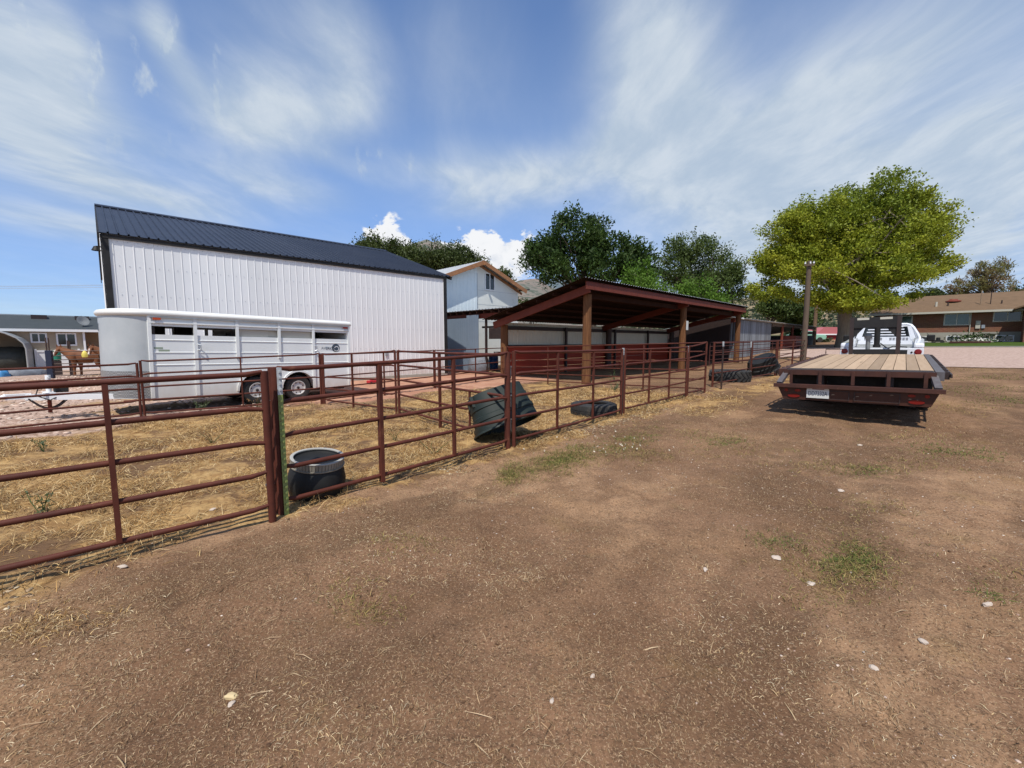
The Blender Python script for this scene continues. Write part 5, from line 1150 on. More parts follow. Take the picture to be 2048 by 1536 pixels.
for x in (XF + .13, XR - .12): MB().box(x - .07, x + .07, -.06, -.036, ZT - .085, ZT - .04).build('marker_light', MT['orange' if x < 0 else 'red'], t)
MB().box(wc - .05, wc + .05, -.016, -.001, .80, .86).build('marker_light', MT['orange'], t)
for cx in (wc - wh, wc + wh):
    rg = []
    for k in range(17):
        a = math.pi * k / 16; c = Vector((math.cos(a), 0, math.sin(a))); o = Vector((cx, 0, .37)); rg.append([o + c * ar + Vector((0, -.03, 0)), o + c * (ar + .05) + Vector((0, -.03, 0)), o + c * (ar + .05) + Vector((0, .0, 0)), o + c * ar + Vector((0, .2, 0))])
    MB().loft(rg).build('fender', MT['white'], t, 50)
    for s, y in ((-1, .125), (1, WD - .12)): tyre_rim(t, cx, y, WR, WR, .22, .2, out=s, holes=8 if s < 0 else 0, rw=.56)
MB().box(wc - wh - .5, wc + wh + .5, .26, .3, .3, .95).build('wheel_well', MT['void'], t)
MB().box(XF + .05, XR, .31, WD - .31, .22, ZB + .1).build('underframe', MT['flatdark'], t)
MB().box(XF - .5, posts_[2] - .15, -.01, .03, ZB - .035, ZB + .002).build('rub_rail', MT['redsteel'], t)
# drawbar, jack, chains
nxp = XF - NL; hx_ = nxp - 1.28; cy = WD / 2
db = MB()
for y in (.35, WD - .35): db.bar((XF - .3, y, .36), (hx_ + .12, cy + (.05 if y > cy else -.05), .40), .07, .11)
db.build('drawbar', MT['wwhite'], t)
MB().box(hx_ - .16, hx_ + .2, cy - .06, cy + .06, .37, .48).lathe([(.07, 0), (.075, .05), (.0, .09)], 14, Matrix.Translation((hx_ - .16, cy, .40))).build('coupler', MT['wwhite'], t, 40)
MB().tube([(hx_ + .45, cy, .05), (hx_ + .45, cy, .36)], .035, 10).build('jack_leg', MT['redsteel'], t, 40)
MB().tube([(hx_ + .45, cy, .361), (hx_ + .45, cy, .85)], .045, 10).tube([(hx_ + .45, cy, .8), (hx_ + .45, cy - .22, .82)], .015, 6).build('jack_tube', MT['wwhite'], t, 40)
MB().box(hx_ + .52, hx_ + .74, cy - .12, cy + .12, .48, .72).build('battery_box', MT['black'], t, bevel=.015)
MB().box(hx_ + .36, hx_ + .54, cy - .2, cy + .2, .38, .49).build('jack_plate', MT['wwhite'], t)
for s in (-1, 1): MB().tube([(hx_ + .15 + .6 * k / 8, cy + s * .13, .38 - .24 * math.sin(math.pi * k / 8)) for k in range(9)], .016, 6).build('safety_chain', MT['flatdark'], t)
MB().tube([(hx_ + .5, cy - .16, .7), (hx_ + .3, cy - .26, .62), (hx_ + .25, cy - .28, .45), (hx_ + .45, cy - .26, .34), (hx_ + .65, cy - .2, .45)], .012, 6).build('cable', MT['black'], t)
# latches, lettering, decal
for px_ in (393.5, 628): MB().tube([(tx(px_), -.036, 1.55), (tx(px_) + .06, -.07, 1.53), (tx(px_) + .06, -.07, 1.43), (tx(px_), -.036, 1.40)], .012, 6).build('latch', MT['galv'], t)
Mx = frame((tx(653), -.004, 1.475), (1, 0, .01), (.05, 0, 1)); text('lettering', 'MAVERICK', .118, MT['logo'], t, Mx, .001, sx=.82)
lx = tx(671)
MB().lathe([(.125, -.006), (.125, .0)], 26, Matrix.Translation((lx, -.001, 1.49)) @ Matrix.Rotation(R(90), 4, 'X')).build('decal', MT['logo'], t)
sw = MB()
for r0, r1, a0, a1, ox, oz in ((.055, .075, -40, 160, .02, -.02), (.028, .045, -120, 60, .05, -.045), (.085, .10, 190, 290, .02, .0)):
    for k in range(10):
        a, b = R(a0 + (a1 - a0) * k / 10), R(a0 + (a1 - a0) * (k + 1) / 10)
        sw.add([(lx + ox + q * math.cos(c), -.009, 1.49 + oz + q * math.sin(c)) for q, c in ((r0, a), (r1, a), (r1, b), (r0, b))], [(0, 1, 2, 3)])
sw.build('decal_swirl', MT['wwhite'], t)
MB().box(XF + .06, XF + .22, -.003, -.0005, 1.43, 1.47).box(XF + .14, XF + .34, -.003, -.0005, 1.37, 1.415).build('sticker', MT['stickers'], t)
c = Vector((XF + .2, WD / 2, 0)); 
k_ = 15; n0 = Vector((*nose[k_], 0)); n1 = Vector((*nose[k_ - 2], 0)); tg_ = (n1 - n0).normalized(); on = tg_.cross(Vector((0, 0, 1)))
text('nose_letters', 'CK', .24, MT['logo'], t, frame((n0 + n1) / 2 + Vector((0, 0, 1.90)) + on * .012, tg_, (0, 0, 1)), .001, sx=.5)
# ------------------------------------------------------------------ gooseneck flatbed trailer
FT = 42.6; q1 = at(1550, 766, 9.12); q2 = at(1894, 780, 7.37); qc = (q1 + q2) / 2
fw_ = math.hypot((q2 - q1).x, (q2 - q1).y); gz0 = terrain(qc.x, qc.y)
t = thing('flatbed_trailer', 'rusty brown gooseneck flatbed trailer with plank deck, seen from its tail', 'flatbed trailer', (qc.x, qc.y, gz0), FT, ry=-1.35, rx=-1.1)
hb_ = qc.z - gz0; HW = fw_ / 2; DK = hb_ + .275; TL = .42               # beam top, deck top, length of the tail
DL = 7.6; DW = HW - .13
plank_tones(MT['deck'], 1, 2 * DW / 12, DW, .28)
# deck planks
mb = MB(); nb = 12; ww = 2 * DW / nb; rnd = random.Random(11)
for k in range(nb):
    mb.box(TL + .42, DL, -DW + k * ww + .006, -DW + (k + 1) * ww - .006, DK - .045, DK + rnd.uniform(-.004, .004))
mb.build('deck', MT['deck'], t)
mb = MB().box(TL - .02, TL + .405, -DW, DW, DK - .05, DK - .012)
for k in range(7): mb.box(TL - .01 + k * .058, TL + .02 + k * .058, -DW + .02, DW - .02, DK - .0118, DK + .002)
mb.build('tail_plate', MT['tread'], t)
MB().box(TL - .05, TL - .0205, -DW - .02, DW + .02, DK - .11, DK - .004).build('tail_beam', MT['flat'], t)
for s in (-1, 1):
    MB().box(TL, DL, s * (DW + .065) - .06, s * (DW + .065) + .06, DK - .16, DK + .005).build('side_rail', MT['flat' if s > 0 else 'bluegrey'], t)
    for k in range(15):
        x = TL + .3 + k * .49; MB().box(x - .05, x + .05, s * (DW + .166) - .038, s * (DW + .166) + .038, DK - .15, DK - .01).build('stake_pocket', MT['flatdark'], t)
    MB().box(TL + .1, DL, s * (DW + .218) - .012, s * (DW + .218) + .012, DK - .11, DK - .04).build('rub_rail', MT['flatdark'], t)
    MB().bar((TL + .1, s * (DW - .02), DK - .05), (.03, s * (HW - .09), hb_ + .0), .10, .07, (0, 0, 1)).build('corner_strut', MT['bluegrey'], t)
MB().box(TL + .55, TL + .6, -DW, DW, hb_ - .28, DK - .125).build('tail_shade_panel', MT['black'], t)  # black panel added behind the tail openings as the dark under the deck
for f in (-.90, -.46, 0, .46, .90): MB().box(TL - .075, TL - .051, f * DW - .028, f * DW + .028, hb_ - .02, DK - .02).build('tail_upright', MT['flat'], t)
MB().box(-.06, .06, -HW, HW, hb_ - .07, hb_).box(.0, TL, -HW + .1, HW - .1, hb_ - .06, hb_ - .045).build('bumper_beam', MT['flat'], t)
pl = [(-HW + .07, hb_ - .071), (HW - .07, hb_ - .071), (HW - .17, hb_ - .33), (-HW + .17, hb_ - .33)]
MB().prism(pl, lambda y, z: (.01 + (hb_ - z) * .10, y, z), (.02, 0, 0)).build('bumper_plate', MT['flat'], t)
fx = lambda z: .008 + (hb_ - z) * .10
def lamp(y, z, w, h, m='red'):
    pts = [(y + w * math.cos(a), z + h * math.sin(a)) for a in [k * math.pi / 8 for k in range(16)]]; MB().prism(pts, lambda a, b: (fx(b) - .012, a, b), (.011, 0, 0)).build('tail_light', MT[m], t)
for s in (-1, 1):
    lamp(s * (HW - .36), hb_ - .25, .11, .038); lamp(s * (HW - .43), hb_ - .135, .055, .028); lamp(s * (HW - .225), hb_ - .135, .035, .032)
MB().box(-.022 + fx(hb_ - .2), fx(hb_ - .2) - .004, HW - .96, HW - .585, hb_ - .275, hb_ - .075).build('number_plate', MT['plate'], t)
text('plate_number', 'DD7332A', .125, MT['platetxt'], t, frame((fx(hb_ - .2) - .024, HW - .7725, hb_ - .185), (0, -1, 0), (0, 0, 1)), .001, sx=.62)
MB().box(fx(hb_ - .2) - .0235, fx(hb_ - .2) - .0225, HW - .88, HW - .68, hb_ - .098, hb_ - .083).build('plate_caption', MT['red'], t)
for y0, y1 in ((.62, .02), (-.05, -.72)):
    b = MB(); z0, z1 = hb_ - .29, hb_ - .11
    for (a, c, d, e) in ((y1, y0, z0, z0 + .012), (y1, y0, z1 - .012, z1), (y1, y1 + .012, z0 + .0121, z1 - .0121), (y0 - .012, y0, z0 + .0121, z1 - .0121)): b.box(fx(hb_ - .2) - .016, fx(hb_ - .2) - .002, a, c, d, e)
    b.build('panel_frame', MT['flatdark'], t)
mb = MB(); rnd = random.Random(5)
for y, z in ((.55, -.15), (.50, -.155), (.46, -.15), (.40, -.16), (.28, -.19), (-.1, -.2), (-.3, -.17), (-.85, -.2), (-.95, -.21), (.35, -.26), (-.6, -.14)):
    w, h = rnd.uniform(.012, .03), rnd.uniform(.006, .014); mb.add([(fx(hb_ + z) - .0035, y + w, hb_ + z - h), (fx(hb_ + z) - .0035, y - w, hb_ + z - h * .6), (fx(hb_ + z) - .0035, y - w * .8, hb_ + z + h), (fx(hb_ + z) - .0035, y + w * .5, hb_ + z + h * .8)], [(0, 1, 2, 3)])
mb.build('paint_chips', MT['wood2'], t)
# frame beneath
for y in (-.55, .55): MB().box(TL + .05, DL, y - .06, y + .06, DK - .40, DK - .12).build('frame_beam', MT['flatdark'], t)
cb = MB()
for k in range(15): cb.box(TL + .3 + k * .49 - .02, TL + .3 + k * .49 + .02, -DW, DW, DK - .12, DK - .05)
cb.build('cross_members', MT['flatdark'], t)
for x in (2.5, 3.45):
    for y, s in ((HW - .22, 1), (HW - .50, 1), (-HW + .22, -1), (-HW + .50, -1)): tyre_rim(t, x, y, .39, .39, .25, .2, out=-s if abs(y) > HW - .3 else s, holes=0, rm='flatdark')
    MB().tube([(x, -HW + .2, .39), (x, HW - .2, .39)], .07, 10).build('axle', MT['flatdark'], t)
    for s in (-1, 1): MB().box(x - .04, x + .04, s * (HW - .26) - .3, s * (HW - .26) + .3, .82, .84).build('mud_guard', MT['flatdark'], t)
MB().box(4.1, 4.12, -HW + .05, -HW + .65, .25, DK - .2).box(4.1, 4.12, HW - .65, HW - .05, .25, DK - .2).build('mud_flap', MT['rubber'], t)
# gooseneck
NH = 1.22
for s in (-1, 1):
    MB().box(DL + .02, DL + .16, s * .585 - .055, s * .585 + .055, DK - .35, DK + NH).build('neck_upright', MT['flatdark'], t)
    MB().prism([(DL + .161, DK + NH), (DL + 2.1, DK + NH - .02), (DL + 2.1, DK + NH - .28), (DL + .161, DK + NH - .34)], lambda x, z: (x, s * .555 - .05 if s > 0 else s * .555 - .05, z), (0, .10, 0)).build('neck_beam', MT['black'], t)
    MB().prism([(0, 0), (.25, 0), (0, -.32)], lambda a, b: (DL + .06, s * (.53 - a), DK + NH - .36 + b), (.05, 0, 0)).build('gusset', MT['black'], t)
MB().box(DL + .03, DL + .15, -.53, .53, DK + NH - .36, DK + NH - .02).build('neck_header', MT['black'], t)
for y in (-.27, .30): MB().box(DL + .022, DL + .029, y - .15, y + .15, DK + NH - .10, DK + NH - .03).build('reflector', MT['fascia'], t)
MB().box(DL + 1.95, DL + 2.2, -.5, .5, DK + NH - .26, DK + NH - .03).build('neck_front', MT['black'], t)
MB().tube([(DL + 2.05, 0, DK + NH - .26), (DL + 2.05, 0, DK + .05)], .085, 14).lathe([(.11, DK + .25), (.11, DK + .05), (.07, DK - .05), (0, DK - .05)], 14, Matrix.Translation((DL + 2.05, 0, 0))).build('coupler', MT['black'], t, 40)
MB().box(DL + .03, DL + .10, -.53, .53, DK + .02, DK + .16).build('bulkhead', MT['black'], t)
MB().tube([(DL + .3, .16, DK + .1), (DL + .3, .16, DK + .5)], .06, 12).lathe([(.10, DK + .5), (.11, DK + .6), (.05, DK + .68), (0, DK + .68)], 12, Matrix.Translation((DL + .3, .16, 0))).build('jack', MT['carport'], t, 40)
MB().tube([(DL + .2, DW + .1, DK + .01), (DL + .2, DW + .1, DK + .17), (DL + .2, .75, DK + .17)], .018, 6).build('handrail', MT['darkpost'], t)
MB().tube([(DL + 2.05, -.1, DK + .3), (DL + 1.9, -.3, DK + .12), (DL + 1.7, -.45, DK + .2), (DL + 1.4, -.8, DK + .18)], .018, 6).build('hose', MT['black'], t)
# ------------------------------------------------------------------ white truck with hauler bed
bpy.context.view_layer.update()
u2 = head(FT + .6); trk0 = Vector((qc.x, qc.y, 0)) + u2 * 9.45 + left(FT) * .02
TG = .30
t = thing('pickup_truck', 'white pickup truck with steel hauler bed and louvred cab guard, seen from behind', 'pickup truck', (trk0.x, trk0.y, TG), FT + 1.2)
HB = 1.12
MB().box(0, 2.5, -1.13, 1.13, HB - .28, HB).build('bed', MT['truck'], t, bevel=.02)
MB().box(-.02, -.002, -.72, .72, HB - .26, HB - .06).build('rear_panel', MT['black'], t)
MB().box(.05, 2.4, -.75, .75, HB + .001, HB + .02).build('bed_plate', MT['truckgrey'], t)
for s in (-1, 1):
    MB().prism([(0, HB + .001), (2.45, HB + .001), (2.45, HB + .34), (1.9, HB + .30), (.35, HB + .19), (.02, HB + .17)], lambda x, z: (x, s * 1.0 - .13, z), (0, .26, 0)).build('bed_side', MT['truck'], t, bevel=.05)
    MB().lathe([(.095, 0), (.095, .02), (.06, .03), (0, .03)], 18, Matrix.Translation((-.001, s * .99, HB - .12)) @ Matrix.Rotation(R(-90), 4, 'Y')).build('tail_light', MT['red'], t)
    MB().lathe([(.03, 0), (.03, .012), (0, .012)], 12, Matrix.Translation((-.001, s * .83, HB - .14)) @ Matrix.Rotation(R(-90), 4, 'Y')).build('bed_hole', MT['black'], t)
    # cab guard: a curved white tube on each side
    pth = [(2.35, s * 1.0, HB + .15), (2.38, s * .99, HB + .38), (2.40, s * .93, HB + .52), (2.44, s * .80, HB + .76), (2.48, s * .72, HB + .86), (2.5, s * .6, HB + .90)]
    MB().tube(pth + [(2.5, 0, HB + .905)], .045, 10).build('guard_tube', MT['truck'], t, 50)
    MB().prism([(.74, HB + .30), (.93, HB + .30), (.86, HB + .52), (.72, HB + .82), (.62, HB + .82)], lambda y, z: (2.42, s * y, z), (.04, 0, 0)).build('guard_side', MT['truck'], t)
    MB().box(2.36, 2.40, s * .90 - .06, s * .90 + .06, HB + .15, HB + .36).build('guard_foot', MT['truckgrey'], t)
    MB().tube([(3.6, s * .98, HB + .42), (3.6, s * 1.25, HB + .36)], .03, 6).build('mirror_arm', MT['black'], t)
    MB().box(3.55, 3.72, s * 1.31 - .12, s * 1.31 + .12, HB + .24, HB + .50).build('mirror', MT['blackpoly'], t, bevel=.04)
    for x in (1.1, 5.0): tyre_rim(t, x, s * .93, .40, .40, .26, .2, out=-s, holes=0, rm='silver')
# lower sheet of the guard with punched slots, then louvres
MB().prism([(-.84, HB + .12), (.84, HB + .12), (.82, HB + .25), (.76, HB + .42), (-.76, HB + .42), (-.82, HB + .25)], lambda y, z: (2.43, y, z), (.04, 0, 0)).build('guard_sheet', MT['truck'], t)
sl_ = MB()
for r_ in range(2):
    for k in range(14):
        y = -.64 + k * .095
        if abs(y + .02) < .12: continue
        sl_.box(2.422, 2.4295, y - .034, y + .034, HB + .345 - r_ * .06, HB + .375 - r_ * .06)
sl_.build('guard_slots', MT['bluegrey'], t)
for y in (-.42, .42): MB().box(2.422, 2.4295, y - .06, y + .06, HB + .18, HB + .215).build('guard_badge', MT['galv'], t)
MB().box(2.38, 2.42, -.85, .85, HB + .02, HB + .119).build('guard_sill', MT['truckgrey'], t)
for k in range(4): MB().box(2.40, 2.46, -.60 + k * .03, .60 - k * .03, HB + .47 + k * .105, HB + .515 + k * .105).build('louvre', MT['truck'], t)
# cab
sec = [(-.98, .5), (.98, .5), (1.0, .95), (.97, 1.38), (.80, 1.95), (.70, 2.03), (-.70, 2.03), (-.80, 1.95), (-.97, 1.38), (-1.0, .95)]
rg = [[(x, y * w, .5 + (z - .5) * hh) for y, z in sec] for x, w, hh in ((2.62, .98, .985), (2.75, 1, 1), (4.4, 1, 1), (4.55, .99, .97), (5.25, .97, .52), (6.3, .95, .47), (6.5, .9, .40))]
MB().loft(rg).build('cab', MT['truck'], t, 30)
MB().prism([(-.88, 1.46), (.88, 1.46), (.74, 1.93), (-.74, 1.93)], lambda y, z: (2.60, y, z), (.018, 0, 0)).build('rear_window', MT['glass'], t)
for s in (-1, 1): MB().prism([(2.85, 1.40), (4.55, 1.40), (4.2, 1.88), (2.9, 1.88)], lambda x, z: (x, s * (1.0 - (z - 1.38) * .298) * .985 + s * .012, z), (0, s * .006, 0)).build('side_window', MT['glass'], t)
MB().box(2.3, 6.0, -.4, .4, .42, .62).build('chassis', MT['flatdark'], t); MB().box(.2, 2.6, -.4, .4, .5, HB - .285).build('chassis', MT['flatdark'], t)
# ------------------------------------------------------------------ troughs, tyres, tub
def tank(name, label, mat, rim, bot, h, M_, ribsz=(.35, .65), cat='trough'):
    def ring(a, b, z, n=40, p=2.7):
        o = []
        for k in range(n):
            t_ = 2 * math.pi * k / n; c, s = math.cos(t_), math.sin(t_); o.append(Vector((a * math.copysign(abs(c) ** (2 / p), c), b * math.copysign(abs(s) ** (2 / p), s), z)))
        return o
    L_ = lambda f: (bot[0] + (rim[0] - bot[0]) * f, bot[1] + (rim[1] - bot[1]) * f)
    lv = [(0, -.06), (.02, 0)]
    for z in ribsz: lv += [(z - .07, 0), (z - .05, .014), (z + .05, .014), (z + .07, 0)]
    lv += [(.93, 0), (.95, .05), (.985, .055), (1, .045)]
    rings = [ring(L_(max(f, 0))[0] + e, L_(max(f, 0))[1] + e, f * h) for f, e in lv]
    rings += [ring(L_(1)[0] - .015, L_(1)[1] - .015, h)] + [ring(L_(.02)[0] - .03, L_(.02)[1] - .03, .03)]
    t = thing(name, label, cat, (0, 0, 0), 90); t.rotation_mode = 'QUATERNION'; t.location = M_.translation; t.rotation_quaternion = M_.to_quaternion()
    MB().loft(rings).build('shell', MT[mat], t, 38)
    MB().lathe([(.05, 0), (.055, .03), (.03, .05), (0, .05)], 14, Matrix.Translation((-bot[0] - .008, .05, .09)) @ Matrix.Rotation(R(-90), 4, 'Y')).build('drain_plug', MT['black'], t, 40)
    for y in (-.14, .2): MB().box(-bot[0] - .03, -bot[0] + .02, y - .02, y + .02, .02, .2).build('drain_rib', MT[mat], t)
    return t
# green trough, upside down and tipped: its axis (bottom to rim) points down
bl = gnd(970, 872)
ax = Vector((.36, -.28, -.88)).normalized()                  # towards the rim
lx_ = Vector((.82, .34, .30)); lx_ = (lx_ - ax * lx_.dot(ax)).normalized(); ly_ = ax.cross(lx_)
Mg = Matrix((lx_, ly_, ax)).transposed().to_4x4()
def settle(M_, rim, h, foot):                               # put the lowest point of the rim at foot
    M3 = M_.to_3x3(); low = min((M3 @ Vector((rim[0] * math.cos(a), rim[1] * math.sin(a), h)) for a in [k * .1 for k in range(63)]), key=lambda v: v.z)
    M_ = M_.copy(); M_.translation = Vector(foot) - low + Vector((0, 0, -.03)); return M_
GR, GB_, GH = (.56, .43), (.47, .34), .68
tank('water_trough', 'dark green plastic water trough tipped upside down against the near fence', 'green', GR, GB_, GH, settle(Mg, GR, GH, bl))
bl = gnd(1505, 752); ax = Vector((.30, .30, -.85)).normalized(); lx_ = Vector((.85, .1, .50)); lx_ = (lx_ - ax * lx_.dot(ax)).normalized(); ly_ = ax.cross(lx_)
Mg = Matrix((lx_, ly_, ax)).transposed().to_4x4(); GR2 = (.72, .42)
tank('water_trough', 'black plastic trough tipped on edge behind the far fence panel', 'blackpoly', GR2, (.60, .33), .6, settle(Mg, GR2, .6, bl))
def tyre(name, label, c, r, w, lug=False, group=None):
    t = thing(name, label, 'tyre', c, 20, group)
    prof = [(r * .58, w * .06), (r * .62, 0), (r * .80, -.0), (r * .95, w * .07), (r, w * .2), (r, w * .8), (r * .95, w * .93), (r * .8, w), (r * .62, w), (r * .58, w * .94), (r * .60, w * .8), (r * .88, w * .72), (r * .88, w * .28), (r * .60, w * .2)]
    MB().lathe(prof, 48, None, close=True).build('casing', MT['rubber'], t, 40)
    mb = MB(); n = 22 if lug else 60
    for k in range(n):
        a = 2 * math.pi * k / n
        def pt(aa, z, rr): return Vector((rr * math.cos(aa), rr * math.sin(aa), z))
        if lug:
            for (z0, z1, s) in ((.06, .52, 1), (.94, .48, -1)):
                a2 = a + (.0 if s > 0 else .14); mb.bar(pt(a2, w * z0, r * .985), pt(a2 + .26, w * z1, r * 1.012), .06, .055, pt(a2, 0, 1))
        else:
            mb.bar(pt(a, w * .14, r * .985), pt(a + .03, w * .44, r * 1.002), .035, .02, pt(a, 0, 1)); mb.bar(pt(a + .05, w * .86, r * .985), pt(a + .02, w * .54, r * 1.002), .035, .02, pt(a, 0, 1))
    mb.build('tread', MT['rubber'], t); return t
c = gnd(1187, 829); tyre('tyre', 'worn black tyre lying flat in the straw behind the near fence', c + Vector((0, 0, -.02)), .51, .30)
c = gnd(1459, 762); tyre('tyre', 'big tractor tyre with chevron lugs lying flat beyond the gap', c + Vector((0, 0, -.02)), .70, .44, True)
# black tub with the grid ring
p = gnd(632, 985); t = thing('feed_tub', 'black rubber tub with grey grid ring, beside the green steel post', 'tub', p + Vector((0, 0, -.03)), 60, ry=4, rx=7); t.scale = (.95, .95, .95)
MB().lathe([(.24, 0), (.275, .03), (.305, .14), (.31, .22), (.285, .33), (.25, .40), (.22, .405), (.22, .36), (.26, .25), (.26, .1), (0, .08)], 44).build('body', MT['blackpoly'], t, 40)
MB().lathe([(.255, .375), (.285, .378), (.288, .39), (.262, .392)], 44, None, True).lathe([(.254, .39), (.257, .39), (.257, .465), (.254, .465)], 44, None, True).build('ring', MT['grid'], t, 40)
mb = MB()
for k in range(52):
    a = 2 * math.pi * k / 52; c = Vector((math.cos(a), math.sin(a), 0)); mb.bar(c * .272 + Vector((0, 0, .39)), c * .276 + Vector((0, 0, .465)), .028, .006, c)
MB().lathe([(.262, .4655), (.284, .467), (.285, .476), (.262, .479), (.252, .476), (.25, .4655)], 44, None, True).build('rim', MT['rim'], t, 40)
mb.build('ring_ribs', MT['grid'], t)
MB().lathe([(0, .43), (.225, .432), (.244, .445), (.249, .466)], 36, caps=False).build('cover', MT['blackpoly'], t, 40)
MB().bar((-.18, -.1, .445), (.2, .06, .45), .012, .01).build('cover_seam', MT['black'], t)
# ------------------------------------------------------------------ horses
def horse(name, label, loc, a, group):
    t = thing(name, label, 'horse', loc, a, group)
    t.scale = (.93,) * 3
    V = [  # (x, y, z, radius)  x towards the head
        (-.72, 0, 1.22, .27), (-.45, 0, 1.16, .31), (-.05, 0, 1.10, .30), (.35, 0, 1.13, .31), (.58, 0, 1.22, .27),
        (.88, .02, 1.36, .175), (1.12, .06, 1.52, .13), (1.22, .10, 1.60, .105), (1.25, .26, 1.44, .085), (1.27, .39, 1.25, .060), (1.27, .43, 1.17, .055),
        (.50, .15, .98, .15), (.50, .17, .66, .078), (.52, .17, .40, .052), (.52, .17, .12, .045), (.55, .17, .03, .06),
        (.44, -.15, .98, .15), (.42, -.17, .66, .078), (.42, -.17, .40, .052), (.42, -.17, .12, .045), (.45, -.17, .03, .06),
        (-.70, .16, .98, .19), (-.66, .18, .72, .11), (-.84, .18, .50, .062), (-.80, .18, .14, .045), (-.77, .18, .03, .06),
        (-.76, -.16, .98, .19), (-.72, -.18, .72, .11), (-.90, -.18, .50, .062), (-.88, -.18, .14, .045), (-.85, -.18, .03, .06)]
    E = [(0, 1), (1, 2), (2, 3), (3, 4), (4, 5), (5, 6), (6, 7), (7, 8), (8, 9), (9, 10), (4, 11), (11, 12), (12, 13), (13, 14), (14, 15), (4, 16), (16, 17), (17, 18), (18, 19), (19, 20), (0, 21), (21, 22), (22, 23), (23, 24), (24, 25), (0, 26), (26, 27), (27, 28), (28, 29), (29, 30)]
    me = bpy.data.meshes.new('body'); me.from_pydata([v[:3] for v in V], E, []); o = bpy.data.objects.new('body', me); COL.objects.link(o); o.parent = t
    md = o.modifiers.new('skin', 'SKIN'); md.use_smooth_shade = True
    for i, v in enumerate(V): me.skin_vertices[0].data[i].radius = tuple([v[3] * (1.28 if v[3] > .12 else 1.35)] * 2); me.skin_vertices[0].data[i].use_root = (i == 1)
    o.modifiers.new('sub', 'SUBSURF').levels = 2; o.modifiers['sub'].render_levels = 2; me.materials.append(MT['hide'])
    for s in (-.06, .08):
        MB().prism([(-.035, 0), (.035, 0), (.0, .15)], lambda a_, b_: (1.21 + s * 1.3 - .01 + a_ * .6, .06 + a_ * .2, 1.68 + b_), (.03, .02, 0)).build('ear', MT['hide'], t)
    mm = MB()
    for k in range(16):
        f = k / 15; x, z = .66 + .52 * f, 1.46 + .22 * f; mm.add([(x - .04, .03, z + .05), (x + .05, .03, z + .07), (x + .0, .16, z - .14), (x - .09, .16, z - .18)], [(0, 1, 2, 3)])
    mm.tube([(1.2, .08, 1.72), (1.24, .20, 1.63), (1.25, .28, 1.55)], [.03, .04, .01], 6); mm.build('mane', MT['mane'], t)
    MB().tube([(-.93, 0, 1.36), (-1.03, 0, 1.2), (-1.05, 0, .8), (-1.02, 0, .5)], [.05, .075, .08, .02], 8).build('tail', MT['mane'], t, 60)
    MB().tube([(1.25, .29, 1.53), (1.265, .40, 1.36), (1.275, .47, 1.22)], [.03, .035, .05], 8).build('blaze', MT['blaze'], t, 60)
    return t
p = gnd(139, 752.5) ; u_ = head(78)
hz_ = horse('horse', 'sorrel horse looking at the camera over its pen rails', p + u_ * .85, 78 + 180, 'horses in the pen')
p = gnd(186, 752); horse('horse', 'second sorrel horse, mostly hidden by the nose of the white trailer', p + head(60) * 1.2 + Vector((0, 0, .02)), 235, 'horses in the pen')
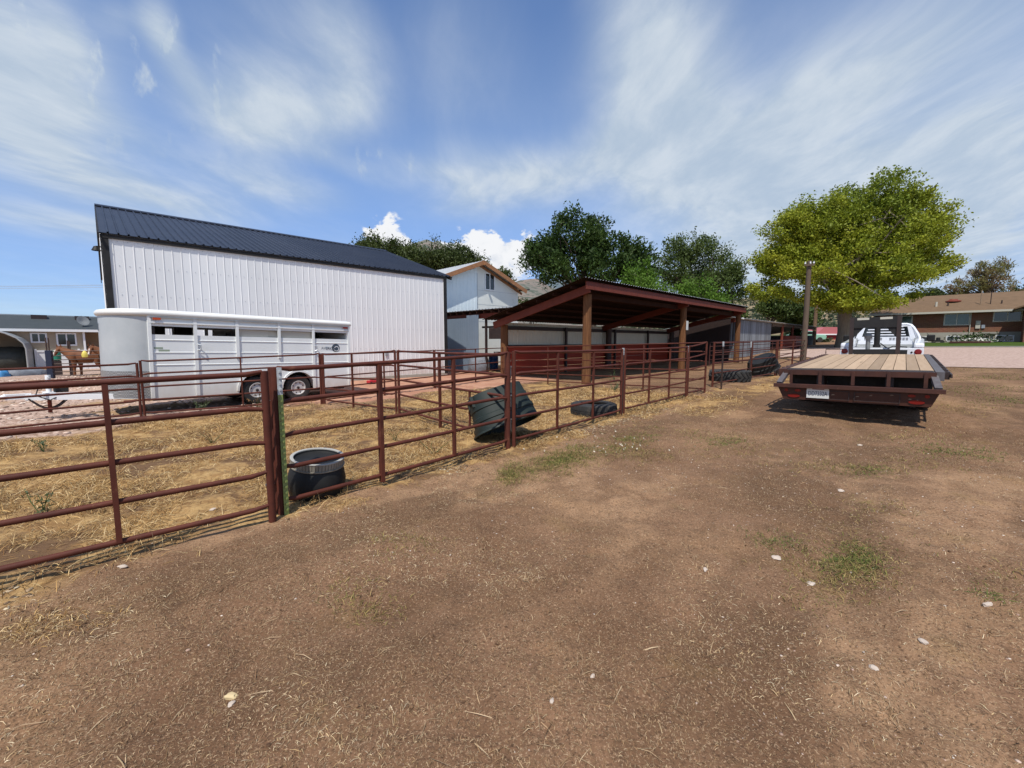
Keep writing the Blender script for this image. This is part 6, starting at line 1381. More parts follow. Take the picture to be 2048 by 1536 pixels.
# ------------------------------------------------------------------ trees
def quads(c, a, b):                                          # leaf-shaped four-point faces at c with half axes a, b
    n = len(c); v = np.stack([c - a, c - b * .5 + a * .1, c + a, c + b * .5 + a * .1], 1).reshape(-1, 3)
    return v, np.arange(4 * n).reshape(n, 4)
def rand_dirs(rg, n):
    v = rg.normal(size=(n, 3)); return v / np.linalg.norm(v, axis=1, keepdims=True)
def tree(name, label, base, crowns, trunk_r, trunk_top, n_clusters, per, leaf, cols, seed, cl_r=.9, flat=.6, group='trees beyond the pens', limbs=26, cat='tree', stretch=(1.4, .8), lift=.0, hollow=.55, bark='bark', forks=2, tonef=None):
    """crowns: ellipsoids (x, y, z, rx, ry, rz, weight) relative to the base; leaves hang in clusters along limbs"""
    rg = np.random.default_rng(seed); t = thing(name, label, cat, base, 90, group)
    w = np.array([c[6] for c in crowns]); w = w / w.sum(); cen = []
    for k in rg.choice(len(crowns), n_clusters, p=w):
        c = crowns[k]; d = rand_dirs(rg, 1)[0]; r = hollow + (1 - hollow) * rg.random() ** .6
        if d[2] < -.35: d[2] *= .4
        cen.append(np.array(c[:3]) + d * np.array(c[3:6]) * r)
    cen = np.array(cen)
    # limbs
    tb = MB(); top = Vector((rg.normal() * .1, rg.normal() * .1, trunk_top))
    tb.tube([(0, 0, -.3), (trunk_r * .15, 0, trunk_top * .35), (-trunk_r * .1, trunk_r * .1, trunk_top * .7), top], [trunk_r * 1.25, trunk_r, trunk_r * .9, trunk_r * .72], 14)
    tr = tb.build('trunk', MT[bark], t, 60)
    lb = MB()
    for i in rg.choice(len(cen), min(limbs, len(cen)), replace=False):
        e = Vector(cen[i]); s = Vector((0, 0, trunk_top * rg.uniform(.75, 1.0))); m1 = s.lerp(e, .35) + Vector((0, 0, .12 * (e - s).length)); m2 = s.lerp(e, .7) + Vector((rg.normal() * .2, rg.normal() * .2, .1 * (e - s).length))
        r0 = trunk_r * rg.uniform(.28, .5); lb.tube([s, m1, m2, e], [r0, r0 * .65, r0 * .35, r0 * .1], 7)
        for _ in range(forks):
            f = m2.lerp(e, rg.random()) ; j = int(rg.integers(len(cen))); o_ = Vector(cen[np.argmin(np.linalg.norm(cen - np.array(f) - rg.normal(size=3) * 1.2, axis=1))]); lb.tube([f, f.lerp(o_, .5) + Vector((0, 0, .15)), o_], [r0 * .25, r0 * .16, r0 * .05], 5)
    lb.build('limbs', MT[bark], t, 60)
    n = n_clusters * per; ci = np.repeat(np.arange(n_clusters), per); cr = cl_r * rg.uniform(.55, 1.25, n_clusters)
    off = np.clip(rg.normal(size=(n, 3)), -1.7, 1.7) * .5; off[:, 2] *= flat; out = cen - np.array([0, 0, trunk_top * .6]); out /= np.linalg.norm(out, axis=1, keepdims=True)
    off += out[ci] * np.clip(rg.normal(size=(n, 1)), -1.6, 1.3) * .5                  # clusters are drawn out along their branch
    pos = cen[ci] + off * cr[ci, None]; pos[:, 2] += lift * rg.random(n)
    d1 = rand_dirs(rg, n) + out[ci] * .9; d1[:, 2] -= .15; d1 /= np.linalg.norm(d1, axis=1, keepdims=True); d2 = np.cross(d1, rand_dirs(rg, n)); d2 /= np.linalg.norm(d2, axis=1, keepdims=True)
    sz = leaf * rg.uniform(.55, 1.3, (n, 1)); v, f = quads(pos, d1 * sz * .5 * stretch[0], d2 * sz * .5 * stretch[1] * 1.6)
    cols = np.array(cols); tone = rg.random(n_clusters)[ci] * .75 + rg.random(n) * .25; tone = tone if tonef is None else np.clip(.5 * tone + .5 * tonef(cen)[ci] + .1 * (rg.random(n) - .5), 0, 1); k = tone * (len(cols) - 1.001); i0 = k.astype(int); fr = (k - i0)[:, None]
    cc = cols[i0] * (1 - fr) + cols[np.minimum(i0 + 1, len(cols) - 1)] * fr; cc = cc * rg.uniform(.75, 1.25, (n, 1))
    mesh_np('crown', v, f, MT['leafattr'], cc, t); return t
def tb_(px, Y):                                             # base of a tree standing at depth Y in the direction px
    d = ray(px, 690); p = Vector((0, 0, 0)) + d * (Y / d.y); return Vector((p.x, p.y, terrain(p.x, p.y) - .1))
def crown_px(base, lst):                                    # ellipsoids from (column, row, half width, half height, weight[, depth shift])
    o = []
    for q in lst:
        px, py, rx, ry, w = q[:5]; dy = q[5] if len(q) > 5 else 0; Y = base.y + dy; c = at(px, py, Y); s = Y / F
        o.append((c.x - base.x, dy, c.z - base.z, rx * s, rx * s * .85, ry * s, w))
    return o
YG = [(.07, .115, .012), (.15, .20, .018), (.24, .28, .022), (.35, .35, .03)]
b = tb_(1687, 41.)
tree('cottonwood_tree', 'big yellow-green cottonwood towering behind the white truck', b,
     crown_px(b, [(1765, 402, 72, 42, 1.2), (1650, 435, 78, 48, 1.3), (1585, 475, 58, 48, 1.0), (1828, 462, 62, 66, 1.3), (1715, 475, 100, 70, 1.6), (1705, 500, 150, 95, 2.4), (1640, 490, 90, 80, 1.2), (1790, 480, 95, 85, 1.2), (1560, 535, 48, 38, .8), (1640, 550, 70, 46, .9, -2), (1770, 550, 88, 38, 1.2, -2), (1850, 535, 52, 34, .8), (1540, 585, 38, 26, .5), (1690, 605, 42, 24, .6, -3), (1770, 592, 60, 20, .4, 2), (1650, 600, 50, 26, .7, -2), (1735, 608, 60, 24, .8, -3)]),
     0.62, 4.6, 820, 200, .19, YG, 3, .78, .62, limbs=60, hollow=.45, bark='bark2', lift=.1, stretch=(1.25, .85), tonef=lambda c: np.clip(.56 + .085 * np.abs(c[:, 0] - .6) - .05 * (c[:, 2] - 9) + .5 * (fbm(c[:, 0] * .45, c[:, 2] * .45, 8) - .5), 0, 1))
DG = [(.022, .045, .010), (.040, .075, .014), (.065, .11, .020)]
b = tb_(1185, 40.)
tree('broadleaf_tree', 'dark green round tree behind the left end of the shelter roof', b,
     crown_px(b, [(1160, 480, 62, 50, 1.2), (1100, 520, 52, 40, .9), (1225, 520, 70, 48, 1.1), (1270, 540, 45, 50, .7), (1170, 550, 90, 45, 1.1)]),
     .4, 4., 230, 150, .22, DG, 5, .85, .65, limbs=26, hollow=.4, stretch=(1.5, .8))
MG = [(.045, .075, .018), (.075, .11, .026), (.11, .145, .035)]
b = tb_(1405, 45.)
tree('broadleaf_tree', 'open leafy tree with light gaps, right of the dark green round tree', b,
     crown_px(b, [(1390, 500, 62, 30, 1.0), (1350, 545, 45, 40, .8), (1440, 545, 50, 45, 1.0), (1400, 560, 75, 48, 1.2), (1465, 585, 30, 35, .5)]),
     .35, 4.5, 210, 110, .19, MG, 7, .9, .65, limbs=30, hollow=.35, stretch=(1.3, .8))
b = tb_(1300, 36.)
BG = [(.06, .13, .012), (.095, .18, .018), (.13, .22, .03)]
tree('young_tree', 'bright green young tree close behind the shelter ridge', b, crown_px(b, [(1285, 560, 34, 34, 1), (1310, 590, 30, 25, .7), (1265, 590, 30, 22, .6)]), .14, 3., 60, 120, .18, BG, 9, .7, stretch=(1.3, .8))
b = tb_(1392, 37.)
tree('young_tree', 'small bright green tree below the open leafy tree', b, crown_px(b, [(1385, 590, 38, 24, 1), (1420, 605, 30, 18, .6)]), .13, 2.6, 50, 120, .18, BG, 10, .7, stretch=(1.3, .8))
OG = [(.035, .05, .012), (.060, .085, .020), (.09, .115, .03)]
b = tb_(790, 55.)
tree('background_tree', 'olive green tree rising behind the dark roof of the shop', b, crown_px(b, [(760, 505, 40, 26, 1), (800, 520, 50, 30, 1), (740, 520, 40, 26, .6), (830, 520, 40, 30, .8)]), .4, 5., 150, 120, .24, OG, 12, 1.0, limbs=14)
b = tb_(890, 58.)
tree('background_tree', 'olive green tree between the dark shop roof and the barn gable', b, crown_px(b, [(870, 518, 45, 32, 1), (915, 525, 40, 32, 1), (945, 535, 26, 24, .5), (890, 540, 55, 30, .8)]), .4, 5., 150, 120, .24, OG, 13, 1.0, limbs=14)
b = tb_(1012, 62.)
tree('background_tree', 'small tree top showing right of the barn gable', b, crown_px(b, [(1005, 552, 14, 14, 1), (1014, 572, 12, 16, .8)]), .25, 4., 26, 70, .3, OG, 15, .7, limbs=6)
b = tb_(1060, 70.)
tree('background_tree', 'olive bushy tree below the bare mountain, right of the barn', b, crown_px(b, [(1050, 618, 30, 18, 1), (1090, 615, 30, 18, 1)]), .25, 3., 60, 70, .33, OG, 16, .8, limbs=6)
PK = [(.12, .13, .035), (.18, .17, .055), (.24, .17, .09), (.28, .19, .12)]
b = tb_(1965, 62.)
tree('pine_tree', 'sparse brownish pine behind the brick house roof', b, crown_px(b, [(1945, 570, 40, 26, 1.0), (1990, 565, 42, 30, 1.0), (1965, 540, 26, 24, .6), (1950, 595, 60, 18, .8), (2010, 590, 26, 20, .4), (2000, 535, 16, 14, .25)]), .3, 6., 110, 60, .26, PK, 18, .7, .5, limbs=40, hollow=.3, stretch=(1.9, .5))
b = tb_(1900, 66.)
tree('background_tree', 'low olive tree between the cottonwood and the brownish pine', b, crown_px(b, [(1880, 600, 40, 20, 1), (1925, 605, 40, 18, 1)]), .3, 3., 70, 80, .33, OG, 19, .9, limbs=6)
b = tb_(2045, 68.)
tree('background_tree', 'dark tree top at the right edge above the brick house roof', b, crown_px(b, [(2050, 590, 30, 18, 1), (2100, 585, 40, 24, 1)]), .3, 3., 60, 80, .33, OG, 20, .9, limbs=6)
b = tb_(1535, 60.)
tree('background_tree', 'willowy pale green tree behind the corrugated shed roof', b, crown_px(b, [(1548, 614, 24, 20, 1), (1572, 622, 30, 20, 1)]), .25, 3., 90, 70, .30, MG, 21, .85, limbs=10)
b = tb_(1455, 57.)
tree('background_tree', 'dull green tree low behind the shelter, left of the corrugated shed', b, crown_px(b, [(1440, 622, 30, 16, 1), (1470, 634, 20, 10, .5)]), .2, 3., 60, 70, .30, MG, 22, .8, limbs=6)
b = tb_(1600, 63.)
tree('background_tree', 'green tree behind the weathered utility pole', b, crown_px(b, [(1590, 625, 30, 24, 1), (1612, 640, 22, 22, .8), (1575, 640, 20, 16, .6)]), .2, 3., 80, 70, .30, MG, 23, .85, limbs=8)
b = tb_(1676, 41.6)
def bush(name, label, px, Y, lst, cols, seed, n, per, leaf, group='shrubs beyond the lot', r=.4):
    b = tb_(px, Y); return tree(name, label, b, crown_px(b, lst), .05, .5, n, per, leaf, cols, seed, r, .7, group, 8, 'shrub', hollow=.1, forks=0)
SG = [(.075, .085, .045), (.11, .12, .06), (.05, .07, .03)]
bush('sage_shrub', 'grey-green shrub in front of the red barn, right of the thin pole', 1645, 62., [(1643, 682, 10, 12, 1), (1652, 684, 10, 11, 1)], SG, 31, 26, 60, .20)
bush('sage_shrub', 'small dark shrub at the foot of the thin orange-brown pole', 1622, 58., [(1620, 689, 10, 8, 1)], SG, 32, 16, 60, .18)
bush('sage_shrub', 'leafy shrub between the corrugated shed and the utility pole', 1592, 50., [(1592, 672, 10, 12, 1), (1600, 668, 8, 8, .6)], MG, 33, 20, 60, .2)
# junipers on the hillside: nobody counts them
rg = np.random.default_rng(40)
hills = bpy.data.objects['hill']; hv = np.empty(len(hills.data.vertices) * 3, np.float32); hills.data.vertices.foreach_get('co', hv); hv = hv.reshape(-1, 3)
rr = np.hypot(hv[:, 0], hv[:, 1]); cand = np.where((rr > 215) & (rr < 630))[0]; pick = rg.choice(cand, 2600); base_ = hv[pick] + rg.normal(size=(2600, 3)) * np.array([4, 4, 0])
per = 16; pos = np.repeat(base_, per, 0) + rg.normal(size=(2600 * per, 3)) * np.array([1.2, 1.2, .8]) + np.array([0, 0, .9]); n = len(pos)
d1 = rand_dirs(rg, n); d2 = np.cross(d1, rand_dirs(rg, n)); s = rg.uniform(.7, 1.5, (n, 1)); v, f = quads(pos, d1 * s, d2 * s)
jc = np.array([.045, .062, .032]) * rg.uniform(.6, 1.4, (n, 1)); o = mesh_np('juniper_scrub', v, f, MT['leafattr'], jc); tag(o, 'dark juniper scrub dotted over the far hillside', 'scrub', kind='stuff')
# ------------------------------------------------------------------ what grows and lies on the ground
def blades(n_try, box, dens, ln, wd, tilt, cols, seed, keep_dist=None, fan=None):
    """thin bent blades: dens(x, y) is the chance to keep one; two quads each"""
    rg = np.random.default_rng(seed); x = rg.uniform(box[0], box[1], n_try); y = rg.uniform(box[2], box[3], n_try); k = rg.random(n_try) < dens(x, y); x, y = x[k], y[k]; n = len(x)
    return blades_at(x, y, ln, wd, tilt, cols, rg)
def blades_at(x, y, ln, wd, tilt, cols, rg, z=None, out=None):
    n = len(x); d = np.hypot(x, y); z = surf(x, y) if z is None else z
    L_ = rg.uniform(ln[0], ln[1], n); az = rg.uniform(0, 2 * np.pi, n); tl = rg.uniform(tilt[0], tilt[1], n) * np.pi / 180
    h = np.stack([np.cos(az), np.sin(az), np.zeros(n)], -1); up = np.array([0, 0, 1.])
    p0 = np.stack([x, y, z - .004], -1); p1 = p0 + (h * np.cos(tl)[:, None] + up * np.sin(tl)[:, None]) * (L_ * .55)[:, None]
    t2 = tl - rg.uniform(.1, .9, n); p2 = p1 + (h * np.cos(t2)[:, None] + up * np.sin(t2)[:, None]) * (L_ * .5)[:, None]
    zz = surf(p2[:, 0], p2[:, 1]); p2[:, 2] = np.maximum(p2[:, 2], zz + .004); zz = surf(p1[:, 0], p1[:, 1]); p1[:, 2] = np.maximum(p1[:, 2], zz + .005)
    w = wd * (1 + np.maximum(0, d - 5) * .10) * rg.uniform(.6, 1.4, n); s = np.stack([-np.sin(az), np.cos(az), rg.normal(size=n) * .4], -1) * (w * .5)[:, None]
    v = np.stack([p0 - s, p0 + s, p1 - s * .9, p1 + s * .9, p2 - s * .3, p2 + s * .3], 1).reshape(-1, 3); i = np.arange(n)[:, None] * 6
    f = np.concatenate([i + np.array([[0, 1, 3, 2]]), i + np.array([[2, 3, 5, 4]])], 1).reshape(-1, 4)
    cols = np.array(cols); ci = rg.integers(len(cols), size=n); c = cols[ci] * rg.uniform(.65, 1.3, (n, 1)); return v, f, np.repeat(c, 2, 0)
def join(name, parts, mat, label, cat):
    v, f, c, o = [], [], [], 0
    for a, b, d in parts: v.append(a); f.append(b + o); c.append(d); o += len(a)
    ob = mesh_np(name, np.concatenate(v), np.concatenate(f), MT[mat], np.concatenate(c)); return tag(ob, label, cat, kind='stuff')
ST = [(.52, .34, .14), (.42, .26, .10), (.34, .20, .075), (.62, .45, .22), (.24, .13, .05), (.64, .49, .27), (.15, .08, .035)]
def d_straw(x, y):
    m = masks(x, y)[0]; d = np.hypot(x, y); return np.clip(m * 1.15 - .15, 0, 1) * np.clip(5.5 / np.maximum(d, 4), .25, 1) * np.clip(.14 + 3.0 * (fbm(x * 1.6, y * 1.6, 55) - .34), .03, 1)
pts = [blades(850000, (-11, 6, 2.0, 14.5), d_straw, (.05, .16), .0034, (2, 42), ST, 60)]
pts.append(blades(60000, (-11, 6, 2.0, 14.5), lambda x, y: d_straw(x, y) * np_sstep(.52, .66, fbm(x * 1.6, y * 1.6, 71)), (.10, .26), .0036, (35, 80), ST, 61))
pts.append(blades(80000, (2, 13, 5, 18), d_straw, (.05, .15), .005, (3, 50), ST, 62))
join('dry_grass', pts, 'grassattr', 'matted golden straw and dry grass in the pens', 'dry grass')
def d_dirt(x, y):
    s, dd = fence_sd(x, y); m = masks(x, y)[0]; near = np.clip(3.2 / np.maximum(np.hypot(x, y), 2.4), .1, 1) ** 1.2
    return np.where(dd < -.1, 1, .0) * (1 - m) * near * np.clip(3.0 * (fbm(x * 1.1, y * 1.1, 81) - .38), .05, 1) * (.35 + .65 * np_sstep(-1.5, .5, -x - .35 * y + 1.2) + .3 * np_sstep(1, 3, x))
DC = [(.50, .37, .23), (.38, .26, .15), (.33, .215, .115), (.46, .34, .20), (.28, .175, .09), (.22, .13, .07)]
pl_ = [blades(1000000, (-5, 9, .8, 9), lambda x, y: np.minimum(1, d_dirt(x, y) * 1.3 + .10 * np.where(fence_sd(x, y)[1] < 0, 1, 0) * np.clip(3 / np.hypot(x, y), .1, 1)), (.006, .026), .0019, (0, 30), DC + [(.17, .10, .055), (.26, .16, .09)], 63), blades(9000, (-5, 9, .8, 9), d_dirt, (.06, .15), .0032, (0, 14), DC, 64)]
PLE = [(.60, .46, .28), (.52, .38, .21), (.66, .54, .36), (.44, .30, .15)]
pl_.append(blades(150000, (-5, 3, 1.0, 6), lambda x, y: np.where(fence_sd(x, y)[1] < -.05, 1, 0) * np.clip(2.8 / np.hypot(x, y), .1, 1) * np_sstep(.42, .60, fbm(x * 1.3, y * 1.3, 83)) * np_sstep(-1.2, 1.0, -x - .55 * y + 2.6) * .35, (.012, .045), .0026, (0, 25), PLE, 73))
pl_.append(blades(120000, (1, 9, 1.2, 9), lambda x, y: np.where(fence_sd(x, y)[1] < -.3, 1, 0) * np.clip(2.8 / np.hypot(x, y), .1, 1) * np_sstep(.46, .62, fbm(x * 1.1, y * 1.1, 84)) * .3, (.010, .032), .0024, (0, 25), PLE, 74))
# thatchy tufts left in the dirt
rg = np.random.default_rng(65); cx, cy = rg.uniform(-4, 9, 900), rg.uniform(1, 10, 900); s_, dd_ = fence_sd(cx, cy); ok = (dd_ < -.4) & (fbm(cx * .8, cy * .8, 91) > .47); cx, cy = cx[ok], cy[ok]
k = rg.integers(6, 26, len(cx)); X, Y = np.repeat(cx, k) + rg.normal(size=k.sum()) * .035, np.repeat(cy, k) + rg.normal(size=k.sum()) * .035
pl_.append(blades_at(X, Y, (.025, .07), .0024, (15, 70), DC, rg))
join('straw_litter', pl_, 'grassattr', 'short dead grass and straw bits trodden into the brown dirt', 'straw litter')
# green weeds in the places where the photograph has them
WG = [(.09, .12, .028), (.125, .15, .032), (.19, .18, .05), (.07, .10, .028), (.26, .21, .08)]; WY = [(.26, .20, .07), (.36, .26, .11), (.17, .155, .045), (.22, .15, .06)]
wp = []; rg = np.random.default_rng(66)
for px_, py_, w, h, n, cs in ((1270, 908, 70, 12, 900, WY), (1445, 880, 42, 10, 700, WG), (1705, 1110, 45, 24, 1500, WG), (1690, 1130, 80, 45, 1500, WY), (1555, 1075, 40, 14, 350, WG), (1870, 895, 40, 10, 500, WG), (1955, 905, 36, 9, 500, WG), (1735, 935, 42, 9, 420, WG), (1640, 930, 90, 14, 500, WY), (1840, 930, 80, 14, 400, WY), (740, 1210, 60, 20, 260, WY), (690, 1175, 60, 20, 160, WY), (120, 1240, 80, 22, 420, ST), (70, 1265, 50, 20, 260, ST), (800, 1090, 60, 16, 320, WY), (1740, 1010, 60, 14, 260, WY), (1990, 755, 70, 6, 900, WG), (1950, 780, 80, 8, 900, WG), (2020, 800, 50, 8, 700, WG), (1925, 815, 60, 8, 600, WY), (1960, 740, 90, 4, 500, WY), (1990, 1200, 30, 12, 120, WG), (2020, 1160, 40, 14, 120, WY), (1390, 865, 60, 8, 400, WY), (1820, 870, 90, 8, 500, WY), (1500, 905, 80, 10, 300, WY), (600, 935, 40, 12, 200, WY)):
    P_ = np.array([gnd(px_ + rg.normal() * w * .7, py_ + rg.normal() * h * .7)[:2] for _ in range(max(16, n // 8))]); j = rg.integers(len(P_), size=n)
    far = np.hypot(*P_.mean(0)); sp = .03 + .008 * far
    X, Y = P_[j, 0] + rg.normal(size=n) * sp, P_[j, 1] + rg.normal(size=n) * sp
    wp.append(blades_at(X, Y, (.02, .06) if far < 5 else (.03, .08), .0036, (4, 60), cs, rg))
for n, cs, jit in ((4200, WG, 9), (5200, WY, 15)):                  # the long band of weeds beside the near fence
    T = rg.random(700); T = T[rg.random(700) < .35 + .65 * (fbm(T * 7, T * 0 + 2.2, 57) > .45)]; P_ = np.array([gnd(1005 + 305 * t_ + rg.normal() * 8, 948 - 78 * t_ + rg.normal() * jit)[:2] for t_ in T]); j = rg.integers(len(P_), size=n)
    wp.append(blades_at(P_[j, 0] + rg.normal(size=n) * .06, P_[j, 1] + rg.normal(size=n) * .06, (.025, .075), .0036, (4, 60), cs, rg))
ob = join('low_weeds', wp, 'grassattr', 'low green weeds in patches along the near fence and across the dirt', 'weeds')
# pale blossoms among the weeds by the fence
fv, ff, fc = [], [], []; n = 60
for k in range(n):
    g_ = gnd(1210 + rg.normal() * 60, 893 + rg.normal() * 11); fv.append([g_.x + rg.normal() * .03, g_.y, surf1(g_.x, g_.y) + rg.uniform(.04, .08)])
fv = np.array(fv); d1 = rand_dirs(rg, n) * .018; d2 = np.cross(d1, rand_dirs(rg, n)); d2 = d2 / np.linalg.norm(d2, axis=1, keepdims=True) * .022
v, f = quads(fv, d1, d2); o = mesh_np('weed_blossoms', v, f, MT['grassattr'], np.tile(np.array([.66, .60, .48]), (n, 1))); tag(o, 'tiny white blossoms among the weeds by the near fence', 'blossoms', kind='stuff')
# upright thistles and weeds standing in the pens, each a plant
def weed(label, px_, py_, h, seed, cols, spread=.10, nb=60, lf=.03):
    p = gnd(px_, py_); p.z = surf1(p.x, p.y); t = thing('tall_weed', label, 'weed', p, 90, 'weeds standing in the straw'); rg = np.random.default_rng(seed); mb = MB(); L_ = []
    for k in range(4):
        e = Vector((rg.normal() * spread, rg.normal() * spread, h * rg.uniform(.6, 1))); mb.tube([(0, 0, -.02), e * .5 + Vector((rg.normal() * .02, 0, 0)), e], [.005, .004, .002], 5); L_ += [np.array(e) * f_ for f_ in rg.uniform(.15, 1, nb // 4)]
    mb.build('stem', MT['leaflow'], t); c = np.array(L_) + rg.normal(size=(len(L_), 3)) * .025; d1 = rand_dirs(rg, len(c)); d2 = np.cross(d1, rand_dirs(rg, len(c))); s = rg.uniform(.5, 1.2, (len(c), 1)) * lf
    v, f = quads(c, d1 * s, d2 * s * .7); mesh_np('foliage', v, f, MT['leafattr'], np.array(cols)[rg.integers(len(cols), size=len(c))], t)
GW = [(.10, .13, .06), (.14, .16, .09), (.07, .10, .04)]; BW = [(.22, .12, .05), (.30, .19, .09)]
weed('grey-green thistle behind the lowest rails of the near gate', 85, 1030, .30, 1, GW); weed('small grey-green weed in the straw at the upper left of the near gate', 88, 905, .22, 2, GW)
weed('spindly brown weed under the long side of the horse trailer', 515, 815, .38, 3, BW, .16); weed('green weed in the shade under the horse trailer', 400, 822, .28, 4, GW, .2, 120)
weed('yellowish weed clump below the trailer nose', 425, 885, .26, 5, BW, .12); weed('green weed before the first log post of the shelter', 1228, 785, .38, 6, GW, .2, 140, .04)
weed('leafy weed standing right of the first log post', 1228, 760, .5, 7, GW, .1, 80, .04); weed('brown weed in the straw right of the near pen upright', 868, 905, .28, 8, BW, .1)
weed('reddish dry weed in the straw by the second upright', 790, 880, .24, 9, BW, .1); weed('brown dry weed at the back of the pen left of the cross panel', 560, 870, .28, 10, BW)
weed('pale dry weed bunch by the green trough', 962, 872, .45, 11, [(.45, .34, .18), (.36, .25, .12)], .1, 50, .025)
# pebbles, leaf litter along the fence, and the stones one can count
rg = np.random.default_rng(70)
def rocks(xs, ys, sz, cols, name, label, cat, flat=.55):
    n = len(xs); ico = np.array([(0, 0, 1), (.89, 0, .45), (.28, .85, .45), (-.72, .53, .45), (-.72, -.53, .45), (.28, -.85, .45), (.72, .53, -.45), (-.28, .85, -.45), (-.89, 0, -.45), (-.28, -.85, -.45), (.72, -.53, -.45), (0, 0, -1)])
    tri = np.array([(0, 1, 2), (0, 2, 3), (0, 3, 4), (0, 4, 5), (0, 5, 1), (1, 6, 2), (2, 7, 3), (3, 8, 4), (4, 9, 5), (5, 10, 1), (6, 7, 2), (7, 8, 3), (8, 9, 4), (9, 10, 5), (10, 6, 1), (11, 7, 6), (11, 8, 7), (11, 9, 8), (11, 10, 9), (11, 6, 10)])
    sc = sz[:, None, None] * np.stack([rg.uniform(.7, 1.4, n), rg.uniform(.7, 1.3, n), rg.uniform(.4, .8, n) * flat * 1.6], -1)[:, None, :]
    v = ico[None] * sc * rg.uniform(.75, 1.25, (n, 12, 1)); a = rg.uniform(0, 6.28, n); ca, sa = np.cos(a)[:, None], np.sin(a)[:, None]
    x = v[:, :, 0] * ca - v[:, :, 1] * sa + xs[:, None]; y = v[:, :, 0] * sa + v[:, :, 1] * ca + ys[:, None]; z = v[:, :, 2] + (surf(xs, ys) + sz * .12)[:, None]
    f = tri[None] + (np.arange(n) * 12)[:, None, None]; cols = np.array(cols); c = np.repeat(cols[rg.integers(len(cols), size=n)] * rg.uniform(.7, 1.25, (n, 1)), 20, 0)
    o = mesh_np(name, np.stack([x, y, z], -1).reshape(-1, 3), f.reshape(-1, 3), MT['rockattr'], c); return tag(o, label, cat, kind='stuff')
PC = [(.44, .33, .26), (.52, .42, .34), (.36, .24, .18), (.58, .50, .42), (.30, .20, .15)]
n = 16000; xs, ys = rg.uniform(-5, 10, n), rg.uniform(.8, 12, n); s_, dd_ = fence_sd(xs, ys); k = (dd_ < .3) & (rg.random(n) < np.clip(3 / np.hypot(xs, ys), .1, 1) * np.clip(.2 + 2.2 * (fbm(xs * .9, ys * .9, 95) - .35), .08, 1)); xs, ys = xs[k], ys[k]
n = 26000; x2, y2 = rg.uniform(1, 10, n), rg.uniform(1, 11, n); k = (fence_sd(x2, y2)[1] < 0) & (rg.random(n) < np.clip(3 / np.hypot(x2, y2), .1, 1) * np_sstep(.48, .62, fbm(x2 * .8, y2 * .8, 96))); xs, ys = np.concatenate([xs, x2[k]]), np.concatenate([ys, y2[k]])
rocks(xs, ys, .0028 + .007 * rg.random(len(xs)) ** 5, PC, 'pebbles', 'small pale pebbles scattered over the brown dirt', 'pebbles')
n = 14000; xs, ys = rg.uniform(-5, 10, n), rg.uniform(.8, 9, n); s_, dd_ = fence_sd(xs, ys); k = (dd_ < .3) & (rg.random(n) < np.clip(2.6 / np.hypot(xs, ys), .1, 1) * np.clip(2.4 * (fbm(xs * 1.2, ys * 1.2, 99) - .36), .04, 1)); xs, ys = xs[k], ys[k]; rocks(xs, ys, .003 + .009 * rg.random(len(xs)) ** 3, [(.15, .085, .045), (.20, .115, .062), (.11, .06, .033), (.25, .15, .088)], 'dirt_clods', 'small clods of loose brown dirt', 'clods', .8)
n = 2600; s0 = rg.uniform(-6, 12, n); d0_ = rg.normal(size=n) * .16 + .0; xs, ys = FA.x + FU.x * s0 + FN.x * d0_, FA.y + FU.y * s0 + FN.y * d0_; k = (fbm(s0 * .9, s0 * 0 + 3.3, 97) > .42) & (ys > 1); rocks(xs[k], ys[k], rg.uniform(.008, .024, k.sum()), [(.40, .31, .20), (.32, .22, .13), (.20, .13, .08), (.12, .08, .05), (.46, .38, .26)], 'leaf_litter', 'dry leaves and bark bits gathered along the foot of the near fence', 'leaf litter', .22)
n = 9000; xs, ys = rg.uniform(-24, -2, n), rg.uniform(7, 30, n); g_ = masks(xs, ys)[1]; k = rg.random(n) < g_ * .8; xs, ys = xs[k], ys[k]; rocks(xs, ys, rg.uniform(.02, .06, len(xs)), [(.52, .39, .31), (.45, .33, .26), (.36, .25, .2), (.6, .5, .42)], 'trailer_gravel', 'coarse pinkish gravel around the horse trailer tongue', 'gravel', .5)
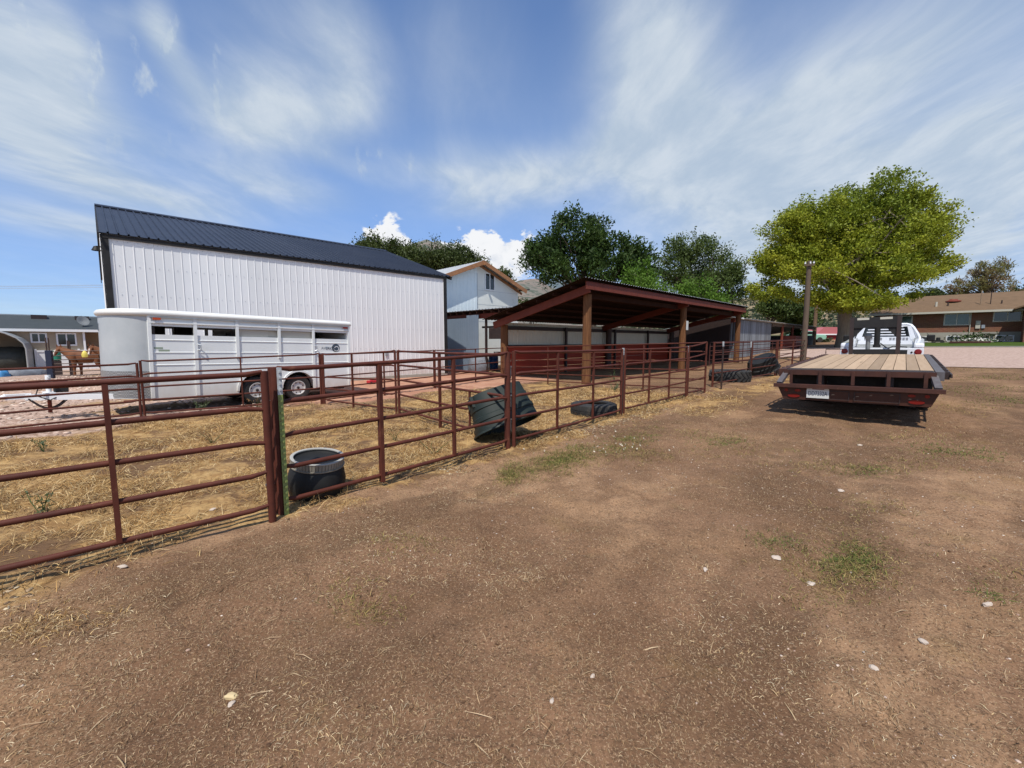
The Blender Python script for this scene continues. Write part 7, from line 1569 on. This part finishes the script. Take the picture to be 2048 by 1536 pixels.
def stone(label, px_, py_, s, mat='stone', seed=0, name='stone', cat='stone', sx=(1.4, 1, .5)):
    p = gnd(px_, py_); p.z = surf1(p.x, p.y); rn = random.Random(seed); bm = bmesh.new(); bmesh.ops.create_icosphere(bm, subdivisions=2, radius=1)
    ph_ = [rn.uniform(0, 6) for _ in range(4)]
    for v in bm.verts:
        k = 1 + .22 * math.sin(2.3 * v.co.x + ph_[0]) + .2 * math.sin(3.1 * v.co.y + ph_[1]) + .12 * math.sin(5 * v.co.z + ph_[2] + 3 * v.co.x); v.co = Vector((v.co.x * sx[0], v.co.y * sx[1], v.co.z * sx[2])) * k * s
    me = bpy.data.meshes.new(name); bm.to_mesh(me); bm.free(); me.materials.append(MT[mat]); me.shade_smooth(); me.set_sharp_from_angle(angle=R(35)); o = bpy.data.objects.new(name, me); COL.objects.link(o)
    o.location = p + Vector((0, 0, s * .2)); o.rotation_euler = (0, 0, rn.uniform(0, 6)); tag(o, label, cat, 'stones lying on the dirt' if name == 'stone' else None)
stone('yellowish wood chunk lying on the dirt in the lower left foreground', 463, 1387, .024, 'boneyellow', 1, 'wood_chunk', 'wood chunk', (1.5, .6, .5))
for k, (lb_, x_, y_, s_) in enumerate((('round pale stone just below the yellowish wood chunk', 461, 1402, .013), ('bright white stone left of the big weed patch on the dirt', 1553, 1110, .026), ('small white stone alone in the middle of the dirt track', 1411, 1135, .019), ('buff stone below the big weed patch, right half', 1624, 1152, .022), ('pale stone at the right of the dirt with two others near it', 1847, 1279, .020), ('flat pale stone, lower of the group at the right', 1748, 1333, .016), ('pale stone by the right edge of the foreground dirt', 1976, 1214, .024), ('white stone in the straw by the short gate post foot', 604, 1002, .018), ('whitish stone at the foot of the near fence, left of the tub', 425, 1020, .022), ('pale oval stone on the dirt under the gate, lower left', 243, 1138, .022), ('small pale stone at the centre of the lower foreground', 1104, 1397, .012), ('little white stone right of the lowest straw tuft', 1185, 1340, .011), ('white stone in front of the flatbed tail', 1721, 886, .028), ('pale flat stone on the dirt below the flatbed', 1683, 971, .030))):
    stone(lb_, x_, y_, s_, 'stone', 20 + k)
